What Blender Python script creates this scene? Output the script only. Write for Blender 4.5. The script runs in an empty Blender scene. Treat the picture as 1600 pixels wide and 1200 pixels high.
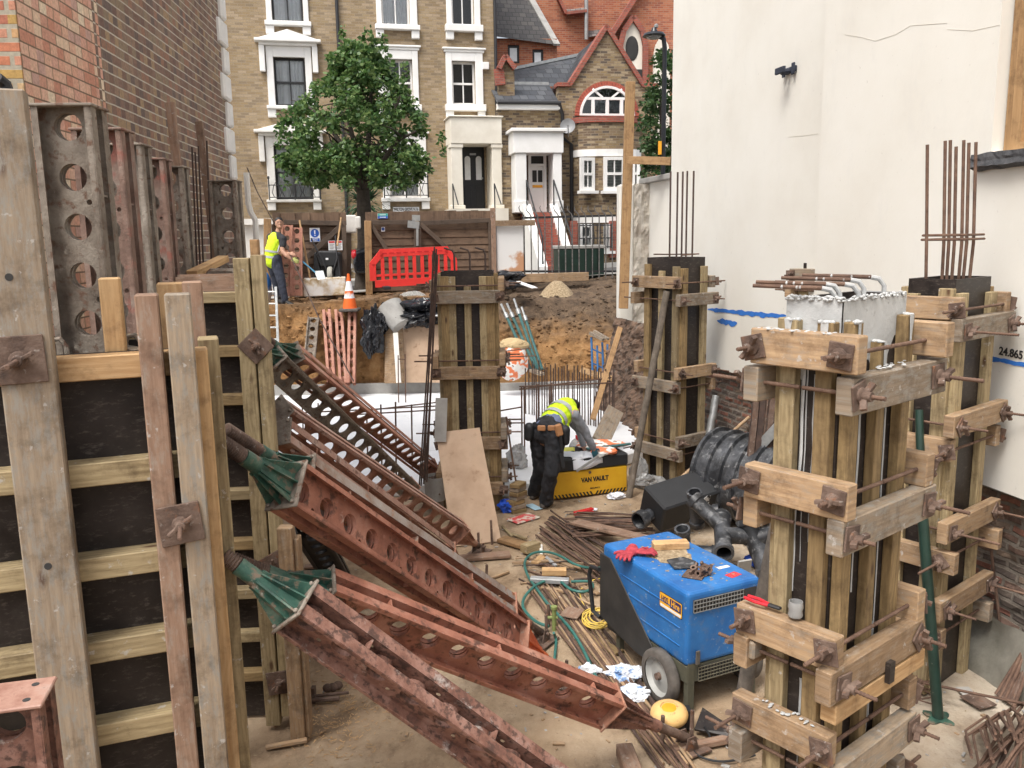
import bpy, math, random
from mathutils import Vector, Matrix, noise
random.seed(11)
S = bpy.context.scene
C = S.collection
V = Vector
# ---------------------------------------------------------------- camera, sky, sun
F_, PIT, ROL, CZ = 1330.0, math.radians(9.8), math.radians(1.0), 3.4
FW = V((0, math.cos(PIT), -math.sin(PIT)))
_u = V((0, math.sin(PIT), math.cos(PIT)))
_r = V((1, 0, 0))
RR = math.cos(ROL)*_r - math.sin(ROL)*_u
UU = math.cos(ROL)*_u + math.sin(ROL)*_r
cd = bpy.data.cameras.new('camera')
cam = bpy.data.objects.new('camera', cd)
C.objects.link(cam)
cd.sensor_width = 36.0
cd.lens = F_/1600*36.0
cd.clip_start = 0.05
cd.clip_end = 800
cam.matrix_world = Matrix(((RR.x, UU.x, -FW.x, 0), (RR.y, UU.y, -FW.y, 0), (RR.z, UU.z, -FW.z, CZ), (0, 0, 0, 1)))
S.camera = cam
SUN_EL, SUN_ROT = 60, 216
w = bpy.data.worlds.new('World')
S.world = w
w.use_nodes = True
wn = w.node_tree
sky = wn.nodes.new('ShaderNodeTexSky')
sky.sky_type = 'NISHITA'
sky.sun_disc = False
sky.sun_elevation = math.radians(SUN_EL)
sky.sun_rotation = math.radians(SUN_ROT)
sky.air_density = 1.0
sky.dust_density = 6.0
sky.ozone_density = 1.0
hs = wn.nodes.new('ShaderNodeHueSaturation')
hs.inputs['Saturation'].default_value = 0.4      # overcast: the blue is washed out of the sky
wn.links.new(sky.outputs[0], hs.inputs['Color'])
wn.links.new(hs.outputs[0], wn.nodes['Background'].inputs[0])
wn.nodes['Background'].inputs[1].default_value = 0.15
sl = bpy.data.lights.new('sun', 'SUN')
sl.energy = 1.35
sl.angle = math.radians(22)
sl.color = (1.0, 0.975, 0.93)
so = bpy.data.objects.new('sun', sl)
C.objects.link(so)
so.location = (0, 0, 30)
_az = math.radians(SUN_ROT)
_d = V((math.sin(_az)*math.cos(math.radians(SUN_EL)), math.cos(_az)*math.cos(math.radians(SUN_EL)), math.sin(math.radians(SUN_EL))))
so.rotation_euler = _d.to_track_quat('Z', 'Y').to_euler()
S.view_settings.view_transform = 'Standard'
S.view_settings.look = 'None'
S.view_settings.gamma = 1
S.view_settings.exposure = 0.78

# ---------------------------------------------------------------- measuring helpers
def ray(px, py):
    return FW + (px-800)/F_*RR + (600-py)/F_*UU
CO = V((0, 0, CZ))
def P(px, py, Y):
    d = ray(px, py)
    return CO + d*(Y/d.y)
def G(px, py, z=0.0):
    d = ray(px, py)
    return CO + d*((z-CZ)/d.z)
class Frame:
    """an upright wall plane: x runs along it, y goes into it, z is height"""
    def __init__(s, o, deg):
        s.o = V((o[0], o[1], 0)); s.a = math.radians(deg)
        s.u = V((math.cos(s.a), math.sin(s.a), 0)); s.n = V((-math.sin(s.a), math.cos(s.a), 0))
    def at(s, px, py, off=0.0):
        d = ray(px, py)
        t = ((s.o + s.n*off) - CO).dot(s.n)/d.dot(s.n)
        p = CO + d*t
        return ((p-s.o).dot(s.u), p.z)
    def w(s, x, y, z):
        return s.o + s.u*x + s.n*y + V((0, 0, z))
R = random.uniform

# ---------------------------------------------------------------- materials
class NT:
    def __init__(s, name):
        s.m = bpy.data.materials.new(name); s.m.use_nodes = True
        s.t = s.m.node_tree; s.b = s.t.nodes['Principled BSDF']
    def n(s, typ, **kw):
        o = s.t.nodes.new('ShaderNode'+typ)
        for k, v in kw.items():
            if k.startswith('i_'):
                key = k[2:]
                o.inputs[int(key) if key.isdigit() else key].default_value = v
            else: setattr(o, k, v)
        return o
    def l(s, a, b): s.t.links.new(a, b)
    def math(s, op, a, b=None):
        o = s.n('Math', operation=op)
        for i, x in enumerate((a, b)):
            if x is None: continue
            if isinstance(x, (int, float)): o.inputs[i].default_value = x
            else: s.l(x, o.inputs[i])
        return o.outputs[0]
    def ramp(s, fac, stops, interp='LINEAR'):
        o = s.n('ValToRGB'); e = o.color_ramp; e.interpolation = interp
        while len(e.elements) < len(stops): e.elements.new(0.5)
        for el, (p, c) in zip(e.elements, stops):
            el.position = p; el.color = (*c, 1) if len(c) == 3 else c
        s.l(fac, o.inputs[0]); return o.outputs[0]
    def mix(s, fac, a, b, mode='MIX'):
        o = s.n('Mix', data_type='RGBA', blend_type=mode)
        for i, x in ((0, fac), (6, a), (7, b)):
            if isinstance(x, (int, float)): o.inputs[i].default_value = x
            elif isinstance(x, tuple): o.inputs[i].default_value = (*x, 1)
            else: s.l(x, o.inputs[i])
        return o.outputs[2]
    def bump(s, h, st, dist=0.01):
        o = s.n('Bump', i_Strength=st, i_Distance=dist); s.l(h, o.inputs['Height']); s.l(o.outputs[0], s.b.inputs['Normal'])
    def col(s, c): s.l(c, s.b.inputs['Base Color'])
    def noise(s, vec, scale, detail=6, rough=0.6):
        o = s.n('TexNoise', i_Scale=scale, i_Detail=detail, i_Roughness=rough)
        if vec is not None: s.l(vec, o.inputs['Vector'])
        return o.outputs[0]
    def mapping(s, vec, scale=(1, 1, 1), loc=(0, 0, 0)):
        o = s.n('Mapping'); o.inputs['Scale'].default_value = scale; o.inputs['Location'].default_value = loc
        s.l(vec, o.inputs['Vector']); return o.outputs[0]

def mottle(name, stops, scale=4, rough=0.8, bump=0.3, spots=None, metal=0.0, detail=8, stretch=(1, 1, 1), world=True, spot_scale=25, spot_at=(0.55, 0.62), bscale=None, spots2=None, s2_at=(0.6, 0.68), s2_scale=11):
    k = NT(name)
    vec = k.n('NewGeometry').outputs['Position'] if world else k.n('TexCoord').outputs['Object']
    vec = k.mapping(vec, stretch)
    f = k.noise(vec, scale, detail, 0.65)
    c = k.ramp(f, stops)
    if spots:
        f2 = k.noise(vec, spot_scale, 4, 0.6)
        m = k.ramp(f2, [(spot_at[0], (0, 0, 0)), (spot_at[1], (1, 1, 1))])
        c = k.mix(m, c, spots)
    if spots2:
        f3 = k.noise(k.mapping(vec, (1, 1, 1), (7, 3, 5)), s2_scale, 8, 0.75)
        c = k.mix(k.ramp(f3, [(s2_at[0], (0, 0, 0)), (s2_at[1], (1, 1, 1))]), c, spots2)
    k.col(c)
    k.b.inputs['Roughness'].default_value = rough
    k.b.inputs['Metallic'].default_value = metal
    if bump:
        k.bump(k.noise(vec, bscale or scale*6, 5, 0.7), bump)
    return k.m

def plain(name, c, rough=0.5, metal=0.0, var=0.15, scale=6):
    a = tuple(x*(1-var) for x in c); b = tuple(min(1, x*(1+var)) for x in c)
    return mottle(name, [(0.3, a), (0.7, b)], scale, rough, 0.05, metal=metal)

def wood(name, dark, light, knot=None, grain=1.0, dirt=None, dirt_at=(0.55, 0.7), rough=0.75):
    k = NT(name)
    uv = k.n('TexCoord').outputs['UV']
    v1 = k.mapping(uv, (1.6, 26, 1))
    warp = k.noise(k.mapping(uv, (2.2, 5, 1)), 1.0, 3)
    g = k.noise(v1, 1.6, 8, 0.7)
    s = k.n('SeparateXYZ'); k.l(uv, s.inputs[0])
    ring = k.math('SINE', k.math('MULTIPLY', k.math('ADD', s.outputs[1], k.math('MULTIPLY', warp, 0.16)), 210))
    f = k.math('ADD', k.math('MULTIPLY', g, 0.9), k.math('MULTIPLY', ring, 0.04*grain))
    c = k.ramp(f, [(0.25, dark), (0.62, light)])
    board = k.noise(k.mapping(uv, (0.13, 0.13, 1)), 1.0, 1)
    c = k.mix(1.0, c, k.ramp(board, [(0.3, (0.62, 0.6, 0.58)), (0.7, (1.14, 1.12, 1.08))]), 'MULTIPLY')
    if knot:
        vo = k.n('TexVoronoi', i_Scale=1.0); k.l(k.mapping(uv, (2.3, 7, 1)), vo.inputs['Vector'])
        c = k.mix(k.ramp(vo.outputs['Distance'], [(0.05, (1, 1, 1)), (0.13, (0, 0, 0))]), c, knot)
    if dirt:
        d = k.noise(k.mapping(uv, (7, 22, 1)), 1.3, 9, 0.75)
        c = k.mix(k.ramp(d, [(dirt_at[0], (0, 0, 0)), (dirt_at[1], (1, 1, 1))]), c, dirt)
    gr = k.noise(k.n('NewGeometry').outputs['Position'], 5.5, 9, 0.72)
    c = k.mix(1.0, c, k.ramp(gr, [(0.34, (0.58, 0.55, 0.52)), (0.5, (1, 1, 1)), (0.75, (1.1, 1.09, 1.07))]), 'MULTIPLY')
    if dirt:
        sp = k.noise(k.n('NewGeometry').outputs['Position'], 21, 4, 0.6)
        c = k.mix(k.ramp(sp, [(0.64, (0, 0, 0)), (0.7, (0.65, 0.65, 0.65))]), c, (0.44, 0.42, 0.39))
    k.col(c)
    k.b.inputs['Roughness'].default_value = rough
    k.bump(f, 0.45, 0.005)
    return k.m

def brick(name, cols, mortar, rough=0.9, w=0.225, h=0.075, m=0.011, soot=None, bump=0.6, smooth=0.15, headers=False, bed=None, bedw=0.13):
    k = NT(name)
    tc = k.n('TexCoord')
    sp = k.n('SeparateXYZ'); k.l(tc.outputs['Object'], sp.inputs[0])
    sn = k.n('SeparateXYZ'); k.l(tc.outputs['Normal'], sn.inputs[0])
    isx = k.math('GREATER_THAN', k.math('ABSOLUTE', sn.outputs[0]), 0.6)
    u = k.math('ADD', k.math('MULTIPLY', sp.outputs[1], isx), k.math('MULTIPLY', sp.outputs[0], k.math('SUBTRACT', 1.0, isx)))
    u = k.math('ADD', u, 500.0)
    z = k.math('ADD', sp.outputs[2], 30.0)
    wob = k.noise(tc.outputs['Object'], 3.0, 2)
    z = k.math('ADD', z, k.math('MULTIPLY', wob, 0.012))
    cb = k.n('CombineXYZ'); k.l(u, cb.inputs[0]); k.l(z, cb.inputs[1])
    bt = k.n('TexBrick', offset=0.5, offset_frequency=2)
    bt.inputs['Scale'].default_value = 1.0
    bt.inputs['Brick Width'].default_value = w; bt.inputs['Row Height'].default_value = h
    bt.inputs['Mortar Size'].default_value = m; bt.inputs['Mortar Smooth'].default_value = smooth
    k.l(cb.outputs[0], bt.inputs['Vector'])
    row = k.math('FLOOR', k.math('DIVIDE', z, h))
    off = k.math('MULTIPLY', k.math('SUBTRACT', 1.0, k.math('MODULO', row, 2.0)), w*0.5)
    bn = k.math('FLOOR', k.math('DIVIDE', k.math('ADD', u, off), w*(0.5 if headers else 1.0)))
    cc = k.n('CombineXYZ'); k.l(row, cc.inputs[0]); k.l(bn, cc.inputs[1])
    wn_ = k.n('TexWhiteNoise', noise_dimensions='2D'); k.l(cc.outputs[0], wn_.inputs['Vector'])
    n = len(cols)
    c = k.ramp(wn_.outputs['Value'], [(i/n, x) for i, x in enumerate(cols)], 'CONSTANT')
    fine = k.noise(tc.outputs['Object'], 40, 6, 0.7)
    c = k.mix(1.0, c, k.ramp(fine, [(0.25, (0.6, 0.6, 0.6)), (0.75, (1.25, 1.25, 1.25))]), 'MULTIPLY')
    mm = k.mix(1.0, mortar, k.ramp(fine, [(0.3, (0.8, 0.8, 0.8)), (0.7, (1.15, 1.15, 1.15))]), 'MULTIPLY')
    c = k.mix(bt.outputs['Fac'], c, mm)
    if bed:
        fr = k.math('FRACT', k.math('ADD', k.math('DIVIDE', z, h), bedw/2))
        c = k.mix(k.math('LESS_THAN', k.math('ADD', fr, k.math('MULTIPLY', k.math('SUBTRACT', fine, 0.5), 0.08)), bedw), c, k.mix(1.0, bed, k.ramp(fine, [(0.3, (0.75, 0.75, 0.75)), (0.7, (1.15, 1.15, 1.15))]), 'MULTIPLY'))
    if soot:
        sn_ = k.noise(tc.outputs['Object'], 0.55, 6, 0.6)
        c = k.mix(k.ramp(sn_, [(0.45, (0, 0, 0)), (0.7, (0.7, 0.7, 0.7))]), c, k.mix(1.0, c, soot, 'MULTIPLY'))
    k.col(c)
    k.b.inputs['Roughness'].default_value = rough
    hgt = k.math('ADD', k.math('SUBTRACT', 1.0, bt.outputs['Fac']), k.math('MULTIPLY', fine, 0.5))
    k.bump(hgt, bump, 0.008)
    return k.m

M = {}
M['pine'] = wood('fresh_pine', (0.42, 0.24, 0.10), (0.66, 0.45, 0.24), (0.20, 0.09, 0.035))
M['treated'] = wood('treated_timber', (0.21, 0.155, 0.08), (0.43, 0.345, 0.20), (0.09, 0.045, 0.02), 1.3, dirt=(0.2, 0.15, 0.08), dirt_at=(0.6, 0.8))
M['treated_dark'] = wood('treated_timber_brown', (0.16, 0.105, 0.046), (0.34, 0.24, 0.115), (0.06, 0.03, 0.015), 1.3)
M['waling'] = wood('used_timber', (0.24, 0.15, 0.085), (0.46, 0.32, 0.19), (0.13, 0.06, 0.03), 0.8, dirt=(0.30, 0.24, 0.18), dirt_at=(0.5, 0.68))
M['grey_timber'] = wood('weathered_timber', (0.20, 0.15, 0.105), (0.37, 0.295, 0.215), (0.10, 0.06, 0.04), 0.6, dirt=(0.25, 0.225, 0.19), dirt_at=(0.48, 0.6))
M['red_timber'] = wood('red_brown_timber', (0.20, 0.115, 0.075), (0.34, 0.225, 0.16), (0.09, 0.05, 0.03), 0.6, dirt=(0.29, 0.24, 0.195), dirt_at=(0.5, 0.7))
M['fence_wood'] = wood('brown_fence_wood', (0.10, 0.062, 0.04), (0.21, 0.135, 0.088), None, 0.5)
M['fence_dark'] = wood('dark_fence_wood', (0.06, 0.043, 0.032), (0.15, 0.105, 0.075), None, 0.5)
M['orange_post'] = wood('orange_post_wood', (0.27, 0.155, 0.07), (0.42, 0.265, 0.13), (0.2, 0.1, 0.05), 0.6)
M['ply'] = mottle('bare_plywood', [(0.3, (0.36, 0.24, 0.155)), (0.55, (0.47, 0.33, 0.225)), (0.75, (0.40, 0.29, 0.2))], 2.5, 0.75, 0.1, spots=(0.28, 0.17, 0.1), spot_scale=7, spot_at=(0.6, 0.72))
def blackply():
    k = NT('black_film_ply')
    pos = k.n('NewGeometry').outputs['Position']
    f = k.noise(pos, 3, 8, 0.7)
    c = k.ramp(f, [(0.35, (0.014, 0.011, 0.010)), (0.6, (0.036, 0.028, 0.024)), (0.8, (0.075, 0.063, 0.053))])
    sc = k.noise(k.mapping(pos, (14, 14, 40)), 1.3, 8, 0.75)
    c = k.mix(k.ramp(sc, [(0.54, (0, 0, 0)), (0.74, (0.6, 0.6, 0.6))]), c, (0.17, 0.14, 0.12))
    k.col(c)
    k.l(k.ramp(f, [(0.3, (0.3, 0.3, 0.3)), (0.7, (0.6, 0.6, 0.6))]), k.b.inputs['Roughness'])
    k.b.inputs['Specular IOR Level'].default_value = 0.3
    k.bump(sc, 0.1, 0.003)
    return k.m
M['black_ply'] = blackply()
M['rust'] = mottle('rusted_steel', [(0.3, (0.05, 0.032, 0.025)), (0.48, (0.115, 0.072, 0.052)), (0.7, (0.20, 0.14, 0.108))], 9, 0.85, 0.6, spots2=(0.20, 0.085, 0.04), s2_at=(0.56, 0.68), spots=(0.27, 0.23, 0.20), spot_scale=30, spot_at=(0.62, 0.7))
M['rebar'] = mottle('rebar_rust', [(0.3, (0.075, 0.042, 0.03)), (0.6, (0.155, 0.09, 0.06)), (0.8, (0.24, 0.165, 0.12))], 12, 0.85, 0.5, bscale=120)
M['rebar_dark'] = mottle('rebar_dark_steel', [(0.3, (0.035, 0.022, 0.018)), (0.7, (0.10, 0.06, 0.045))], 12, 0.7, 0.5, bscale=120)
M['red_steel'] = mottle('worn_red_oxide', [(0.28, (0.17, 0.06, 0.038)), (0.5, (0.335, 0.135, 0.085)), (0.72, (0.45, 0.235, 0.17))], 5, 0.6, 0.3, spots=(0.10, 0.045, 0.03), spot_scale=16, spot_at=(0.54, 0.66), spots2=(0.40, 0.30, 0.25), s2_at=(0.62, 0.7))
M['rusty_red'] = mottle('rusty_red_oxide', [(0.3, (0.075, 0.035, 0.027)), (0.46, (0.185, 0.085, 0.058)), (0.6, (0.27, 0.145, 0.11)), (0.75, (0.28, 0.20, 0.165))], 8, 0.75, 0.4, spots=(0.075, 0.038, 0.028), spot_scale=26, spot_at=(0.5, 0.62), spots2=(0.36, 0.31, 0.28), s2_at=(0.58, 0.68), s2_scale=7)
M['brown_steel'] = mottle('brown_oxide', [(0.3, (0.17, 0.08, 0.052)), (0.5, (0.35, 0.165, 0.105)), (0.75, (0.46, 0.32, 0.24))], 6, 0.75, 0.3, spots=(0.33, 0.27, 0.22), spot_scale=16, spot_at=(0.6, 0.72))
M['grey_steel'] = mottle('grouted_grey_steel', [(0.3, (0.10, 0.078, 0.06)), (0.5, (0.21, 0.175, 0.14)), (0.75, (0.34, 0.30, 0.25))], 7, 0.85, 0.6, spots=(0.13, 0.075, 0.05), spot_scale=22, spot_at=(0.55, 0.66), spots2=(0.40, 0.37, 0.32), s2_at=(0.62, 0.7), s2_scale=16)
M['pale_red'] = mottle('pale_red_oxide', [(0.3, (0.32, 0.13, 0.085)), (0.55, (0.46, 0.22, 0.155)), (0.8, (0.52, 0.36, 0.28))], 6, 0.65, 0.2, spots=(0.24, 0.12, 0.08), spot_scale=18, spot_at=(0.6, 0.7))
M['green_steel'] = mottle('chipped_green_paint', [(0.3, (0.012, 0.036, 0.027)), (0.5, (0.028, 0.085, 0.06)), (0.72, (0.13, 0.17, 0.125))], 9, 0.55, 0.3, spots=(0.16, 0.115, 0.08), spot_scale=20, spot_at=(0.54, 0.64), spots2=(0.3, 0.29, 0.25), s2_at=(0.64, 0.7))
M['dark_green'] = mottle('dark_green_paint', [(0.3, (0.008, 0.022, 0.016)), (0.7, (0.018, 0.045, 0.033))], 6, 0.4, 0.1, spots=(0.12, 0.13, 0.11), spot_scale=40, spot_at=(0.68, 0.74))
M['orange_steel'] = mottle('orange_red_paint', [(0.3, (0.48, 0.08, 0.02)), (0.6, (0.62, 0.15, 0.05)), (0.8, (0.35, 0.16, 0.1))], 8, 0.5, 0.1)
M['galv'] = mottle('galvanised_steel', [(0.3, (0.28, 0.29, 0.29)), (0.7, (0.46, 0.47, 0.46))], 10, 0.45, 0.1, metal=0.6)
M['white_paint'] = mottle('white_paint', [(0.3, (0.72, 0.71, 0.68)), (0.7, (0.82, 0.81, 0.79))], 2, 0.6, 0.05)
M['white_dirty'] = mottle('weathered_white_paint', [(0.3, (0.62, 0.59, 0.54)), (0.6, (0.77, 0.75, 0.70))], 2, 0.7, 0.05, spots=(0.42, 0.38, 0.33), spot_scale=6, spot_at=(0.68, 0.8))
M['stone_cream'] = mottle('cream_stucco', [(0.3, (0.62, 0.57, 0.48)), (0.7, (0.76, 0.72, 0.63))], 1.5, 0.8, 0.1)
M['black_paint'] = plain('black_paint', (0.012, 0.013, 0.016), 0.3)
M['black_iron'] = plain('black_iron', (0.02, 0.02, 0.022), 0.5)
M['black_plastic'] = mottle('dusty_black_plastic', [(0.35, (0.011, 0.012, 0.014)), (0.6, (0.024, 0.025, 0.028)), (0.85, (0.10, 0.10, 0.10))], 5, 0.42, 0.15, spots=(0.27, 0.27, 0.27), spot_scale=13, spot_at=(0.56, 0.75), spots2=(0.10, 0.105, 0.115), s2_at=(0.45, 0.7), s2_scale=4)
M['matt_black'] = plain('matt_black_plastic', (0.017, 0.018, 0.02), 0.55)
M['rubber'] = mottle('dusty_rubber', [(0.3, (0.06, 0.052, 0.045)), (0.7, (0.14, 0.125, 0.11))], 10, 0.9, 0.3)
M['black_sheet'] = plain('black_polythene', (0.012, 0.013, 0.016), 0.22)
M['concrete'] = mottle('grey_concrete', [(0.3, (0.26, 0.25, 0.235)), (0.7, (0.42, 0.41, 0.385))], 3, 0.9, 0.3)
M['asphalt'] = mottle('asphalt', [(0.3, (0.05, 0.05, 0.05)), (0.7, (0.085, 0.083, 0.08))], 3, 0.9, 0.4, bscale=150)
M['paving'] = mottle('pale_paving', [(0.3, (0.30, 0.285, 0.26)), (0.7, (0.42, 0.40, 0.37))], 2, 0.9, 0.2)
M['slate'] = brick('slate_roof', [(0.045, 0.05, 0.058), (0.065, 0.07, 0.08), (0.055, 0.058, 0.066), (0.085, 0.09, 0.098)], (0.022, 0.024, 0.028), 0.6, 0.26, 0.2, 0.012, bump=0.5)
M['slate_old'] = brick('mossy_slate_roof', [(0.05, 0.047, 0.047), (0.07, 0.066, 0.064), (0.085, 0.078, 0.072), (0.06, 0.055, 0.053)], (0.02, 0.019, 0.019), 0.7, 0.26, 0.2, 0.014, bump=0.5)
M['clay_tile'] = brick('grey_tile_roof', [(0.13, 0.11, 0.105), (0.17, 0.145, 0.135), (0.15, 0.13, 0.12), (0.2, 0.17, 0.155)], (0.06, 0.05, 0.05), 0.8, 0.2, 0.17, 0.014, bump=0.5)
M['stock_brick'] = brick('yellow_stock_brick', [(0.33, 0.245, 0.14), (0.37, 0.275, 0.165), (0.29, 0.21, 0.12), (0.35, 0.265, 0.165), (0.26, 0.195, 0.125), (0.40, 0.305, 0.20), (0.32, 0.23, 0.125)], (0.30, 0.235, 0.16), soot=(0.66, 0.62, 0.58), m=0.009, bump=0.4)
M['stock_brick_dark'] = brick('sooty_stock_brick', [(0.27, 0.19, 0.095), (0.21, 0.145, 0.08), (0.33, 0.25, 0.145), (0.155, 0.105, 0.066), (0.36, 0.28, 0.175), (0.24, 0.17, 0.1), (0.11, 0.085, 0.065)], (0.25, 0.195, 0.135), soot=(0.66, 0.62, 0.58), m=0.01, bump=0.4)
M['plum_brick'] = brick('plum_brick', [(0.21, 0.128, 0.095), (0.26, 0.18, 0.13), (0.18, 0.11, 0.088), (0.30, 0.20, 0.14), (0.24, 0.15, 0.115), (0.36, 0.25, 0.15), (0.16, 0.115, 0.10), (0.28, 0.21, 0.14), (0.23, 0.14, 0.105), (0.31, 0.17, 0.115)], (0.20, 0.165, 0.135), soot=(0.75, 0.7, 0.66), m=0.006, headers=True, bed=(0.52, 0.47, 0.39), bedw=0.15, w=0.19)
M['pink_brick'] = brick('reclaimed_pink_brick', [(0.68, 0.38, 0.27), (0.60, 0.32, 0.23), (0.71, 0.45, 0.33), (0.55, 0.35, 0.29), (0.76, 0.62, 0.46), (0.65, 0.37, 0.28), (0.57, 0.27, 0.185), (0.69, 0.42, 0.30), (0.73, 0.54, 0.39)], (0.30, 0.20, 0.135), m=0.006, headers=True, w=0.2, bed=(0.20, 0.135, 0.09), bedw=0.085)
M['mixed_brick'] = brick('mixed_red_yellow_brick', [(0.43, 0.16, 0.085), (0.46, 0.27, 0.13), (0.36, 0.13, 0.08), (0.52, 0.35, 0.19), (0.40, 0.25, 0.08), (0.47, 0.22, 0.14), (0.55, 0.44, 0.30)], (0.33, 0.29, 0.22), m=0.014, headers=True)
M['orange_brick'] = brick('orange_brick', [(0.40, 0.125, 0.062), (0.45, 0.15, 0.075), (0.36, 0.105, 0.055), (0.48, 0.175, 0.09), (0.32, 0.10, 0.06)], (0.36, 0.24, 0.17), soot=(0.62, 0.55, 0.52), m=0.008, bump=0.3)
M['red_brick'] = brick('red_brick', [(0.33, 0.085, 0.055), (0.28, 0.07, 0.048), (0.37, 0.10, 0.065), (0.26, 0.075, 0.055)], (0.22, 0.13, 0.1), m=0.009, bump=0.3)
M['old_brick'] = brick('crumbling_brick', [(0.16, 0.10, 0.075), (0.24, 0.105, 0.075), (0.13, 0.10, 0.08), (0.20, 0.145, 0.105), (0.105, 0.08, 0.066), (0.28, 0.13, 0.09)], (0.19, 0.16, 0.13), m=0.018, bump=1.0, smooth=0.4, soot=(0.5, 0.48, 0.46))
M['red_tile'] = plain('red_tile', (0.33, 0.075, 0.045), 0.6, var=0.3)
def render_mat():
    k = NT('cream_render')
    pos = k.n('NewGeometry').outputs['Position']
    c = k.ramp(k.noise(pos, 0.9, 6, 0.6), [(0.3, (0.70, 0.67, 0.60)), (0.5, (0.745, 0.722, 0.655)), (0.7, (0.775, 0.755, 0.695))])
    st = k.noise(k.mapping(pos, (3, 3, 1.1)), 1.6, 8, 0.7)
    c = k.mix(k.ramp(st, [(0.55, (0, 0, 0)), (0.85, (0.4, 0.4, 0.4))]), c, (0.62, 0.61, 0.58))
    sp = k.noise(pos, 26, 3, 0.5)
    c = k.mix(k.ramp(sp, [(0.7, (0, 0, 0)), (0.78, (0.5, 0.5, 0.5))]), c, (0.5, 0.47, 0.42))
    k.col(c); k.b.inputs['Roughness'].default_value = 0.9
    k.bump(k.noise(pos, 30, 6, 0.7), 0.12, 0.01)
    return k.m
M['render'] = render_mat()
def glass_mat():
    k = NT('window_glass')
    out = k.t.nodes['Material Output']
    g = k.n('BsdfGlossy', i_Roughness=0.02); t = k.n('BsdfTransparent')
    t.inputs[0].default_value = (0.96, 0.97, 0.97, 1)
    fr = k.n('Fresnel', i_IOR=1.7); mx = k.n('MixShader')
    k.l(fr.outputs[0], mx.inputs[0]); k.l(t.outputs[0], mx.inputs[1]); k.l(g.outputs[0], mx.inputs[2])
    k.l(mx.outputs[0], out.inputs[0])
    return k.m
M['glass'] = glass_mat()
M['curtain'] = plain('net_curtain', (0.84, 0.86, 0.88), 0.9, var=0.08)
M['blind'] = plain('white_blind', (0.66, 0.69, 0.69), 0.7, var=0.06)
M['dark_room'] = plain('dark_room', (0.035, 0.033, 0.032), 0.9)  # near-black that paints unlit interiors: behind panes, on panes, in holes
M['floor'] = None
def floor_mat():
    k = NT('dusty_site_floor')
    pos = k.n('NewGeometry').outputs['Position']
    c = k.ramp(k.noise(pos, 1.1, 9, 0.65), [(0.28, (0.26, 0.18, 0.11)), (0.45, (0.36, 0.26, 0.165)), (0.6, (0.44, 0.335, 0.225)), (0.78, (0.54, 0.455, 0.35))])
    gx = k.n('SeparateXYZ'); k.l(pos, gx.inputs[0])
    pale = k.math('ADD', k.math('MULTIPLY', k.math('SUBTRACT', gx.outputs[0], 1.2), 0.32), k.math('MULTIPLY', k.math('SUBTRACT', k.noise(pos, 1.7, 6), 0.5), 1.6))
    c = k.mix(k.ramp(pale, [(0.1, (0, 0, 0)), (0.75, (0.8, 0.8, 0.8))]), c, (0.55, 0.49, 0.40))
    sp = k.noise(pos, 38, 5, 0.7)
    c = k.mix(k.ramp(sp, [(0.6, (0, 0, 0)), (0.72, (0.7, 0.7, 0.7))]), c, (0.22, 0.16, 0.11))
    sp2 = k.noise(pos, 60, 3, 0.6)
    c = k.mix(k.ramp(sp2, [(0.66, (0, 0, 0)), (0.74, (0.8, 0.8, 0.8))]), c, (0.60, 0.51, 0.39))
    dk = k.noise(k.mapping(pos, (1, .6, 1), (3, 8, 0)), 1.9, 9, 0.7)
    c = k.mix(1.0, c, k.ramp(dk, [(0.35, (0.45, 0.41, 0.38)), (0.5, (0.9, 0.88, 0.86)), (0.7, (1.12, 1.12, 1.13))]), 'MULTIPLY')
    k.col(c); k.b.inputs['Roughness'].default_value = 0.95
    k.bump(k.noise(pos, 16, 9, 0.78), 0.9, 0.025)
    return k.m
M['floor'] = floor_mat()
def bank_mat():
    k = NT('clay_bank')
    pos = k.n('NewGeometry').outputs['Position']
    s = k.n('SeparateXYZ'); k.l(pos, s.inputs[0])
    n1 = k.noise(pos, 1.6, 8, 0.65)
    orange = k.ramp(k.noise(pos, 5, 9, 0.7), [(0.3, (0.17, 0.085, 0.032)), (0.5, (0.31, 0.165, 0.062)), (0.7, (0.40, 0.24, 0.11))])
    dark = k.ramp(k.noise(pos, 6, 9, 0.7), [(0.3, (0.042, 0.028, 0.018)), (0.5, (0.105, 0.069, 0.042)), (0.72, (0.19, 0.13, 0.08))])
    # dark made ground lies deeper towards the right and at the far left
    h = k.math('ADD', s.outputs[2], k.math('MULTIPLY', k.math('SUBTRACT', n1, 0.5), 1.1))
    lim = k.ramp(k.math('ADD', k.math('MULTIPLY', s.outputs[0], 0.1), 0.6), [(0.02, (0.95,)*3), (0.09, (0.98,)*3), (0.13, (2.15/2.2,)*3), (0.5, (2.1/2.2,)*3), (0.58, (1.35/2.2,)*3), (0.9, (1.25/2.2,)*3)])
    f = k.math('SUBTRACT', h, k.math('MULTIPLY', lim, 2.2))
    c = k.mix(k.ramp(k.math('ADD', f, 0.5), [(0.2, (0, 0, 0)), (0.8, (1, 1, 1))]), orange, dark)
    k.col(c); k.b.inputs['Roughness'].default_value = 0.95
    k.bump(k.noise(pos, 14, 8, 0.75), 0.9, 0.05)
    return k.m
M['bank'] = bank_mat()
M['slab'] = mottle('white_blinding', [(0.3, (0.66, 0.675, 0.69)), (0.55, (0.76, 0.77, 0.78)), (0.75, (0.81, 0.815, 0.82))], 1.3, 0.7, 0.08, spots=(0.46, 0.43, 0.38), spot_scale=5, spot_at=(0.62, 0.8))
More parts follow.
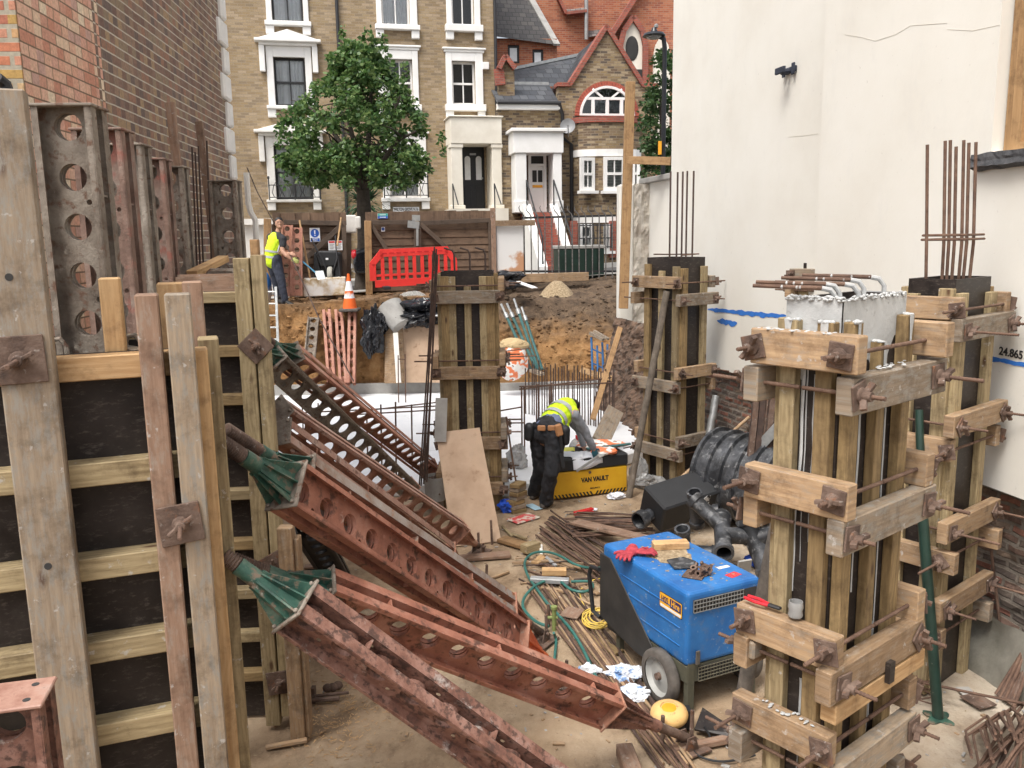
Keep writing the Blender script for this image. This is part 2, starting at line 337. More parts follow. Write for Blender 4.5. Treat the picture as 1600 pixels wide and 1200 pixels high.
M['gravel'] = mottle('tan_gravel', [(0.3, (0.15, 0.105, 0.06)), (0.5, (0.30, 0.225, 0.135)), (0.7, (0.46, 0.37, 0.25))], 30, 0.95, 0.9, bscale=45)
M['grey_gravel'] = mottle('grey_gravel', [(0.3, (0.12, 0.11, 0.10)), (0.5, (0.24, 0.23, 0.21)), (0.7, (0.38, 0.37, 0.35))], 30, 0.95, 0.9, bscale=45)
M['hi_vis'] = plain('hi_vis_yellow', (0.62, 0.86, 0.02), 0.7, var=0.1)
M['reflect'] = plain('grey_reflective_tape', (0.42, 0.44, 0.45), 0.4, var=0.1)
M['barrier'] = plain('red_barrier_plastic', (0.72, 0.035, 0.028), 0.45, var=0.12, scale=3)
M['blue_paint'] = mottle('scuffed_blue_paint', [(0.3, (0.014, 0.10, 0.31)), (0.6, (0.024, 0.155, 0.42)), (0.8, (0.05, 0.21, 0.49))], 4, 0.45, 0.12, spots=(0.27, 0.33, 0.40), spot_scale=24, spot_at=(0.62, 0.74), spots2=(0.13, 0.17, 0.22), s2_at=(0.56, 0.76), s2_scale=5)
M['spray'] = plain('blue_spray_paint', (0.03, 0.17, 0.58), 0.8, var=0.2)
M['vault_yellow'] = mottle('yellow_box_paint', [(0.3, (0.60, 0.31, 0.012)), (0.7, (0.70, 0.40, 0.02))], 3, 0.45, 0.05)
M['hose'] = plain('green_hose', (0.035, 0.14, 0.12), 0.45, var=0.25)
M['yellow_cord'] = plain('yellow_cord', (0.70, 0.50, 0.10), 0.6)
M['skin'] = plain('skin', (0.42, 0.23, 0.15), 0.6, var=0.08)
M['hair'] = plain('black_hair', (0.012, 0.010, 0.009), 0.6)
M['dark_cloth'] = mottle('charcoal_cloth', [(0.3, (0.014, 0.015, 0.018)), (0.7, (0.032, 0.033, 0.038))], 9, 0.9, 0.3)
M['navy_cloth'] = mottle('navy_cloth', [(0.3, (0.018, 0.022, 0.035)), (0.7, (0.04, 0.047, 0.07))], 9, 0.9, 0.3)
M['grey_cloth'] = mottle('grey_sleeve_cloth', [(0.3, (0.17, 0.18, 0.20)), (0.7, (0.28, 0.29, 0.32))], 9, 0.9, 0.3)
M['boot'] = plain('dusty_boot', (0.07, 0.06, 0.05), 0.8, var=0.4)
M['glove_red'] = plain('red_glove', (0.34, 0.035, 0.05), 0.8, var=0.35, scale=30)
M['glove_teal'] = plain('teal_glove', (0.02, 0.12, 0.17), 0.7)
M['leather'] = plain('tan_leather', (0.40, 0.19, 0.08), 0.6)
M['paper'] = plain('white_paper', (0.72, 0.74, 0.79), 0.8, var=0.05)
M['tissue'] = mottle('blue_white_rag', [(0.38, (0.18, 0.30, 0.52)), (0.46, (0.66, 0.70, 0.76)), (0.75, (0.74, 0.74, 0.72))], 11, 0.9, 0.2)
M['orange_bag'] = mottle('orange_white_bag', [(0.42, (0.74, 0.19, 0.07)), (0.47, (0.78, 0.26, 0.12)), (0.50, (0.76, 0.74, 0.70)), (0.60, (0.76, 0.74, 0.70)), (0.62, (0.06, 0.05, 0.05)), (0.66, (0.74, 0.22, 0.09))], 5, 0.5, 0.15, detail=2)
M['cardboard'] = plain('brown_paper', (0.50, 0.37, 0.2), 0.85)
M['yellow_foam'] = mottle('faded_yellow_plastic', [(0.3, (0.62, 0.37, 0.12)), (0.7, (0.72, 0.47, 0.19))], 8, 0.6, 0.1, spots=(0.36, 0.21, 0.09), spot_scale=24, spot_at=(0.6, 0.7), spots2=(0.50, 0.33, 0.17), s2_at=(0.5, 0.66))
M['amber'] = plain('amber_plastic', (0.72, 0.33, 0.02), 0.4)
M['grout'] = mottle('wet_grout', [(0.3, (0.36, 0.365, 0.36)), (0.7, (0.50, 0.505, 0.495))], 7, 0.55, 0.4, spots=(0.30, 0.30, 0.29), spot_scale=28, spot_at=(0.64, 0.72))
M['grout_white'] = plain('dried_white_grout', (0.68, 0.68, 0.66), 0.7)
M['bark'] = mottle('bark', [(0.3, (0.035, 0.028, 0.022)), (0.7, (0.085, 0.07, 0.055))], 12, 0.95, 0.6)
def leaf_mat(name, a, b, c3):
    k = NT(name)
    f = k.n('NewGeometry').outputs['Random Per Island']
    c = k.ramp(f, [(0.0, a), (0.5, b), (1.0, c3)])
    k.col(c); k.b.inputs['Roughness'].default_value = 0.5
    tr = k.n('BsdfTranslucent'); k.l(c, tr.inputs[0])
    mx = k.n('MixShader', i_0=0.35); k.l(k.b.outputs[0], mx.inputs[1]); k.l(tr.outputs[0], mx.inputs[2])
    k.l(mx.outputs[0], k.t.nodes['Material Output'].inputs[0])
    return k.m
M['leaf'] = leaf_mat('green_leaf', (0.032, 0.08, 0.022), (0.08, 0.165, 0.042), (0.21, 0.29, 0.10))
M['leaf_yucca'] = leaf_mat('strap_leaf', (0.02, 0.06, 0.03), (0.035, 0.085, 0.04), (0.06, 0.12, 0.05))
M['leaf_ivy'] = leaf_mat('ivy_leaf', (0.02, 0.05, 0.014), (0.04, 0.09, 0.025), (0.09, 0.15, 0.05))
M['sign_blue'] = plain('sign_blue', (0.015, 0.09, 0.42), 0.4, var=0.05)
M['sign_green'] = plain('sign_green', (0.03, 0.36, 0.30), 0.4, var=0.05)
M['sign_white'] = plain('sign_white', (0.78, 0.79, 0.8), 0.4, var=0.03)
M['ink'] = plain('black_ink', (0.015, 0.015, 0.015), 0.6, var=0.05)
M['sign_red'] = plain('sign_red', (0.60, 0.03, 0.03), 0.4, var=0.05)
M['lamp_red'] = plain('red_lens', (0.55, 0.02, 0.03), 0.15, var=0.05)
M['cone_orange'] = plain('cone_orange', (0.80, 0.13, 0.015), 0.5, var=0.08)
M['blue_plastic'] = plain('blue_plastic', (0.015, 0.08, 0.5), 0.4)
M['aluminium'] = mottle('dusty_aluminium', [(0.3, (0.32, 0.33, 0.33)), (0.7, (0.5, 0.5, 0.5))], 8, 0.5, 0.1, metal=0.4)
M['clear_plastic'] = plain('cloudy_plastic', (0.6, 0.6, 0.59), 0.25); M['clear_plastic'].node_tree.nodes['Principled BSDF'].inputs['Transmission Weight'].default_value = 0.6
M['teal_steel'] = mottle('teal_prop_paint', [(0.3, (0.02, 0.075, 0.075)), (0.6, (0.045, 0.14, 0.135)), (0.8, (0.20, 0.26, 0.25))], 8, 0.5, 0.15)

# ---------------------------------------------------------------- mesh builder
TM = {}
class MB:
    def __init__(s):
        s.v = []; s.f = []; s.uv = []; s.mi = []; s.sm = []
    def face(s, idx, uvs=None, mi=0, smooth=False):
        s.f.append(tuple(idx)); s.mi.append(mi); s.sm.append(smooth)
        if uvs is None:
            p = [s.v[i] for i in idx]
            a = (p[1]-p[0]); a = a.normalized() if a.length > 1e-9 else V((1, 0, 0))
            n = (p[1]-p[0]).cross(p[-1]-p[0]); b = n.cross(a); b = b.normalized() if b.length > 1e-9 else V((0, 1, 0))
            uvs = [((q-p[0]).dot(a), (q-p[0]).dot(b)) for q in p]
        s.uv.append(uvs)
    def pts(s, ps):
        i = len(s.v); s.v += [V(p) for p in ps]; return list(range(i, i+len(ps)))
    def poly(s, ps, mi=0):
        s.face(s.pts(ps), None, mi)
    def box(s, c, size, ax=None, mi=0):
        """ax: three unit axes; uv runs along the longest side"""
        c = V(c); ax = ax or (V((1, 0, 0)), V((0, 1, 0)), V((0, 0, 1)))
        h = [x/2 for x in size]
        L = max(range(3), key=lambda i: size[i])
        ru, rv = R(0, 60), R(0, 60)
        i0 = len(s.v); loc = []
        for k in range(8):
            l = [(h[j] if (k >> j) & 1 else -h[j]) for j in range(3)]
            loc.append(l); s.v.append(c + ax[0]*l[0] + ax[1]*l[1] + ax[2]*l[2])
        right = ax[0].cross(ax[1]).dot(ax[2]) > 0
        for fi, (q, (a, b)) in enumerate((((0, 4, 6, 2), (1, 2)), ((1, 3, 7, 5), (1, 2)), ((0, 1, 5, 4), (0, 2)), ((2, 6, 7, 3), (0, 2)), ((0, 2, 3, 1), (0, 1)), ((4, 5, 7, 6), (0, 1)))):
            if not right: q = q[::-1]
            if L == b: a, b = b, a
            end = (L not in (a, b))
            uv = [((loc[k][a]*(0.1 if end else 1)+ru, loc[k][b]+rv+fi*0.31)) for k in q]
            s.face([i0+k for k in q], uv, mi)
    def beam(s, p0, p1, w, t, up=(0, 0, 1), mi=0, roll=0):
        p0, p1 = V(p0), V(p1); d = (p1-p0); L = d.length; d = d/L
        up = V(up)
        if abs(d.dot(up)) > 0.97*up.length: up = V((0, 1, 0)) if abs(d.y) < 0.9 else V((1, 0, 0))
        y = up.cross(d).normalized(); z = d.cross(y)
        if roll: y, z = y*math.cos(roll)+z*math.sin(roll), z*math.cos(roll)-y*math.sin(roll)
        s.box((p0+p1)/2, (L, w, t), (d, y, z), mi)
    def tube(s, pts, r, n=8, r1=None, caps=True, mi=0, radii=None):
        pts = [V(p) for p in pts]; m = len(pts)
        t = [(pts[min(i+1, m-1)]-pts[max(i-1, 0)]).normalized() for i in range(m)]
        a = t[0].orthogonal().normalized(); rings = []; L = R(0, 20)
        for i in range(m):
            a = (a - t[i]*a.dot(t[i])).normalized(); b = t[i].cross(a)
            rr = radii[i] if radii else (r if r1 is None else r+(r1-r)*i/(m-1))
            rings.append((s.pts([pts[i]+(a*math.cos(2*math.pi*k/n)+b*math.sin(2*math.pi*k/n))*rr for k in range(n)]), L))
            if i < m-1: L += (pts[i+1]-pts[i]).length
        for i in range(m-1):
            (A, l0), (B, l1) = rings[i], rings[i+1]
            for k in range(n):
                k2 = (k+1) % n; v0, v1 = k/n*6.3*r, (k+1)/n*6.3*r
                s.face((A[k], A[k2], B[k2], B[k]), [(l0, v0), (l0, v1), (l1, v1), (l1, v0)], mi, True)
        if caps:
            s.face(rings[0][0][::-1], None, mi); s.face(rings[-1][0], None, mi)
    def cyl(s, p0, p1, r0, r1=None, n=12, mi=0, caps=True):
        s.tube([p0, p1], r0, n, r0 if r1 is None else r1, caps, mi)
    def lathe(s, prof, o, ax=(0, 0, 1), n=20, mi=0):
        """prof: (radius, height) pairs along the axis"""
        o = V(o); ax = V(ax).normalized(); a = ax.orthogonal().normalized(); b = ax.cross(a); rings = []
        for r, h in prof:
            rings.append(s.pts([o+ax*h+(a*math.cos(2*math.pi*k/n)+b*math.sin(2*math.pi*k/n))*max(r, 1e-4) for k in range(n)]))
        for A, B in zip(rings, rings[1:]):
            for k in range(n):
                k2 = (k+1) % n
                s.face((A[k], A[k2], B[k2], B[k]), None, mi, True)
    def prism(s, ps, d, mi=0, mi_side=None):
        ps = [V(p) for p in ps]; d = V(d); n = len(ps)
        A = s.pts(ps); B = s.pts([p+d for p in ps]); ru = R(0, 50)
        s.face(A[::-1], None, mi); s.face(B, None, mi)
        for k in range(n):
            k2 = (k+1) % n
            s.face((A[k], A[k2], B[k2], B[k]), None, mi if mi_side is None else mi_side)
    def ell(s, c, r, ax=None, n=14, m=9, mi=0):
        c = V(c); ax = ax or (V((1, 0, 0)), V((0, 1, 0)), V((0, 0, 1)))
        rings = []
        for j in range(m+1):
            th = math.pi*j/m
            rings.append(s.pts([c+ax[0]*(r[0]*max(math.sin(th), 1e-3)*math.cos(2*math.pi*k/n))+ax[1]*(r[1]*max(math.sin(th), 1e-3)*math.sin(2*math.pi*k/n))-ax[2]*(r[2]*math.cos(th)) for k in range(n)]))
        for A, B in zip(rings, rings[1:]):
            for k in range(n):
                k2 = (k+1) % n; s.face((A[k], A[k2], B[k2], B[k]), None, mi, True)
    def grid(s, fn, nu, nv, mi=0, smooth=True):
        ids = [s.pts([fn(i/nu, j/nv) for i in range(nu+1)]) for j in range(nv+1)]
        for j in range(nv):
            for i in range(nu):
                s.face((ids[j][i], ids[j][i+1], ids[j+1][i+1], ids[j+1][i]), [(i/nu, j/nv), ((i+1)/nu, j/nv), ((i+1)/nu, (j+1)/nv), (i/nu, (j+1)/nv)], mi, smooth)
    def build(s, name, mats, parent=None, label=None, cat=None, group=None, bevel=0, local=False, kind=None, solid=0, orig=None, segs=1):
        if not isinstance(mats, (list, tuple)): mats = [mats]
        vs = s.v
        me = bpy.data.meshes.new(name)
        o = bpy.data.objects.new(name, me)
        if parent is not None:
            T = TM[parent.name]
            if not local:
                Ti = T.inverted(); vs = [Ti @ p for p in vs]
            TM[o.name] = T
            o.parent = parent
        else:
            if orig is None:
                xs = [p.x for p in vs]; ys = [p.y for p in vs]; zs = [p.z for p in vs]
                orig = V(((min(xs)+max(xs))/2, (min(ys)+max(ys))/2, min(zs)))
            orig = V(orig)
            vs = [p-orig for p in vs]; o.location = orig
            TM[o.name] = Matrix.Translation(orig)
        me.from_pydata([tuple(p) for p in vs], [], s.f)
        uvl = me.uv_layers.new(name='UVMap')
        flat = [c for f in s.uv for q in f for c in q]
        uvl.data.foreach_set('uv', flat)
        me.polygons.foreach_set('material_index', s.mi)
        me.polygons.foreach_set('use_smooth', s.sm)
        for m in mats: me.materials.append(M[m] if isinstance(m, str) else m)
        if any(s.sm): me.set_sharp_from_angle(angle=math.radians(42))
        me.update()
        if solid:
            md = o.modifiers.new('thickness', 'SOLIDIFY'); md.thickness = solid; md.offset = 0
        if bevel:
            md = o.modifiers.new('bevel', 'BEVEL'); md.width = bevel; md.segments = segs; md.limit_method = 'ANGLE'; md.angle_limit = math.radians(50)
        C.objects.link(o)
        tag(o, label, cat, group, kind)
        return o
def tag(o, label=None, cat=None, group=None, kind=None):
    if label: o['label'] = label
    if cat: o['category'] = cat
    if group: o['group'] = group
    if kind: o['kind'] = kind
    return o
def thing(name, label, cat, loc, rz=0.0, group=None):
    o = bpy.data.objects.new(name, None)
    o.empty_display_size = 0.2
    C.objects.link(o)
    o.location = loc; o.rotation_euler = (0, 0, rz)
    TM[o.name] = Matrix.Translation(V(loc)) @ Matrix.Rotation(rz, 4, 'Z')
    return tag(o, label, cat, group)
def dup(root, loc=None, rot=None, label=None, group=None):
    r = root.copy(); C.objects.link(r)
    if loc is not None: r.location = loc
    if rot is not None: r.rotation_euler = rot
    if label: r['label'] = label
    if group: r['group'] = group
    def rec(src, dst):
        for ch in KIDS.get(src.name, []):
            c = ch.copy(); C.objects.link(c); c.parent = dst; rec(ch, c)
    rec(root, r)
    return r
KIDS = {}
def index_kids():
    KIDS.clear()
    for o in C.objects:
        if o.parent: KIDS.setdefault(o.parent.name, []).append(o)
def text_mb(txt, size, M4, depth=0.004, sx=1.0, bold=0.02):
    """lettering as a mesh, laid out in the plane of M4 (x right, y up)"""
    cu = bpy.data.curves.new('lettering', 'FONT'); cu.body = txt; cu.size = size; cu.extrude = depth/2
    cu.offset = size*bold; cu.align_x = 'CENTER'; cu.align_y = 'CENTER'
    to = bpy.data.objects.new('lettering', cu)
    C.objects.link(to)
    dg = bpy.context.evaluated_depsgraph_get()
    me = bpy.data.meshes.new_from_object(to.evaluated_get(dg))
    mb = MB()
    ids = mb.pts([M4 @ V((v.co.x*sx, v.co.y, v.co.z)) for v in me.vertices])
    for p in me.polygons: mb.face([ids[i] for i in p.vertices])
    bpy.data.objects.remove(to); bpy.data.meshes.remove(me)
    return mb
def axes(o, x, y):
    x = V(x).normalized(); z = x.cross(V(y)).normalized(); y = z.cross(x)
    return Matrix(((x.x, y.x, z.x, o[0]), (x.y, y.y, z.y, o[1]), (x.z, y.z, z.z, o[2]), (0, 0, 0, 1)))
def fbm(p, s=1.0, oct=4):
    return noise.fractal(V(p)*s, 1.0, 2.0, oct)
X_, Y_, Z_ = V((1, 0, 0)), V((0, 1, 0)), V((0, 0, 1))
# ================================================================ SETTING
def zs(x):
    return 2.1+0.042*(max(-12, min(12, x))+5)
def sst(a, b, x):
    t = max(0, min(1, (x-a)/(b-a))); return t*t*(3-2*t)
mb = MB()
xs = [-300, -12, -9, 9, 12, 300]; ys = [-300, -5, 24, 300]
for i in range(5):
    for j in range(3):
        if 2 == i and j == 1: continue
        a, b, c, d = xs[i], xs[i+1], ys[j], ys[j+1]
        mb.poly([(a, c, zs(a)-.05), (b, c, zs(b)-.05), (b, d, zs(b)-.05), (a, d, zs(a)-.05)])
mb.build('ground', 'paving', kind='structure')
mb = MB()
for a, b in (((-9, -5), (-9, 24)), ((9, 24), (9, -5)), ((9, -5), (-9, -5))):
    mb.poly([(*a, 0), (*b, 0), (*b, zs(b[0])-.05), (*a, zs(a[0])-.05)])
mb.build('pit_sides', 'bank', kind='structure')
# excavation floor
mb = MB()
mb.grid(lambda u, v: V((-9+18*u, -5+24.5*v, 0.02*fbm((u*18, v*24, 0), 1.3)-0.005)), 150, 200)
mb.build('site_floor', 'floor', kind='structure')
# white blinded slab
pl = [(-6.5, 18.6), (-6.5, 11.1), (-1.6, 10.95), (-0.15, 10.85), (0.5, 11.0), (0.95, 11.4), (1.75, 12.4), (2.6, 13.2), (3.0, 18.9)]
mb = MB(); mb.prism([(x, y, -0.02) for x, y in pl[::-1]][::-1], (0, 0, 0.22)); mb.build('concrete_slab', 'slab', kind='structure', bevel=0.04)
mb = MB(); mb.beam((-6, 17.62, .31), (-1.1, 17.66, .31), .06, .22); mb.beam((-1.1, 17.66, .28), (2.4, 17.9, .28), .08, .16)
mb.build('slab_edge', 'concrete', kind='structure')
# soil bank at the street end, with the shelf that runs to the fence
def bank(u, v):
    x = -9+18*u
    r = sst(-2.6, 0.2, x)
    yb = 17.75+0.45*r; yt = 18.0+1.35*r; zt = (zs(x)-0.03)*(1-r)+2.0*r
    n = fbm((x, v*3, 1.7), 1.1, 5); n2 = fbm((x, v*5, 7.1), 3.5, 4)
    if v < 0.6:
        t = v/0.6
        z = 0.1+(zt-0.1)*(t**0.85)
        y = yb+(yt-yb)*(t**(1+0.8*r))
        k = math.sin(math.pi*min(1, t*1.02))
        return V((x+0.05*n2, y-0.22*n*k-0.07*n2*k, z+0.05*n2*k))
    t = (v-0.6)/0.4
    y = yt+t*4.2; ze = zs(x)-0.03
    z = zt+(ze-zt)*sst(0.1, 0.5, t)
    bump = (0.06*n+0.05*n2)*(1-sst(0.5, 0.7, t))*sst(0, 0.15, t+0.05)
    return V((x, y, z+bump))
mb = MB(); mb.grid(bank, 300, 90); mb.build('soil_bank', 'bank', kind='structure')

FF = Frame((-5.05, 19.2), 14)          # line of the hoarding and railings
mb = MB()
a, b = FF.w(-20, .2, 0), FF.w(30, .2, 0)
cs = []
for k in range(26):
    s = -20+2*k
    q = [FF.w(s, .35, 0), FF.w(s+2, .35, 0), FF.w(s+2, 1.4, 0), FF.w(s, 1.4, 0)]
    cs.append(q)
for q in cs: mb.poly([(p.x, p.y, zs(p.x)+.03) for p in q])
mb.build('pavement', 'paving', kind='structure')
mb = MB()
for k in range(26):
    s = -20+2*k
    q = [FF.w(s, 1.4, 0), FF.w(s+2, 1.4, 0), FF.w(s+2, 5.6, 0), FF.w(s, 5.6, 0)]
    mb.poly([(p.x, p.y, zs(p.x)-.035) for p in q])
mb.build('road', 'asphalt', kind='structure')
mb = MB()
for k in range(26):
    s = -20+2*k
    q = [FF.w(s, 5.6, 0), FF.w(s+2, 5.6, 0), FF.w(s+2, 12, 0), FF.w(s, 12, 0)]
    mb.prism([(p.x, p.y, zs(p.x)-.1) for p in q], (0, 0, .2))
mb.build('pavement_far', 'paving', kind='structure')
mb = MB()
for k in range(26):
    s = -20+2*k
    p, q = FF.w(s, 5.52, 0), FF.w(s+2, 5.52, 0)
    mb.beam((p.x, p.y, zs(p.x)+.03), (q.x, q.y, zs(q.x)+.03), .13, .16)
mb.build('kerb', 'concrete', kind='structure')

# ================================================================ BUILDINGS ACROSS THE STREET
HF = Frame((P(742, 328, 28).x, 28), 13)
def rect(F, x0, y0, x1, y1, off=0.0):
    a = F.at(x0, (y0+y1)/2, off)[0]; b = F.at(x1, (y0+y1)/2, off)[0]
    t = F.at((x0+x1)/2, y0, off)[1]; c = F.at((x0+x1)/2, y1, off)[1]
    return a, b, c, t           # x0, x1, z0, z1
def wall_open(mb, x0, x1, z0, z1, ops, t, mi=0):
    xs = sorted({x0, x1, *[o[0] for o in ops], *[o[1] for o in ops]}); zz = sorted({z0, z1, *[o[2] for o in ops], *[o[3] for o in ops]})
    for i in range(len(xs)-1):
        for j in range(len(zz)-1):
            cx, cz = (xs[i]+xs[i+1])/2, (zz[j]+zz[j+1])/2
            if any(o[0] < cx < o[1] and o[2] < cz < o[3] for o in ops): continue
            if not (x0 <= cx <= x1 and z0 <= cz <= z1): continue
            mb.poly([(xs[i], 0, zz[j]), (xs[i+1], 0, zz[j]), (xs[i+1], 0, zz[j+1]), (xs[i], 0, zz[j+1])], mi)
    for a, b, c, d in ops:
        mb.poly([(a, 0, c), (a, t, c), (b, t, c), (b, 0, c)], mi); mb.poly([(a, 0, d), (b, 0, d), (b, t, d), (a, t, d)], mi)
        mb.poly([(a, 0, c), (a, 0, d), (a, t, d), (a, t, c)], mi); mb.poly([(b, 0, c), (b, t, c), (b, t, d), (b, 0, d)], mi)
def lbox(mb, x0, x1, y0, y1, z0, z1, mi=0):
    mb.box(((x0+x1)/2, (y0+y1)/2, (z0+z1)/2), (abs(x1-x0), abs(y1-y0), abs(z1-z0)), None, mi)
def sash(parent, op, y=0.12, cols=2, rows=2, frame='white_paint', curtain='curtain', bar=.035, fr=.06, fold=True, mid=.5):
    """a sash window in opening op = (x0, x1, z0, z1), local to its building"""
    x0, x1, z0, z1 = op
    mb = MB()
    lbox(mb, x0, x0+fr, y, y+.07, z0, z1); lbox(mb, x1-fr, x1, y, y+.07, z0, z1)
    lbox(mb, x0+fr, x1-fr, y, y+.07, z0, z0+fr*1.3); lbox(mb, x0+fr, x1-fr, y, y+.07, z1-fr, z1)
    zm = z0+(z1-z0)*mid
    if rows > 1: lbox(mb, x0+fr, x1-fr, y-.01, y+.06, zm-.03, zm+.03)
    for k in range(1, cols):
        xx = x0+(x1-x0)*k/cols; lbox(mb, xx-bar/2, xx+bar/2, y+.005, y+.05, z0+fr, z1-fr)
    wdw = mb.build('window', frame, parent, local=True)
    g = MB(); g.poly([(x0+fr, y+.03, z0+fr), (x1-fr, y+.03, z0+fr), (x1-fr, y+.03, z1-fr), (x0+fr, y+.03, z1-fr)]); g.build('pane', 'glass', wdw, local=True)
    if curtain:
        c = MB()
        if fold:
            c.grid(lambda u, v: V((x0+(x1-x0)*u, y+.075+.025*math.sin(u*46+2*math.sin(u*9)), z0+(z1-z0)*v)), 60, 1)
            c.build('curtain', curtain, wdw, local=True)
        else:
            nsl = int((z1-z0)/.06)
            for i in range(nsl):
                zz = z0+(i+.5)*(z1-z0)/nsl
                c.box(((x0+x1)/2, y+.16, zz), (x1-x0-.1, .05, .012), (X_, V((0, .7, .7)), V((0, -.7, .7))))
            c.build('blind', curtain, wdw, local=True)
    d = MB(); lbox(d, x0-.1, x1+.1, y+.45, y+.6, z0-.1, z1+.1); d.build('room', 'dark_room', wdw, local=True)  # dark panel behind the pane paints the unlit interior
    return wdw

house = thing('terrace_house', 'tall yellow stock brick terrace house with white stucco window surrounds behind the tree', 'house', (HF.o.x, HF.o.y, 0), HF.a)
r0 = rect(HF, 300, 0, 778, 330)
XL, XR = r0[0], r0[1]
wins = {   # glass rects in the photo
 'w1': (423, -60, 472, 34.5), 'w2': (429, 90, 478, 166), 'w3': (430, 227, 488, 312), 'w4': (595, -60, 639, 40),
 'w5': (606, 93, 645, 164), 'w6': (608, 227, 656, 309), 'w7': (705, -60, 740, 40), 'w8': (706.5, 96, 742.6, 164)}
ops = {k: rect(HF, *v) for k, v in wins.items()}
door_op = rect(HF, 723, 226, 758, 328)
mb = MB(); wall_open(mb, XL, XR, 1.5, 14, list(ops.values())+[door_op], .3)
lbox(mb, XR-.02, XR, .0, 8, 1.5, 14)
mb.build('wall', 'stock_brick', house, local=True)
mb = MB(); mb.poly([(XL, 0, 14), (XR, 0, 14), (XR, 5, 17), (XL, 5, 17)]); mb.poly([(XL, 5, 17), (XR, 5, 17), (XR, 10, 14), (XL, 10, 14)])
mb.build('roof', 'slate', house, local=True)
for k, (fr, cur) in {'w1': ('black_iron', 'curtain'), 'w2': ('black_iron', 'curtain'), 'w3': ('black_iron', 'curtain'), 'w4': ('white_paint', 'curtain'), 'w5': ('white_paint', None), 'w6': ('white_paint', 'curtain'), 'w7': ('white_paint', None), 'w8': ('white_paint', None)}.items():
    sash(house, ops[k], frame=fr, curtain=cur, cols=2)
def surround(sx0, sy0, sx1, sy1, op, mat='white_paint', sill=True, brackets=True, head=None, name='window_surround'):
    """white stucco architrave round opening op; outer rect measured in the photo"""
    x0, x1, z0, z1 = rect(HF, sx0, sy0, sx1, sy1, -.06)
    mb = MB(); y0, y1 = -.07, .1
    lbox(mb, x0, op[0]-.002, y0, y1, op[2], z1); lbox(mb, op[1]+.002, x1, y0, y1, op[2], z1)
    if z1 > op[3]+.03: lbox(mb, op[0]-.002, op[1]+.002, y0+.004, y1, op[3], z1)
    if sill:
        lbox(mb, x0-.06, x1+.06, -.2, y1, z0, op[2]-.001)
        if brackets:
            for xx in (x0+.08, x1-.08): lbox(mb, xx-.12, xx+.12, -.15, 0, z0-.24, z0-.003)
    if head == 'flat':
        lbox(mb, x0-.05, x1+.05, -.09, y1, z1+.002, z1+.08); lbox(mb, x0-.1, x1+.1, -.13, y1, z1+.082, z1+.14)
    if head == 'pediment':
        lbox(mb, x0-.18, x1+.18, -.18, y1, z1+.002, z1+.088); lbox(mb, x0-.3, x1+.3, -.3, y1, z1+.09, z1+.17)
        mb.prism([(x0-.22, -.24, z1+.172), (x1+.22, -.24, z1+.172), ((x0+x1)/2, -.24, z1+.44)], (0, .24, 0))
        for xx in (x0-.11, x1+.11): lbox(mb, xx-.08, xx+.08, -.16, 0, z1-.75, z1-.002)
    return mb.build(name, mat, house, local=True, bevel=.012)
surround(414, -60, 480.5, 41, ops['w1'])
surround(417.5, 72, 488, 171, ops['w2'], head='pediment')
surround(417, 213, 497, 316, ops['w3'], head='pediment', mat='white_dirty')
surround(587, -60, 651, 47, ops['w4'])
surround(590, 78, 654, 173, ops['w5'], head='flat')
surround(597, 213, 667, 315, ops['w6'], head='flat')
surround(697, -60, 750, 50, ops['w7'])
surround(697.5, 82, 755, 174, ops['w8'], head='flat')
for k in ('w3', 'w6'):      # little iron balconies
    x0, x1, z0, z1 = ops[k]
    mb = MB()
    for zz in (z0+.06, z0+.42): mb.tube([(x0-.2, -.3, zz), (x1+.2, -.3, zz)], .014, 6)
    n = 11
    for i in range(n):
        xx = x0-.2+(x1-x0+.4)*i/(n-1)
        if i % 5 == 0: mb.tube([(xx, -.3, z0-.02), (xx, -.3, z0+.62)], .02, 6); mb.ell((xx, -.3, z0+.64), (.035, .035, .05), n=8, m=5)
        else: mb.tube([(xx, -.3, z0+.06), (xx+.06*(-1)**i, -.3, z0+.2), (xx, -.3, z0+.42), (xx-.05*(-1)**i, -.3, z0+.5)], .011, 5)
    for xx in (x0-.2, x1+.2): mb.tube([(xx, -.3, z0+.42), (xx, .0, z0+.42)], .012, 5)
    mb.build('balcony_rail', 'black_iron', house, local=True)
# porch: cornice block on square columns, black door
pb = rect(HF, 703, 184, 783, 225, -.9); zf = door_op[2]
mb = MB(); lbox(mb, pb[0], pb[1], -1.0, .0, pb[2], pb[3]); lbox(mb, pb[0]-.05, pb[1]+.05, -1.05, .0, pb[3]+.002, pb[3]+.05)
for px in ((705.5, 723), (769, 784)):
    a = HF.at(px[0], 280, -.9)[0]; b = HF.at(px[1], 280, -.9)[0]
    lbox(mb, a, b, -.95, -.55, zf+.12, pb[2]-.002); lbox(mb, a-.05, b+.05, -1.0, -.5, zf, zf+.118); lbox(mb, a-.03, b+.03, -.98, -.52, pb[2]-.12, pb[2]-.004)
    lbox(mb, a+.02, b-.02, -.546, .0, zf, pb[2]-.003)
mb.build('porch', 'stone_cream', house, local=True, bevel=.015)
x0, x1, z0, z1 = door_op
mb = MB(); lbox(mb, x0, x1, .1, .16, z0, z1)
w2 = (x1-x0)/2
for k in (0, 1):
    a = x0+k*w2+.07; b = x0+(k+1)*w2-.07
    lbox(mb, a, b, .085, .1, z0+.15, z0+.75)
d = mb.build('door', 'black_paint', house, local=True, bevel=.006)
mb = MB()
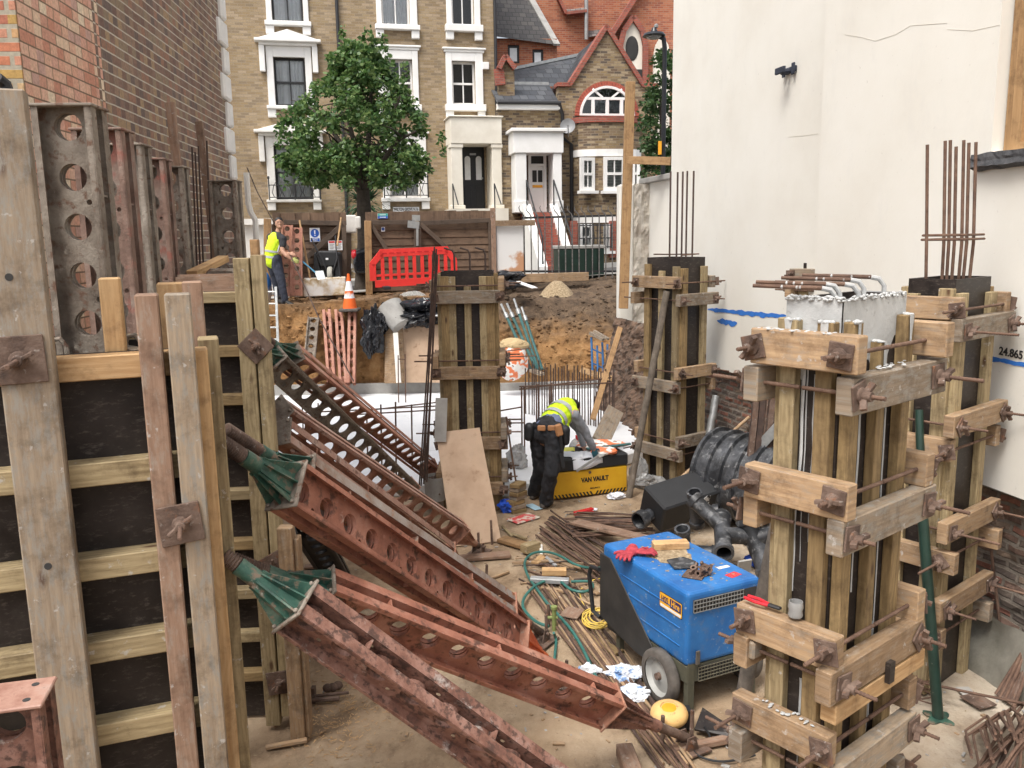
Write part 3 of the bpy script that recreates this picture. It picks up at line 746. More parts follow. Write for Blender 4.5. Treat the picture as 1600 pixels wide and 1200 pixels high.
for k in (0, 1):
    a = x0+k*w2+.09; b = x0+(k+1)*w2-.09; c = (a+b)/2; rr = (b-a)/2
    mb.prism([(a, .09, z0+.95), (b, .09, z0+.95)]+[(c+rr*math.cos(t*math.pi/8), .09, z0+1.6+rr*math.sin(t*math.pi/8)) for t in range(9)], (0, .008, 0))
mb.build('door_glass', 'curtain', d, local=True)
mb = MB(); lbox(mb, x0+w2-.1, x0+w2+.1, .08, .098, z0+1.72, z0+1.78); mb.ell((x1-.08, .06, z0+1.0), (.03, .04, .03)); mb.build('door_furniture', 'aluminium', d, local=True)
mb = MB(); lbox(mb, pb[0]-.1, pb[1]+.1, -1.3, .1, 1.9, zf-.003); mb.build('door_step', 'stone_cream', house, local=True)
mb = MB()
for px in (708, 773):
    a = HF.at(px, 310, -1.1)[0]; mb.tube([(a, -1.1, zf), (a, -1.1, zf+.75)], .02, 6); mb.tube([(a, -1.1, zf+.75), (a, -2.0, zf+.1)], .02, 6)
mb.build('handrail', 'black_iron', house, local=True)
q = rect(HF, 754, 97, 764, 108, -.1); mb = MB(); lbox(mb, q[0], q[1], -.12, 0, q[2], q[3]); mb.build('alarm_box', 'white_paint', house, local=True, bevel=.01)
mb = MB()
for px, py0 in ((776, 0), (534, 60)):
    a = HF.at(px, 170, -.06)[0]; mb.tube([(a, -.07, 2.3), (a, -.07, 13.8)], .05, 8)
mb.build('drainpipe', 'black_iron', house, local=True)
# street name plate
q = rect(HF, 614, 323.5, 655, 331, -.04)
mb = MB(); lbox(mb, q[0], q[1], -.05, -.01, q[2], q[3])
sg = mb.build('street_sign', 'sign_white', house, local=True)
tm = text_mb('WILTON GROVE N.16', .13, axes(((q[0]+q[1])/2, -.054, (q[2]+q[3])/2), X_, Z_), .004, .6)
tm.build('lettering', 'ink', sg, local=True)

# ---------------------------------------------------------------- the cottage with the pointed gable
KF = Frame((P(850, 400, 27.6).x, 27.6), 10)
cot = thing('gabled_cottage', 'small brown brick cottage with a pointed gable, arched window and white porch', 'house', (KF.o.x, KF.o.y, 0), KF.a)
kr = lambda *a, off=0.0: rect(KF, *a, off=off)
ka = lambda px, py, off=0.0: KF.at(px, py, off)
xl = ka(776, 250)[0]; xm = ka(873, 250)[0]; xr = ka(1024, 250)[0]
ze = ka(825, 164)[1]; zsx = ka(950, 135)[1]
dop = kr(824, 240, 852, 333)
mb = MB(); wall_open(mb, xl, xm, 1.5, ze, [dop], .25)
# gable front with shoulders
ap = ka(947, 46); sh0 = ka(890, 135); sh1 = ka(1004, 136)
mb.prism([(xm, -.02, 1.5), (xr, -.02, 1.5), (xr, -.02, sh1[1]), (sh1[0], -.02, sh1[1]), (ap[0], -.02, ap[1]), (sh0[0], -.02, sh0[1]), (xm, -.02, sh0[1])], (0, .35, 0))
lbox(mb, xr-.02, xr, .34, 5, 1.5, sh1[1]-.05)
mb.build('wall', 'stock_brick_dark', cot, local=True)
mb = MB()
def cop(a, b, w=.12):
    mb.beam((a[0], .14, a[1]), (b[0], .14, b[1]), .5, w)
cop((xm-.05, sh0[1]+.05), (sh0[0], sh0[1]+.05)); cop((sh1[0], sh1[1]+.05), (xr+.05, sh1[1]+.05))
cop((sh0[0]-.02, sh0[1]+.03), (ap[0], ap[1]+.08), .13); cop((ap[0], ap[1]+.08), (sh1[0]+.02, sh1[1]+.03), .13)
mb.build('coping', 'red_brick', cot, local=True)
# roofs
zt1 = ka(825, 130, 1.3)[1]
mb = MB(); mb.poly([(xl, -.25, ze+.02), (xm, -.25, ze+.02), (xm, 1.4, zt1), (xl, 1.4, zt1)]); 
u0 = ka(787, 122, 1.5); u1 = ka(900, 122, 1.5); u2 = ka(919, 84, 3.4); u3 = ka(785, 113, 3.4)
mb.poly([(u0[0], 1.5, zt1-.05), (u1[0]+.1, 1.5, zt1-.05), (u2[0]+.1, 3.4, u2[1]), (u3[0], 3.4, u3[1])])
mb.poly([(sh0[0], .3, sh0[1]), (ap[0], .3, ap[1]), (ap[0], 6, ap[1]), (sh0[0], 6, sh0[1])]); mb.poly([(ap[0], .3, ap[1]), (sh1[0], .3, sh1[1]), (sh1[0], 6, sh1[1]), (ap[0], 6, ap[1])])
mb.build('roof', 'slate', cot, local=True)
mb = MB(); lbox(mb, xl, xm, 1.32, 1.5, zt1-.06, zt1+.05); mb.build('lead_flashing', 'galv', cot, local=True); mb = MB(); mb.beam((u3[0], 3.4, u3[1]+.04), (u2[0]+.1, 3.4, u2[1]+.04), .2, .1); mb.build('lead_flashing', 'galv', cot, local=True)
mb = MB(); lbox(mb, xl+.02, xm-.02, -.3, -.03, ze-.16, ze+.015); mb.build('fascia', 'white_paint', cot, local=True)
mb = MB(); mb.tube([(xl, -.34, ze+.02), (xm, -.34, ze+.02)], .06, 8)
a = ka(879, 200, -.1)[0]; b = ka(893, 260, -.1)[0]; z1 = ka(880, 215, -.1)[1]; z2 = ka(893, 226, -.1)[1]
mb.tube([(a-.15, -.3, ze), (a, -.1, ze-.3), (a, -.1, z1), (b, -.1, z2), (b, -.1, 2.2)], .06, 8); mb.build('gutter', 'black_iron', cot, local=True)
pt = ka(789, 88, .3); p0 = ka(779, 108, .3); p1 = ka(804, 108, .3)
mb = MB(); mb.beam((p0[0], .3, p0[1]), (pt[0], .3, pt[1]), .3, .14); mb.beam((pt[0], .3, pt[1]), (p1[0], .3, p1[1]), .3, .14); zq = ka(780, 133, .3)[1]
mb.beam((p0[0], .3, p0[1]), (p0[0]+.05, .3, zq), .3, .14); mb.build('parapet_coping', 'red_brick', cot, local=True)
mb = MB(); mb.prism([(p0[0], .35, zq-.3), (p1[0], .35, zq-.3), (p1[0], .35, p1[1]), (pt[0], .35, pt[1]), (p0[0], .35, p0[1])], (0, .25, 0)); mb.build('parapet', 'stock_brick_dark', cot, local=True)
# lunette window with red brick arch
lc = ka(948.5, 181, -.05); lr = ka(991, 181, -.05)[0]-lc[0]
cx, cz = lc
arc = lambda r, n=20: [(cx+r*math.cos(math.pi*k/n), cz+r*math.sin(math.pi*k/n)) for k in range(n+1)]
mb = MB()
n = 34
for k in range(n):
    t0 = math.pi*(k+.06)/n; t1 = math.pi*(k+.94)/n
    q = [(cx+r*math.cos(t), -.06, cz+r*math.sin(t)) for r, t in ((lr, t0), (lr*1.17, t0), (lr*1.17, t1), (lr, t1))]
    mb.prism(q, (0, .06, 0))
mb.build('brick_arch', 'red_tile', cot, local=True)
mb = MB(); mb.prism([(x, -.035, z) for x, z in arc(lr*1.0)], (0, .012, 0)); lw = mb.build('window', 'dark_room', cot, local=True)  # dark half disc paints the unlit interior behind the lunette
mb = MB()
for (x, z), (x2, z2) in zip(arc(lr*.965), arc(lr*.965)[1:]): mb.beam((x, -.07, z), (x2, -.07, z2), .07, .09, (0, -1, 0))
zt = cz+lr*.58
lbox(mb, cx-lr*.8, cx+lr*.8, -.1, -.04, zt-.04, zt+.04)
for fx in (-.52, 0, .52): lbox(mb, cx+fx*lr-.05, cx+fx*lr+.05, -.099, -.039, cz, zt-.042)
for fx in (-.28, .28): mb.beam((cx+fx*lr*.6, -.07, zt+.03), (cx+fx*lr*1.9, -.07, cz+lr*.9), .06, .05, (0, -1, 0))
lbox(mb, cx-lr, cx+lr, -.11, -.03, cz-.001, cz+.06)
mb.build('frame', 'white_paint', lw, local=True)
mb = MB(); mb.prism([(x, -.05, z) for x, z in arc(lr*.96)], (0, .004, 0)); mb.build('pane', 'glass', lw, local=True)
mb = MB(); lbox(mb, cx-.5*lr, cx+.5*lr, -.04, -.034, cz+.03, zt-.05); mb.build('curtain', 'grey_cloth', lw, local=True)
# curved bay
bx0 = ka(897, 240, -.3)[0]; bx1 = ka(1005, 240, -.3)[0]; bc = (bx0+bx1)/2; bw = (bx1-bx0)/2
NB = 9
def bay(f, grow=0.0):
    t = math.pi*f
    return (bc-(bw+grow)*math.cos(t*.86+.07*math.pi)/math.cos(.07*math.pi), -.02-(.62+grow)*math.sin(t)**.6)
def bayring(z0, z1, grow=0.0):
    q = [bay(k/NB, grow) for k in range(NB+1)]
    return [(x, y, z0) for x, y in q]+[(bx1+grow, .1, z0), (bx0-grow, .1, z0)], (0, 0, z1-z0)
zb_t = ka(950, 191, -.6)[1]
mb = MB(); mb.prism(*bayring(1.5, zb_t)); mb.build('bay', 'stock_brick_dark', cot, local=True)
mb = MB(); mb.prism(*bayring(zb_t+.002, zb_t+.17, .06)); mb.build('bay_coping', 'red_brick', cot, local=True)
za, zc = ka(950, 244, -.6)[1], ka(950, 233, -.6)[1]
mb = MB(); mb.prism(*bayring(za, zc, .03)); mb.build('bay_band', 'white_paint', cot, local=True)
def flatwin(px0, py0, px1, py1, off, cols, ang=0.0, blind='blind'):
    x0, x1, z0, z1 = rect(KF, px0, py0, px1, py1, off)
    mb = MB(); y = off
    T = Matrix.Translation(V(((x0+x1)/2, y, 0))) @ Matrix.Rotation(ang, 4, 'Z')
    hw = (x1-x0)/2; L = []
    def bx(a, b, y0, y1, c, d, m=mb):
        i = len(m.v); lbox(m, a, b, y0, y1, c, d)
        for k in range(i, len(m.v)): m.v[k] = T @ m.v[k]
    bx(-hw, -hw+.1, -.04, .08, z0, z1); bx(hw-.1, hw, -.04, .08, z0, z1); bx(-hw+.1, hw-.1, -.04, .08, z0, z0+.12); bx(-hw+.1, hw-.1, -.04, .08, z1-.1, z1)
    zm = (z0+z1)/2; bx(-hw+.1, hw-.1, -.05, .06, zm-.04, zm+.04)
    for k in range(1, cols):
        xx = -hw+2*hw*k/cols; bx(xx-.02, xx+.02, -.02, .05, z0+.1, z1-.1)
    bx(-hw-.08, hw+.08, -.14, .08, z0-.09, z0-.002)
    wd = mb.build('window', 'white_paint', cot, local=True)
    m2 = MB(); n = int((z1-z0)/.055)
    for k in range(n): bx(-hw+.1, hw-.1, .02, .03, z0+.1+(z1-z0-.2)*k/n, z0+.1+(z1-z0-.2)*(k+.72)/n, m2)
    m2.build('blind', blind, wd, local=True)
    m3 = MB(); bx(-hw+.1, hw-.1, -.012, -.008, z0+.1, z1-.1, m3); m3.build('pane', 'glass', wd, local=True)
    m4 = MB(); bx(-hw+.05, hw-.05, .05, .07, z0+.1, z1-.1, m4); m4.build('room', 'dark_room', wd, local=True)  # dark sheet behind the blind paints the shaded interior
flatwin(906, 246, 930, 298, -.69, 2, .28); flatwin(943.5, 245, 976, 298, -.73, 2); flatwin(988, 248, 1000, 294, -.55, 1, -.55)
# basement windows and their bars
zb0, zb1 = ka(930, 348, -.7)[1], ka(930, 338, -.7)[1]
mb = MB(); mb.prism(*bayring(zb0, zb1, .05)); mb.build('basement_lintel', 'white_paint', cot, local=True)
flatwin(904, 350, 926, 392, -.74, 2, .2); flatwin(944, 350, 956, 392, -.76, 2)
mb = MB()
for i in range(10):
    p = ka(905+i*5.5, 370, -.9); mb.tube([(p[0], -.95, ka(930, 388, -.9)[1]), (p[0], -.95, ka(930, 350, -.9)[1])], .018, 5)
for py in (352, 372, 386): 
    z = ka(930, py, -.9)[1]; mb.tube([(ka(904, 370, -.9)[0], -.95, z), (ka(956, 370, -.9)[0], -.95, z)], .018, 5)
mb.build('window_bars', 'black_iron', cot, local=True)
for px in (896, 958): 
    mb = MB(); q = rect(KF, px-5, 345, px+6, 402, -.8); lbox(mb, q[0], q[1], -.84, -.6, q[2], q[3])
    mb.build('brick_pier', 'red_brick', cot, local=True)
# porch
zfl = dop[2]
pb = kr(802, 206, 880, 239, off=-.9); mb = MB(); lbox(mb, pb[0], pb[1], -.95, 0, pb[2], pb[3]); lbox(mb, pb[0]-.08, pb[1]+.08, -1.04, .0, pb[3]+.002, pb[3]+.1)
for a, b in ((806, 823), (865, 878)):
    x0 = ka(a, 280, -.9)[0]; x1 = ka(b, 280, -.9)[0]; lbox(mb, x0, x1, -.9, -.62, zfl, pb[2]-.002); lbox(mb, x0-.04, x1+.04, -.94, -.58, zfl, zfl+.35); lbox(mb, x0+.02, x1-.02, -.618, 0, zfl, pb[2]-.003)
mb.build('porch', 'white_paint', cot, local=True, bevel=.012)
x0, x1, z0, z1 = dop
mb = MB(); fr = .09
lbox(mb, x0, x0+fr, .08, .18, z0, z1); lbox(mb, x1-fr, x1, .08, .18, z0, z1); lbox(mb, x0+fr, x1-fr, .08, .18, z1-fr, z1); zl = z0+(z1-z0)*.78; lbox(mb, x0+fr, x1-fr, .08, .18, zl, zl+.08)
lbox(mb, x0+fr, x1-fr, .12, .16, z0, zl-.003)
for i_ in range(len(mb.v)): mb.v[i_] = mb.v[i_]-V((0, .28, 0))
d = mb.build('door', 'white_paint', cot, local=True, bevel=.006)
mb = MB(); wd = x1-x0-2*fr
for k in (0, 1): lbox(mb, x0+fr+wd*(.1+.45*k), x0+fr+wd*(.45+.45*k), .108-.28, .118-.28, z0+.95, zl-.12)
lbox(mb, x0+fr, x1-fr, .12-.28, .13-.28, zl+.085, z1-fr); mb.build('door_glass', 'dark_room', d, local=True)
mb = MB(); lbox(mb, (x0+x1)/2-.16, (x0+x1)/2+.16, .1-.28, .115-.28, z0+.78, z0+.86); mb.build('letter_plate', 'amber', d, local=True)
# red steps with white side walls
mb = MB(); sx0 = ka(829, 334, -.9)[0]; sx1 = ka(858, 334, -.9)[0]; N = 10; zg = zs(0)+.1
for k in range(N):
    zt_ = zfl-(k+.0)*(zfl-zg)/N; lbox(mb, sx0, sx1, -1.0-.22*(k+1), -1.0-.22*k, zg-.3, zt_)
lbox(mb, sx0-.15, sx1+.15, -1.0, .2, zg-.3, zfl-.002)
mb.build('steps', 'red_brick', cot, local=True)
mb = MB()
for x in (sx0-.13, sx1+.13):
    mb.prism([(x-.12, -.95, zfl+.25), (x-.12, -3.3, zg+.15), (x-.12, -3.3, zg-.3), (x-.12, -.95, zg-.3)], (.24, 0, 0))
mb.build('stair_wall', 'white_paint', cot, local=True)
mb = MB()
for x in (sx0-.13, sx1+.13):
    mb.tube([(x, -1.0, zfl+.2), (x, -1.0, zfl+.95), (x, -3.2, zg+.95), (x, -3.2, zg+.1)], .025, 6)
mb.build('handrail', 'black_iron', cot, local=True)
dc = ka(888, 198, -.35)
mb = MB(); mb.lathe([(.0, .0), (.1, .015), (.18, .05), (.23, .09), (.235, .095), (.18, .06), (.1, .025), (0, .012)], (dc[0], -.3, dc[1]), (-.35, -1, .25), 20)
mb.tube([(dc[0], -.3, dc[1]), (dc[0], 0, dc[1]-.15)], .03, 6); mb.tube([(dc[0], -.35, dc[1]-.3), (dc[0]-.1, -.72, dc[1]+.02)], .015, 5); mb.build('satellite_dish', plain('grey_dish', (.22, .22, .225), .5), cot, local=True)

# ---------------------------------------------------------------- red brick chapel behind
QF = Frame((P(900, 300, 35).x, 35), 6)
chap = thing('brick_chapel', 'orange-red brick chapel with steep slate roofs rising behind the cottage', 'chapel', (QF.o.x, QF.o.y, 0), QF.a)
qa = lambda px, py, y=0.0: (QF.at(px, py, y)[0], y, QF.at(px, py, y)[1])
mb = MB()
mb.prism([qa(868, 300, 0), qa(985, 300, 0), qa(985, -40, 0), qa(815, -40, 0), qa(815, 60, 0), qa(868, 60, 0)], (0, .4, 0))      # tall middle wall
c0 = qa(776, 300, -2.5); c1 = qa(872, 300, -2.5)
opz = [rect(QF, 793.5, 70, 811.5, 99, -2.5), rect(QF, 832, 77, 849, 101, -2.5)]
i0 = len(mb.v); wall_open(mb, c0[0], c1[0], 2, qa(825, 60, -2.5)[2], opz, .2)
for k in range(i0, len(mb.v)): mb.v[k] = mb.v[k]+V((0, -2.5, 0))
lbox(mb, c1[0]-.02, c1[0], -2.48, 0, 2, qa(870, 68, -2.5)[2])
mb.prism([qa(953, 300, -1.4), qa(1075, 300, -1.4), qa(1075, 20, -1.4), qa(1034, -75, -1.4), qa(990, 0, -1.4), qa(955, 55, -1.4)], (0, .4, 0))
lbox(mb, qa(953, 200, -1.4)[0], qa(953, 200, -1.4)[0]+.3, -1.0, 0, 2, qa(955, 55, -1.4)[2])
mb.build('wall', 'orange_brick', chap, local=True)
for o in opz:
    o = tuple(o)
    i = MB(); lbox(i, o[0]-.06, o[1]+.06, -2.42, -2.36, o[2]-.04, o[3]+.04); wd = i.build('window', 'black_iron', chap, local=True)
    i = MB(); lbox(i, o[0]+.08, o[1]-.08, -2.44, -2.425, o[2]+.08, o[3]-.1); i.build('pane', 'curtain', wd, local=True)
mb = MB(); mb.poly([qa(775, 57, -2.7), qa(870, 70, -2.7), qa(826, -8, -.2), qa(775, -16, -.2)]); mb.build('slate_roof', 'slate_old', chap, local=True)
mb = MB(); mb.beam(qa(870, 70, -2.68), qa(826, -8, -.18), .25, .08); mb.build('verge', 'concrete', chap, local=True)
mb = MB(); mb.poly([qa(884, 22, -.25), qa(917, 18, -.25), qa(917, -20, 1.2), qa(862, -20, 1.2)]); mb.poly([qa(917, 58, -.3), qa(960, 52, -.3), qa(1000, -30, 2.4), qa(917, -30, 2.4)]); mb.build('upper_roof', 'clay_tile', chap, local=True)
mb = MB(); mb.beam(qa(884, 22, -.3), qa(869, -10, -.3), .3, .12); mb.beam(qa(884, 22, -.3), qa(916, 18, -.3), .3, .1); mb.beam(qa(953, 57, -1.5), qa(992, -4, -1.5), .5, .18); mb.beam(qa(992, -4, -1.5), qa(1034, -78, -1.5), .5, .18); mb.build('coping', 'red_brick', chap, local=True)
mb = MB(); mb.tube([qa(916, 62, -.35), qa(916, -20, -.35)], .08, 8); mb.build('drainpipe', 'galv', chap, local=True)
wc = qa(988, 76, -1.5); ww = qa(1000, 76, -1.5)[0]-wc[0]
mb = MB()
def lancet(r, top):
    return [(wc[0]-r, -1.52, wc[2]-4), (wc[0]+r, -1.52, wc[2]-4), (wc[0]+r, -1.52, wc[2]+.1), (wc[0]+r*.75, -1.52, wc[2]+top*.55), (wc[0], -1.52, wc[2]+top), (wc[0]-r*.75, -1.52, wc[2]+top*.55), (wc[0]-r, -1.52, wc[2]+.1)]
mb.prism(lancet(ww*1.5, 1.0), (0, .1, 0)); lw = mb.build('lancet_window', 'stone_cream', chap, local=True)
mb = MB(); mb.ell((wc[0]-.02, -1.53, wc[2]), (ww*.85, .03, .45), n=20); lbox(mb, wc[0]-.15, wc[0]+.55, -1.545, -1.52, wc[2]-3.5, wc[2]-.75); mb.build('pane', 'dark_room', lw, local=True)
mb = MB(); pts = lancet(ww*1.62, 1.12)
for a, b in zip(pts[1:], pts[2:]+pts[:1]): mb.beam(V(a)+V((0, -.03, 0)), V(b)+V((0, -.03, 0)), .2, .22, (0, -1, 0))
mb.build('brick_arch', 'red_brick', lw, local=True)
wc = qa(1034, 92, -1.5)
mb = MB(); mb.prism(lancet(ww*1.1, .9), (0, .1, 0)); lw2 = mb.build('lancet_window', 'stone_cream', chap, local=True)
mb = MB(); mb.ell((wc[0], -1.53, wc[2]), (ww*.6, .03, .4), n=20); mb.build('pane', 'dark_room', lw2, local=True)
# ================================================================ NEAR BUILDINGS
def xat(px, Y, py=370): return P(px, py, Y).x
# left: pier of reclaimed brick and long dark flank wall
pA, pB, pE = V((xat(65, 5.2), 5.2, 0)), V((xat(181, 6.4), 6.4, 0)), V((xat(371, 10.45), 10.45, 0))
lang = math.atan2(pE.y-pB.y, pE.x-pB.x)-math.pi/2
lb = thing('flank_wall_house', 'house flank of dark plum brick with pale mortar on the left edge', 'house', (pB.x, pB.y, 0), lang)
L = (pE-pB).length
mb = MB(); mb.prism([(0, -.05, -.3), (0, L, -.3), (-5, L, -.3), (-5, -.05, -.3)], (0, 0, 13.5)); mb.build('wall', 'plum_brick', lb, local=True)
mb = MB(); mb.poly([(.2, -.3, 13), (.2, L+.2, 13), (-3, L+.2, 16), (-3, -.3, 16)]); mb.build('roof', 'slate', lb, local=True)
for k in range(27):
    z = 4.12+k*.3; wdt = .36 if k % 2 else .22
    mb = MB(); mb.box((-.02, L-wdt/2+.05, z+.145), (.13, wdt, .275)); mb.box((-.3, L+.02, z+.145), (.42, .09, .275))
    mb.build('quoin', 'white_paint', lb, local=True, bevel=.02)
mb = MB(); p = P(384, 278, 10.6); T = TM[lb.name].inverted()
mb.tube([T @ P(385, 270, 10.6), T @ P(388, 318, 10.6), T @ P(392, 332, 10.6), T @ P(399, 344, 10.6), T @ P(401, 400, 10.6)], .035, 8); mb.build('drainpipe', 'white_dirty', lb, local=True)
pa = math.atan2(pB.y-pA.y, pB.x-pA.x)-math.pi/2
pier = thing('brick_pier', 'projecting pier of reclaimed pink and yellow bricks at the left edge', 'pier', (pA.x, pA.y, 0), pa)
Lp = (pB-pA).length+.05
mb = MB(); mb.prism([(0, 0, -.3), (0, Lp, -.3), (-.4, Lp, -.3), (-.4, .02, -.3)], (0, 0, 13)); mb.build('side_brickwork', 'pink_brick', pier, local=True)
mb = MB(); mb.prism([(-.003, -.012, -.3), (-.003, .3, -.3), (-4, .3, -.3), (-4, -.012, -.3)], (0, 0, 13)); mb.build('front_brickwork', 'mixed_brick', pier, local=True)
mb = MB(); mb.tube([P(-5, 122, 5.05), P(8, 132, 5.1), P(14, 150, 5.1)], .035, 8); mb.build('cable', 'matt_black', pier)

# right: cream rendered building on old brick footings
def wl(D, off=0.0): return V((2.75+.214*(12-D)-off, D, 0))
rdir = (wl(5)-wl(12)).normalized(); rang = math.atan2(rdir.y, rdir.x)
ro = wl(13.5)
rb = thing('rendered_building', 'cream rendered building wall standing on old brick footings on the right', 'house', (ro.x, ro.y, 0), rang)
Ti = TM[rb.name].inverted(); 
# local x runs towards the camera, local y points into the building (to the right)
def lx(D): return (Ti @ wl(D)).x
sgn = 1 if (Ti @ (wl(12)+V((1, 0, 0)))).y > 0 else -1
wt = 5.0
zbA = 1.57
class RF: pass
RFr = Frame((ro.x, ro.y), math.degrees(rang))     # same axes for measuring
def ratb(px, py, off=0.0): return RFr.at(px, py, off)
xB = ratb(1283, 200, -.25)[0]; xA = ratb(1095, 200)[0]
xw0 = ratb(1568, 100, -.25)[0]-.12
def wallpiece(mb, x0, x1, y0, z0, z1, holes=()):
    i = len(mb.v); wall_open(mb, x0, x1, z0, z1, list(holes), .25)
    for k in range(i, len(mb.v)): mb.v[k] = mb.v[k]+V((0, y0, 0))
mb = MB()
zs0 = ratb(1570, 236, -.25)[1]
win = (ratb(1555, 150, -.25)[0], ratb(1555, 150, -.25)[0]+1.6, zs0, zs0+2.2)
wallpiece(mb, xB, 14, -.25, 1.42, 12, [win])
mb.poly([(xB, -.25, 1.42), (xB, -.25, 12), (xB, .02, 12), (xB, .02, 1.42)])
wallpiece(mb, xA, xB+.1, 0, zbA, 12)
mb.poly([(xA, 0, zbA), (xA, 0, 12), (xA, .12, 12), (xA, .12, zbA)])
wallpiece(mb, -.02, xA+.1, .1, zbA, 12)
mb.poly([(-.02, .1, zbA), (-.02, wt, zbA), (-.02, wt, 12), (-.02, .1, 12)])
mb.poly([(xB, -.25, 1.42), (14, -.25, 1.42), (14, .4, 1.42), (xB, .4, 1.42)]); mb.poly([(-.02, .0, zbA), (xB, .0, zbA), (xB, .4, zbA), (-.02, .4, zbA)])
mb.build('rendered_wall', 'render', rb, local=True)
mb = MB()
def foot(u, v):
    x = -.3+14*u; z = -.2+(zbA+.25)*v
    if x > xB: z = -.2+(1.42+.25)*v
    y = (-.02 if x < xB else -.22)+.12-.0
    n = fbm((x, z, 2), 1.2, 4); n2 = fbm((x, z, 9), 6, 3)
    return V((x, y-.07*n-.035*n2+.05*v, z))
mb.grid(foot, 190, 36, smooth=False); mb.build('brick_footing', 'old_brick', rb, local=True)
mb = MB()
def toe(u, v):
    x = xB+1.1+4.5*u; y = -.25-.16*(1-v)-.05; z = -.05+.5*v+.04*fbm((x, v, 3), 2)
    return V((x, y+.1*fbm((x, v, 5), 1.5), z))
mb.grid(toe, 40, 8); mb.build('concrete_toe', mottle('damp_concrete', [(.3, (.10, .095, .075)), (.7, (.23, .215, .18))], 3, .9, .5), rb, local=True)
# timber window in the opening and its broken sill
mb = MB(); a, b, c, d = win; off = -.25
lbox(mb, a+.10, a+.2, off+.07, off+.17, c, d); lbox(mb, a+.2, b, off+.07, off+.17, c, c+.06)
lbox(mb, a+.02, a+.1, off+.09, off+.2, c, d)
wf = mb.build('window', 'orange_post', rb, local=True)
mb = MB(); lbox(mb, a+.2, b, off+.13, off+.16, c+.06, d); mb.build('board', 'red_timber', wf, local=True)
mb = MB()
def sill(u, v):
    x = a-.12+1.9*u; t = v*4
    n = .015*fbm((x, v*3, 4), 7)
    pr = [(.05, .0), (-.07, .0), (-.075, -.09), (-.02, -.12), (.05, -.12)]
    k = min(3, int(t)); f = t-k
    y = pr[k][0]*(1-f)+pr[k+1][0]*f; z = pr[k][1]*(1-f)+pr[k+1][1]*f
    return V((x, off+y+n, c-.004+z+n))
mb.grid(sill, 50, 12, smooth=False); q = [sill(0, k/4) for k in range(5)]; mb.poly(q); mb.build('window_sill', mottle('slate_sill', [(0.3, (0.03, 0.032, 0.036)), (0.7, (0.11, 0.11, 0.115))], 20, 0.8, 0.5), rb, local=True)
# black bracket on the wall
k = RFr.at(1237, 110); mb = MB()
lbox(mb, k[0]-.12, k[0]+.12, -.03, -.002, k[1]-.03, k[1]+.035)
for s in (-1, 1): lbox(mb, k[0]+s*.1-.03, k[0]+s*.1+.03, -.05, -.031, k[1]-.06, k[1]+.065)
mb.tube([(k[0], -.03, k[1]-.01), (k[0], -.13, k[1]-.02)], .035, 8); lbox(mb, k[0]-.09, k[0]+.09, -.16, -.13, k[1]-.04, k[1]+.03)
mb.build('wall_bracket', 'navy_cloth', rb, local=True, bevel=.006)
# sprayed datum marks
def strip(px0, py0, px1, py1, off, th, seed, n=60):
    a = RFr.at(px0, py0, off); b = RFr.at(px1, py1, off); mb = MB(); top = []; bot = []
    for i in range(n+1):
        t = i/n; x = a[0]+(b[0]-a[0])*t; z = a[1]+(b[1]-a[1])*t
        e = .35+.65*min(1, t*8, (1-t)*8)
        top.append(V((x, off-.004, z+th*e*(.5+.45*fbm((x, seed, 0), 6)))))
        bot.append(V((x, off-.004, z-th*e*(.5+.9*abs(fbm((x, seed, 5), 4))))))
    A = mb.pts(top); B = mb.pts(bot)
    for i in range(n): mb.face((B[i], B[i+1], A[i+1], A[i]))
    return mb
for args in ((1106, 483, 1244, 496, 0, .045, 1), (1121, 501, 1152, 505, 0, .05, 2), (1538, 557, 1640, 578, -.25, .03, 3)):
    strip(*args).build('spray_mark', 'spray', rb, local=True)
a = RFr.at(1580, 552, -.25)
T4 = axes((a[0], -.254, a[1]), V((1, 0, -.03)), Z_)
tm = text_mb('24.865', .085, T4, .003, 1.0); tm.build('level_number', 'ink', rb, local=True)
mb = MB()
for pts in (((1150, 100, 0), (1228, 112, 0), (1262, 104, 0), (1281, 101, 0)), ((1170, 213, 0), (1225, 211, 0), (1280, 206, 0))):
    pass
cr = [RFr.at(x, y, -.25) for x, y in ((1320, 54), (1345, 58), (1368, 64), (1400, 54), (1423, 40), (1480, 36))]
mb.tube([(p[0], -.251, p[1]) for p in cr], .0016, 4); CK = plain('hairline_crack', (0.56, 0.52, 0.45), .9); mb.build('render_crack', CK, rb, local=True); mb = MB()
cr = [RFr.at(x, y, -.25) for x, y in ((1480, 46), (1520, 48), (1562, 39))]; mb.tube([(p[0], -.251, p[1]) for p in cr], .0014, 4); mb.build('render_crack', CK, rb, local=True); mb = MB()
cr = [RFr.at(x, y, 0) for x, y in ((1232, 214), (1255, 212), (1278, 209))]; mb.tube([(p[0], -.001, p[1]) for p in cr], .002, 4)
mb.build('render_crack', CK, rb, local=True)

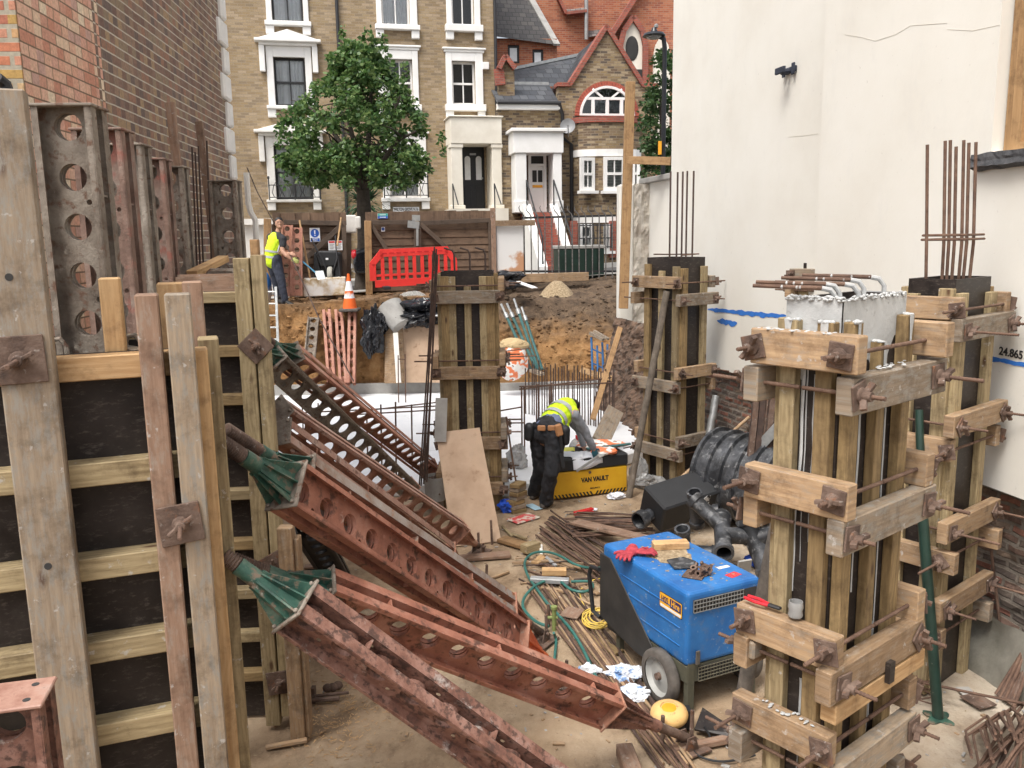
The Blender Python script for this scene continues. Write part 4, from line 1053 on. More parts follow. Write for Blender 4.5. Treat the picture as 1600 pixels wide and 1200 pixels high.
# garden wall at the far end, its cap, pier and broken foot
gw = thing('garden_wall', 'cream painted garden wall with flat coping beside the tall timber post', 'wall', (P(1010, 400, 15.6).x, 15.6, 0))
a0, a1 = P(992, 290, 15.7), P(1062, 290, 14.6)
g0 = V((P(1006, 400, 15.9).x, 15.9, 0)); g1 = V((2.9, 13.4, 0))
zt = P(1015, 286, 15.5).z; zb = 1.0
mb = MB(); nrm = V((-(g1-g0).y, (g1-g0).x, 0)).normalized()
mb.prism([g0+V((0, 0, zb)), g1+V((0, 0, zb)), g1+V((0, 0, zt)), g0+V((0, 0, zt))], nrm*.3); mb.build('wall', 'render', gw)
mb = MB(); mb.beam(g0+V((-.05, 0, zt+.05))+nrm*.15, g1+V((0, 0, zt+.05))+nrm*.15, .42, .09); mb.build('coping', 'concrete', gw, bevel=.01)
pr = P(979, 400, 15.75); mb = MB(); zq = P(979, 518, 15.75).z; xw = P(991, 400, 15.75).x-P(968, 400, 15.75).x
mb.box((pr.x, 15.95, (zt+zq)/2), (xw, .4, zt-zq)); mb.build('pier', 'render', gw, bevel=.02)
mb = MB()
x0, x1 = P(989, 400, 15.7).x, P(1010, 400, 15.7).x; zz0 = P(1000, 640, 15.5).z
mb.grid(lambda u, v: V((x0+(x1-x0+.1)*u, 15.62+.05*fbm((u*3, v*16, 1), 1.3), zz0+(zt-zz0)*v)), 8, 60, smooth=False); mb.build('broken_brickwork', mottle('peeling_masonry', [(0.3, (0.30, 0.25, 0.2)), (0.5, (0.48, 0.44, 0.38)), (0.62, (0.62, 0.58, 0.51)), (0.75, (0.33, 0.15, 0.1))], 3, 0.95, 0.8), gw)
mb = MB()
def rub(u, v):
    a, b = V((P(962, 520, 15.9).x, 15.9, 0)), V((2.75, 12.4, 0)); p = a+(b-a)*u
    z = -.1+2.0*v; n = fbm((p.x*1.0+p.y, z, 3), 1.6, 6); n2 = fbm((p.x+p.y, z, 8), 7, 4)*1.6
    return V((p.x-.45*(1-v)-.08*n-.045*n2, p.y-.06*n-.03*n2, z))
mb.grid(rub, 60, 50, smooth=False)
mb.build('rubble_foundation', mottle('rubble_masonry', [(0.25, (0.035, 0.026, 0.02)), (0.42, (0.095, 0.065, 0.046)), (0.55, (0.17, 0.105, 0.07)), (0.68, (0.13, 0.115, 0.095)), (0.8, (0.27, 0.24, 0.20))], 5.5, 0.95, 1.0), gw)
# post and rail
mb = MB(); a, b = P(985, 128, 15.1), P(974, 482, 15.1); mb.beam(a, b, .16, .12, (0, -1, 0)); 
tp = mb.build('timber_post', 'orange_post', None, 'tall brown timber post standing against the cream garden wall pier', 'post', bevel=.006)
mb = MB(); mb.beam(P(981, 250, 14.95), P(1048, 252, 14.5), .05, .13); mb.build('rail', 'orange_post', tp, bevel=.004)

# ================================================================ HOARDING AND STREET
def fz(px, py, off=0.0): return FF.at(px, py, off)
def fp(px, py, off=0.0):
    x, z = FF.at(px, py, off); return FF.w(x, off, z)
def boards(mb, px0, px1, pyt, pyb, n, off=0.0, mi=0, vertical=False):
    x0 = fz(px0, (pyt+pyb)/2, off)[0]; x1 = fz(px1, (pyt+pyb)/2, off)[0]
    zt = fz((px0+px1)/2, pyt, off)[1]; zb = fz((px0+px1)/2, pyb, off)[1]
    if vertical:
        for k in range(n):
            a = x0+(x1-x0)*k/n; b = x0+(x1-x0)*(k+1)/n
            mb.box(FF.w((a+b)/2, off+.02*(k % 2), (zt+zb)/2+R(-.01, .01)), (b-a+.004, .02, zt-zb), (FF.u, FF.n, Z_), mi)
    else:
        for k in range(n):
            a = zb+(zt-zb)*k/n; b = zb+(zt-zb)*(k+1)/n
            ax2 = V((0, 0, 1))*math.cos(.12)+FF.n*math.sin(.12); 
            mb.box(FF.w((x0+x1)/2, off, (a+b)/2), (x1-x0, .018, b-a+.02), (FF.u, ax2.cross(FF.u), ax2), mi)
def bar(mb, p, q, w, off, t=.07, mi=0):
    mb.beam(fp(*p, off), fp(*q, off), t, w, FF.n.cross((fp(*q, off)-fp(*p, off)).normalized()), mi)
hg = thing('timber_gate', 'single brown timber hoarding gate with diagonal brace behind the worker', 'gate', fp(495, 465))
mb = MB(); boards(mb, 428, 538, 350, 462, 9); hb = mb.build('boarding', 'fence_wood', hg, bevel=.003)
mb = MB(); boards(mb, 426, 541, 332, 352, 10, -.03, vertical=True); mb.build('top_boarding', 'fence_wood', hg)
mb = MB(); bar(mb, (444, 347), (536, 349), .1, -.09); bar(mb, (462, 418), (536, 350), .11, -.1); bar(mb, (537, 345), (539, 464), .1, -.1); mb.build('frame', 'fence_dark', hg, bevel=.004)
mb = MB(); bar(mb, (418, 342), (418, 460), .16, -.12, .14); mb.build('post', 'orange_post', None, 'square red-brown post at the left of the single gate', 'post', bevel=.006)
def sign(px0, py0, px1, py1, off, label, draw, parent=None):
    x0 = fz(px0, (py0+py1)/2, off)[0]; x1 = fz(px1, (py0+py1)/2, off)[0]; zt = fz((px0+px1)/2, py0, off)[1]; zb = fz((px0+px1)/2, py1, off)[1]
    mb = MB(); mb.box(FF.w((x0+x1)/2, off, (zt+zb)/2), (x1-x0, .006, zt-zb), (FF.u, FF.n, Z_))
    o = mb.build('safety_sign', 'sign_white', None, label, 'sign')
    W, H = x1-x0, zt-zb
    def at(u, v, d=.006): return FF.w(x0+W*u, off-d, zb+H*v)
    draw(o, at, W, H)
def disc(mb, c, r, n=24):
    mb.prism([c+FF.u*(r*math.cos(2*math.pi*k/n))+Z_*(r*math.sin(2*math.pi*k/n)) for k in range(n)], FF.n*-.002)
def d1(o, at, W, H):
    mb = MB(); disc(mb, at(.5, .62), W*.42); mb.prism([at(.06, .04), at(.94, .04), at(.94, .26), at(.06, .26)], FF.n*-.002); mb.build('blue_symbol', 'sign_blue', o)
    mb = MB(); mb.prism([at(.43, .83, .01), at(.45, .56, .01), at(.55, .56, .01), at(.57, .83, .01)], FF.n*-.002); disc(mb, at(.5, .47, .01), W*.06); mb.build('exclamation_mark', 'sign_white', o)
    for i, t in enumerate(('ALL VISITORS', 'REPORT TO', 'SITE OFFICE')):
        text_mb(t, H*.075, axes(at(.5, .22-.07*i, .009), FF.u, Z_), .002, .8).build('lettering', 'sign_white', o)
sign(484, 356, 500, 378, -.055, 'white sign with blue exclamation mark disc on the single gate', d1)
def d2(o, at, W, H):
    mb = MB(); mb.prism([at(.04, .78), at(.46, .78), at(.46, .96), at(.04, .96)], FF.n*-.002); mb.prism([at(.54, .78), at(.96, .78), at(.96, .96), at(.54, .96)], FF.n*-.002); mb.build('red_heading', 'sign_red', o)
    mb = MB()
    for c in (.25, .75):
        for k in range(4): mb.prism([at(c-.18, .6-.15*k), at(c+.18-.07*(k % 2), .6-.15*k), at(c+.18-.07*(k % 2), .66-.15*k), at(c-.18, .66-.15*k)], FF.n*-.002)
    mb.build('text_lines', 'concrete', o)
sign(513, 376, 535, 391, -.16, 'white notice with red headings fixed low on the single gate', d2)
dg = thing('double_gate', 'pair of wide brown timber hoarding gates behind the red barrier', 'gate', fp(670, 455))
mb = MB(); boards(mb, 573, 768, 347, 452, 9); mb.build('boarding', 'fence_wood', dg, bevel=.003)
mb = MB()
x0 = fz(571, 340, -.03)[0]; x1 = fz(770, 335, -.03)[0]
nb = 17
for k in range(nb):
    a = x0+(x1-x0)*k/nb; b = x0+(x1-x0)*(k+1)/nb; f = (k+.5)/nb
    zt = fz(571, 331.5, -.03)[1]*(1-f)+fz(770, 328.5, -.03)[1]*f; zb = fz(571, 346, -.03)[1]*(1-f)+fz(770, 344, -.03)[1]*f
    mb.box(FF.w((a+b)/2, -.03+.012*(k % 2), (zt+zb)/2+R(-.012, .012)), (b-a+.003, .02, zt-zb), (FF.u, FF.n, Z_))
mb.build('top_boarding', 'fence_wood', dg)
mb = MB()
bar(mb, (579, 348), (648, 347), .1, -.1); bar(mb, (655, 349), (765, 344), .1, -.1)
bar(mb, (580, 351), (604, 390), .09, -.11); bar(mb, (657, 350), (702, 391), .1, -.11)
bar(mb, (650, 350), (650, 453), .09, -.1); bar(mb, (655.5, 350), (655.5, 453), .07, -.1); bar(mb, (766, 344), (768, 452), .1, -.1)
mb.build('frame', 'fence_dark', dg, bevel=.004)
mb = MB(); bar(mb, (637, 350), (655, 352), .16, -.15, .02); bar(mb, (650, 336), (650, 345), .18, -.12, .06); bar(mb, (652, 355), (652, 384), .05, -.16, .03); mb.build('latch_plate', 'galv', dg)
mb = MB(); bar(mb, (574.5, 345), (577, 460), .15, -.13, .13); mb.build('post', 'orange_post', None, 'light brown square post hanging the left double gate leaf', 'post', bevel=.006)
mb = MB(); bar(mb, (770, 325), (772, 448), .11, -.11, .1); mb.build('post', 'red_timber', None, 'dark red-brown post at the right of the double gates', 'post', bevel=.006)
def d3(o, at, W, H):
    mb = MB(); mb.prism([at(.02, .5), at(.98, .5), at(.98, .98), at(.02, .98)], FF.n*-.002); mb.build('green_band', 'sign_green', o)
    mb = MB(); mb.prism([at(.02, .02), at(.98, .02), at(.98, .5), at(.02, .5)], FF.n*-.0025); mb.build('blue_band', 'sign_blue', o)
    mb = MB(); mb.prism([at(.2, .2, .01), at(.8, .2, .01), at(.8, .32, .01), at(.2, .32, .01)], FF.n*-.002); mb.prism([at(.2, .66, .01), at(.8, .66, .01), at(.8, .78, .01), at(.2, .78, .01)], FF.n*-.002); mb.build('text_lines', 'sign_white', o)
sign(590, 333.5, 606, 341.5, -.055, 'small green and blue notice on top of the double gates', d3)
def d4(o, at, W, H):
    mb = MB(); disc(mb, at(.5, .55), W*.4); mb.build('blue_symbol', 'sign_blue', o)
sign(595.5, 354.5, 601.5, 362, -.03, 'tiny white sign with blue disc on the left double gate leaf', d4)
# painted masonry pier between gate and railings, with a timber rail on it
mb = MB(); x0, z0 = fz(777, 425, -.1); x1, z1 = fz(818, 352, -.1)
mb.box(FF.w((x0+x1)/2, .1, (z0+z1)/2), (x1-x0, .4, z1-z0), (FF.u, FF.n, Z_))
def pier_mat():
    k = NT('half_painted_pier'); pos = k.n('NewGeometry').outputs['Position']; s = k.n('SeparateXYZ'); k.l(pos, s.inputs[0])
    h = k.math('ADD', s.outputs[2], k.math('MULTIPLY', k.math('SUBTRACT', k.noise(pos, 1.8, 5), .5), 1.5))
    c = k.ramp(k.math('SUBTRACT', h, 2.3), [(.38, (.50, .27, .15)), (.5, (.74, .73, .71))]); k.col(c); k.b.inputs['Roughness'].default_value = .9
    return k.m
mb.build('masonry_pier', pier_mat(), None, 'low square pier painted white above bare orange render beside the railings', 'pier', bevel=.015)
mb = MB(); bar(mb, (774, 349), (836, 348), .13, -.17, .05); mb.build('timber_rail', 'waling', None, 'horizontal timber rail fixed across the top of the painted pier', 'rail', bevel=.004)
# railings with curled tops
rl = thing('railings', 'black iron railings with curled tops in front of the cottage', 'railings', fp(900, 430))
mb = MB(); bar(mb, (815, 340.5), (969, 336.5), .05, .0, .02); bar(mb, (815, 424), (969, 424), .05, .0, .02); mb.build('rail', 'black_iron', rl)
x0, x1 = fz(819, 380)[0], fz(967, 380)[0]
NR = 15
pb_ = mottle('grey_railing', [(0.3, (0.05, 0.045, 0.042)), (0.7, (0.2, 0.19, 0.18))], 20, .7, .2)
for k in range(NR):
    x = x0+(x1-x0)*k/(NR-1); px = 819+(967-819)*k/(NR-1)
    zt = fz(px, 338, 0)[1]; zb = fz(px, 434, 0)[1]; mb = MB()
    q = FF.w(x, -.01, 0)
    mb.tube([q+Z_*zb, q+Z_*zt, q+Z_*(zt+.06)-FF.u*.03, q+Z_*(zt+.13)-FF.u*.1, q+Z_*(zt+.2)-FF.u*.12, q+Z_*(zt+.25)-FF.u*.1], .016, 6, radii=[.016, .016, .015, .013, .011, .006])
    mb.build('bar', pb_, rl)
mb = MB(); mb.box(FF.w(fz(842, 430)[0], -.2, fz(842, 434, -.2)[1]), (2.35, .14, .2), (FF.u, FF.n, Z_)); mb.build('concrete_plank', 'waling', None, 'long pale plank lying at the foot of the railings', 'plank', bevel=.006)
mb = MB(); bar(mb, (966, 330), (968, 440), .1, -.06, .08); mb.build('post', 'fence_wood', None, 'thin brown wooden post at the right end of the railings', 'post', bevel=.006)
# green street cabinet
gc = thing('street_cabinet', 'low dark green metal street cabinet behind the railings', 'cabinet', fp(908, 432, .6))
x0, z0 = fz(874, 437, .5); x1, z1 = fz(944, 388, .5)
mb = MB(); mb.box(FF.w((x0+x1)/2, .75, (z0+z1)/2), (x1-x0, .5, z1-z0), (FF.u, FF.n, Z_))
nr = 7
for k in range(nr):
    x = x0+(x1-x0)*(k+.5)/nr; mb.box(FF.w(x, .49, (z0+z1)/2), ((x1-x0)/nr-.03, .03, z1-z0-.06), (FF.u, FF.n, Z_))
mb.build('body', 'dark_green', gc, bevel=.006)
mb = MB(); mb.box(FF.w((x0+x1)/2, .75, z1+.045), (x1-x0+.06, .56, .085), (FF.u, FF.n, Z_)); mb.build('lid', 'concrete', gc, bevel=.012)
# meter box on the gate post
mb = MB(); x0, z0 = fz(538, 364, .25); x1, z1 = fz(556, 336, .25); mb.box(FF.w((x0+x1)/2, .3, (z0+z1)/2), (x1-x0, .25, z1-z0), (FF.u, FF.n, Z_)); mb.box(FF.w(x1+.03, .32, (z0+z1)/2+.03), (.14, .3, (z1-z0)*.7), (FF.u, FF.n, Z_))
mb.build('meter_box', 'white_dirty', None, 'cream box mounted beside the single gate next to the tree trunk', 'box', bevel=.03, segs=2)
mb = MB(); bar(mb, (543, 364), (543, 470), .16, .28, .12); mb.build('post', 'fence_dark', None, 'dark post carrying the cream box by the single gate', 'post')
# white low wall behind the worker on the far left
mb = MB(); x0 = fz(370, 350, 2)[0]; x1 = fz(429, 350, 2)[0]; z1 = fz(405, 340, 2)[1]; mb.box(FF.w((x0+x1)/2, 2.1, z1-.1), (x1-x0, .5, .14), (FF.u, FF.n, Z_)); mb.box(FF.w((x0+x1)/2, 2.15, z1-1.0), (x1-x0-.1, .3, 1.66), (FF.u, FF.n, Z_)); mb.build('front_wall', 'white_dirty', None, 'low white garden wall with coping behind the worker', 'wall')
# parked dark car seen through the gap
def car():
    o = FF.w(fz(566, 420, 2.2)[0]+1.75, 2.6, 0); zc = zs(o.x)-.03
    a = FF.a
    c = thing('parked_car', 'dark car parked on the road seen through the gap beside the gate', 'car', (o.x, o.y, zc), a)
    prof = [(-1.95, .35), (-2.0, .62), (-1.93, .95), (-1.55, 1.05), (-1.15, 1.42), (.2, 1.46), (.95, 1.0), (1.85, .85), (2.0, .6), (1.95, .3)]
    mb = MB()
    mb.prism([(x, -.82, z) for x, z in prof], (0, 1.64, 0)); mb.build('body', plain('car_paint', (.012, .013, .016), .2), c, bevel=.09, segs=3, local=True)
    mb = MB(); mb.poly([(-1.42, -.835, 1.04), (.62, -.835, 1.02), (.1, -.835, 1.36), (-1.08, -.835, 1.34)]); mb.poly([(-1.62, -.7, 1.04), (-1.62, .7, 1.04), (-1.22, .62, 1.4), (-1.22, -.62, 1.4)]); mb.build('car_window', 'black_paint', c, local=True, solid=.02)
    for s in (-1, 1):
        mb = MB(); mb.ell((-1.94, s*.66, .84), (.09, .15, .13)); mb.build('tail_light', 'lamp_red', c, local=True)
        for x in (-1.25, 1.3):
            mb = MB(); mb.lathe([(.2, -.1), (.3, -.1), (.32, -.06), (.32, .06), (.3, .1), (.2, .1)], (x, s*.78, .32), (0, 1, 0), 20); w_ = mb.build('wheel', 'rubber', c, local=True)
            mb = MB(); mb.lathe([(0, -.09), (.2, -.09), (.2, .09), (0, .09)], (x, s*.78, .32), (0, 1, 0), 16); mb.build('rim', 'aluminium', w_, local=True)
    mb = MB(); mb.box((-2.0, 0, .55), (.03, .5, .11)); mb.build('number_plate', 'sign_white', c, local=True)
car()
# street lamp
lp = P(1036, 240, 23.0); zg = zs(lp.x)
sl_ = thing('street_lamp', 'black street lamp with a flat hooded head beside the rendered building', 'street lamp', (lp.x, 23.0, zg))
top = P(1040, 62, 23.0); hd = P(1022, 56, 23.0)
mb = MB(); mb.tube([(lp.x, 23, zg), (lp.x, 23, zg+1.2)], .1, 10); mb.tube([(lp.x, 23, zg+1.2), (top.x-.02, 23, top.z-.2), (top.x-.05, 23, top.z+.02), (hd.x+.1, 23, hd.z)], .062, 10); mb.build('post', 'black_paint', sl_)
mb = MB(); mb.lathe([(0, .22), (.05, .2), (.09, .1), (.25, .06), (.3, 0), (.28, -.02), (.0, -.02)], (hd.x, 23, hd.z), Z_, 20); mb.build('lamp_head', 'black_paint', sl_)
mb = MB(); mb.ell((hd.x, 23, hd.z-.02), (.2, .2, .07)); mb.build('lamp_glass', 'clear_plastic', sl_)
mb = MB(); mb.lathe([(.05, .2), (.06, .26), (0, .3)], (hd.x+.05, 23, hd.z), Z_, 10); mb.build('photocell', 'galv', sl_)
q = P(1031, 231, 22.9); mb = MB(); mb.box((q.x, 22.9, q.z), (.09, .02, .34)); mb.build('label_plate', 'amber', sl_)

# ================================================================ PLANTS
def leaves(mb, c, rad, n, size, squash=.8):
    for _ in range(n):
        d = V((random.gauss(0, 1), random.gauss(0, 1), random.gauss(0, 1))).normalized()
        p = c+V((d.x, d.y, d.z*squash))*rad*(random.random()**.45)
        a = V((R(-1, 1), R(-1, 1), R(-.8, .3))).normalized(); b = a.cross(V((R(-1, 1), R(-1, 1), R(-1, 1)))).normalized()
        l = size*R(.7, 1.3); wd = l*.36
        i = mb.pts([p, p+a*l*.45+b*wd, p+a*l, p+a*l*.45-b*wd]); mb.face(i)
tb = P(568, 460, 21.8); tz = zs(tb.x)
tree = thing('street_tree', 'round leafy green street tree in front of the terrace house', 'tree', (tb.x, 21.8, tz))
mb = MB(); lf = MB()
def T_(px, py, dy=0): return P(px, py, 21.8+dy)
trunk = [V((tb.x, 21.8, tz-.1)), T_(571, 380), T_(569, 330), T_(567, 297)]
mb.tube(trunk, .2, 12, radii=[.24, .2, .18, .16])
tips = []
limbs = [((567, 298), (545, 268), (520, 235), (490, 215)), ((567, 298), (560, 250), (545, 190), (540, 120)), ((567, 298), (575, 245), (578, 170), (585, 90)), ((567, 298), (592, 262), (620, 220), (650, 205)), ((567, 298), (600, 280), (640, 262), (670, 240)), ((567, 298), (548, 282), (500, 262), (450, 262)), ((567, 298), (580, 260), (610, 190), (625, 150)), ((567, 298), (552, 255), (510, 190), (480, 165))]
for lm in limbs:
    dy = R(-1.3, 1.3); pts = [T_(*q, dy*i/3) for i, q in enumerate(lm)]
    mb.tube(pts, .07, 7, radii=[.1, .075, .05, .02])
    for k in range(5):
        a = pts[1].lerp(pts[2], R(.2, 1)) if k < 3 else pts[2].lerp(pts[3], R(.1, .8)); b = a+V((R(-.8, .8), R(-.8, .8), R(-.1, .8)))
        mb.tube([a, a.lerp(b, .5)+V((0, 0, .06)), b], .02, 5, radii=[.03, .02, .008]); tips.append(b)
mb.build('trunk', 'bark', tree)
# crown outline in the photo, filled with leaf clumps of uneven density
rows = [(45, 560, 566), (75, 542, 585), (95, 525, 602), (120, 508, 620), (145, 484, 638), (165, 460, 650), (185, 444, 666), (205, 432, 682), (225, 432, 690), (240, 436, 690), (255, 440, 682), (268, 452, 668), (278, 470, 655), (290, 495, 640)]
def span(py):
    for (a, l0, r0), (b, l1, r1) in zip(rows, rows[1:]):
        if a <= py <= b:
            t = (py-a)/(b-a); return l0+(l1-l0)*t, r0+(r1-r0)*t
    return None
for _ in range(340):
    py = R(72, 285) if _ < 300 else R(240, 288); sp = span(py)
    c_, hw = (sp[0]+sp[1])/2, (sp[1]-sp[0])/2
    fx = R(-1, 1); px = c_+hw*fx*.97
    dep = 1.75*math.sqrt(max(0, 1-(fx)**2))*min(1, (py-40)/120)
    c = T_(px, py, R(-dep, dep))
    leaves(lf, c, R(.12, .3), int(R(40, 80)), .115)
for (px, py) in ((536, 50), (538, 66), (536, 78), (540, 92), (583, 62), (588, 80), (600, 75), (575, 55), (607, 95), (515, 88), (520, 110), (632, 108), (628, 130), (508, 130), (598, 60), (436, 198), (438, 250), (446, 280), (690, 215), (692, 235)):
    leaves(lf, T_(px, py, R(-.5, .5)), R(.09, .15), 26, .12, 1.6)
lf.build('crown', 'leaf', tree)
# strap-leaved palm in the front garden
yb = P(570, 335, 25.5); yu = thing('cordyline', 'spiky strap-leaved cordyline palm in front of the terrace house', 'plant', (yb.x, 25.5, zs(yb.x)))
mb = MB(); mb.tube([(yb.x, 25.5, zs(yb.x)), (yb.x, 25.5, yb.z+.2)], .14, 8); mb.build('trunk', 'bark', yu)
mb = MB()
for k in range(170):
    az = R(0, 6.28); el = R(-.35, 1.45); l = R(.7, 1.15); d = V((math.cos(az)*math.cos(el), math.sin(az)*math.cos(el), math.sin(el))); sd = d.cross(Z_); sd = sd.normalized() if sd.length > .01 else X_
    o = V((yb.x, 25.5, yb.z+.25)); q = [o, o+d*l*.4, o+d*l*.75-Z_*.06, o+d*l-Z_*.22]; ww_ = [.035, .04, .028, .003]
    ids = [mb.pts([p-sd*w0, p+sd*w0]) for p, w0 in zip(q, ww_)]
    for A, B in zip(ids, ids[1:]): mb.face((A[0], A[1], B[1], B[0]))
mb.build('foliage', 'leaf_yucca', yu)
# climbing tree behind the lamp
ib = P(1030, 250, 25.5); iv = thing('small_tree', 'narrow green tree behind the street lamp at the corner of the rendered building', 'tree', (ib.x, 25.5, zs(ib.x)))
mb = MB(); mb.tube([(ib.x, 25.5, zs(ib.x)), (ib.x+.1, 25.5, 5), (ib.x, 25.5, 7.5)], .1, 8, .03); mb.build('trunk', 'bark', iv)
mb = MB()
for k in range(110):
    py = R(85, 275); hw = 10+22*sst(70, 200, py)
    leaves(mb, P(1038+R(-hw, 25), py, 25.5+R(-.6, .6)), R(.15, .3), 40, .12)
mb.build('crown', 'leaf_ivy', iv)
M['flange_grey'] = mottle('scraped_flange', [(.3, (.20, .11, .07)), (.5, (.33, .27, .23)), (.75, (.42, .39, .36))], 7, .6, .3, spots=(.36, .14, .06), spot_scale=9, spot_at=(.56, .66), spots2=(.1, .05, .035), s2_at=(.64, .72))
M['flange_pink'] = mottle('scraped_pink_flange', [(.3, (.22, .10, .07)), (.5, (.36, .21, .16)), (.75, (.40, .34, .30))], 7, .65, .3, spots=(.15, .07, .045), spot_scale=14, spot_at=(.56, .66))
M['soldier_brown'] = mottle('grouted_brown_steel', [(.3, (.10, .06, .045)), (.5, (.20, .125, .095)), (.75, (.29, .23, .19))], 7, .85, .5, spots=(.26, .10, .075), spot_scale=8, spot_at=(.55, .68), spots2=(.3, .27, .23))
# ================================================================ STEEL SOLDIERS AND PROPS
def plate_cells(mb, p0, x, z, n, length, h, pitch=.2, r=.055, small=True):
    """a web plate from p0 along x, height h about z, pierced by a row of round holes"""
    NS = 20
    def cell(cx, w, cz, hh, rr):
        a = [p0+x*(cx+rr*math.cos(t))+z*(cz+rr*math.sin(t)) for t in [2*math.pi*k/NS for k in range(NS)]]
        b = []
        for k in range(NS):
            t = 2*math.pi*k/NS; c, s_ = math.cos(t), math.sin(t)
            m = min((w/2)/abs(c) if abs(c) > 1e-6 else 9, (hh/2)/abs(s_) if abs(s_) > 1e-6 else 9)
            b.append(p0+x*(cx+m*c)+z*(cz+m*s_))
        # true corners
        A = mb.pts(a); B = mb.pts(b)
        for k in range(NS):
            k2 = (k+1) % NS
            mb.face((A[k], B[k], B[k2], A[k2]))
        for sx in (-1, 1):
            for sz in (-1, 1):
                t0 = math.atan2(sz*hh/2, sx*w/2) % (2*math.pi); k = int(t0/(2*math.pi)*NS); k2 = (k+1) % NS
                i = mb.pts([p0+x*(cx+sx*w/2)+z*(cz+sz*hh/2)]); mb.face((B[k], i[0], B[k2]))
        if rr > .02:
            C2 = mb.pts([q+n*.026 for q in a])
            for k in range(NS):
                k2 = (k+1) % NS; mb.face((A[k], A[k2], C2[k2], C2[k]), None, 0, True)
    c = 0.0; i = 0
    while c < length-.02:
        w = min(pitch-.05, length-c)
        if w > 2*r+.01: cell(c+w/2, w, 0, h, r)
        else: mb.poly([p0+x*c-z*h/2, p0+x*(c+w)-z*h/2, p0+x*(c+w)+z*h/2, p0+x*c+z*h/2])
        c += w
        w = min(.05, length-c)
        if w > .04:
            o = (.055 if i % 2 else -.055)
            q = h/2
            cell(c+w/2, w, o, .05, .011)
            mb.poly([p0+x*c-z*q, p0+x*(c+w)-z*q, p0+x*(c+w)+z*(o-.025), p0+x*c+z*(o-.025)])
            mb.poly([p0+x*c+z*(o+.025), p0+x*(c+w)+z*(o+.025), p0+x*(c+w)+z*q, p0+x*c+z*q])
            c += w
        elif w > 0:
            mb.poly([p0+x*c-z*h/2, p0+x*(c+w)-z*h/2, p0+x*(c+w)+z*h/2, p0+x*c+z*h/2]); c += w
        i += 1
WEB_H = .225
def soldier_beam(A, B, up, gap=.03):
    """two channels back to back between A and B"""
    A, B = V(A), V(B); x = (B-A); L = x.length; x /= L
    if isinstance(up, (int, float)):        # angle of the flanges towards the viewer's side, from web square-on
        v = ((A+B)/2-CO).normalized(); q = x.cross(v).normalized()
        if q.z < 0: q = -q
        f = math.radians(up); up = q*math.cos(f)-(v-x*v.dot(x)).normalized()*math.sin(f)
    z = (V(up)-x*V(up).dot(x)).normalized(); y = z.cross(x)
    mb = MB()
    for s in (-1, 1):
        plate_cells(mb, A+y*(s*gap), x, z, y*(-s*(1 if gap > .02 else .25)), L, WEB_H, r=.055 if gap > .02 else .06)
        for t in (-1, 1):
            mb.box((A+B)/2+y*(s*.0575)+z*(t*(WEB_H/2)), (L, .055, .007), (x, y, z), 1)
            mb.box((A+B)/2+y*(s*.0835)+z*(t*(WEB_H/2-.012)), (L, .006, .022), (x, y, z), 1)
    k = .35
    while k < L-.2:
        for t in (-1, 1): mb.box(A+x*k+z*(t*.085), (.008, .05, .05), (x, y, z))
        k += .75
    return mb, x, y, z
def thread(p0, p1, r, pitch=.014):
    p0, p1 = V(p0), V(p1); L = (p1-p0).length; n = max(4, int(L/pitch*2)); mb = MB()
    mb.tube([p0.lerp(p1, i/n) for i in range(n+1)], r, 10, radii=[r*(1.12 if i % 2 else .88) for i in range(n+1)])
    return mb
def taper(tip, base, y, z, r=.035):
    """pyramid end: square to round, with ribs"""
    mb = MB(); x = (base-tip).normalized()
    hw, hh = .078, .105
    bc = [base+y*a*hw+z*b*hh for a, b in ((-1, -1), (1, -1), (1, 1), (-1, 1))]
    tc = [tip+y*a*r*.8+z*b*r*.8 for a, b in ((-1, -1), (1, -1), (1, 1), (-1, 1))]
    mid = [base+y*a*hw*.62+z*b*hh*.55 for a, b in ((-1, -1), (1, -1), (1, 1), (-1, 1))]
    for k in range(4):
        k2 = (k+1) % 4
        # recessed skins between four proud ribs
        c0 = (bc[k]+bc[k2])/2; c1 = (tc[k]+tc[k2])/2; inn = (base-c0)*.28
        mb.poly([mid[k], mid[k2], tc[k2], tc[k]])
        o = (c0-base).normalized()
        mb.prism([c0, base, tip, tip+o*(r+.008)], (y if k % 2 == 0 else z)*.008)
        a = (bc[k]-base).normalized()
        mb.prism([bc[k], base, tip, tip+a*r*1.25, tip.lerp(base, .12)+a*r*1.3], (base-tip).normalized().cross(a)*.009)
    mb.poly(bc)
    mb.cyl(tip-x*.10, base.lerp(tip, .3), r*.95, r*1.0, 14)
    return mb
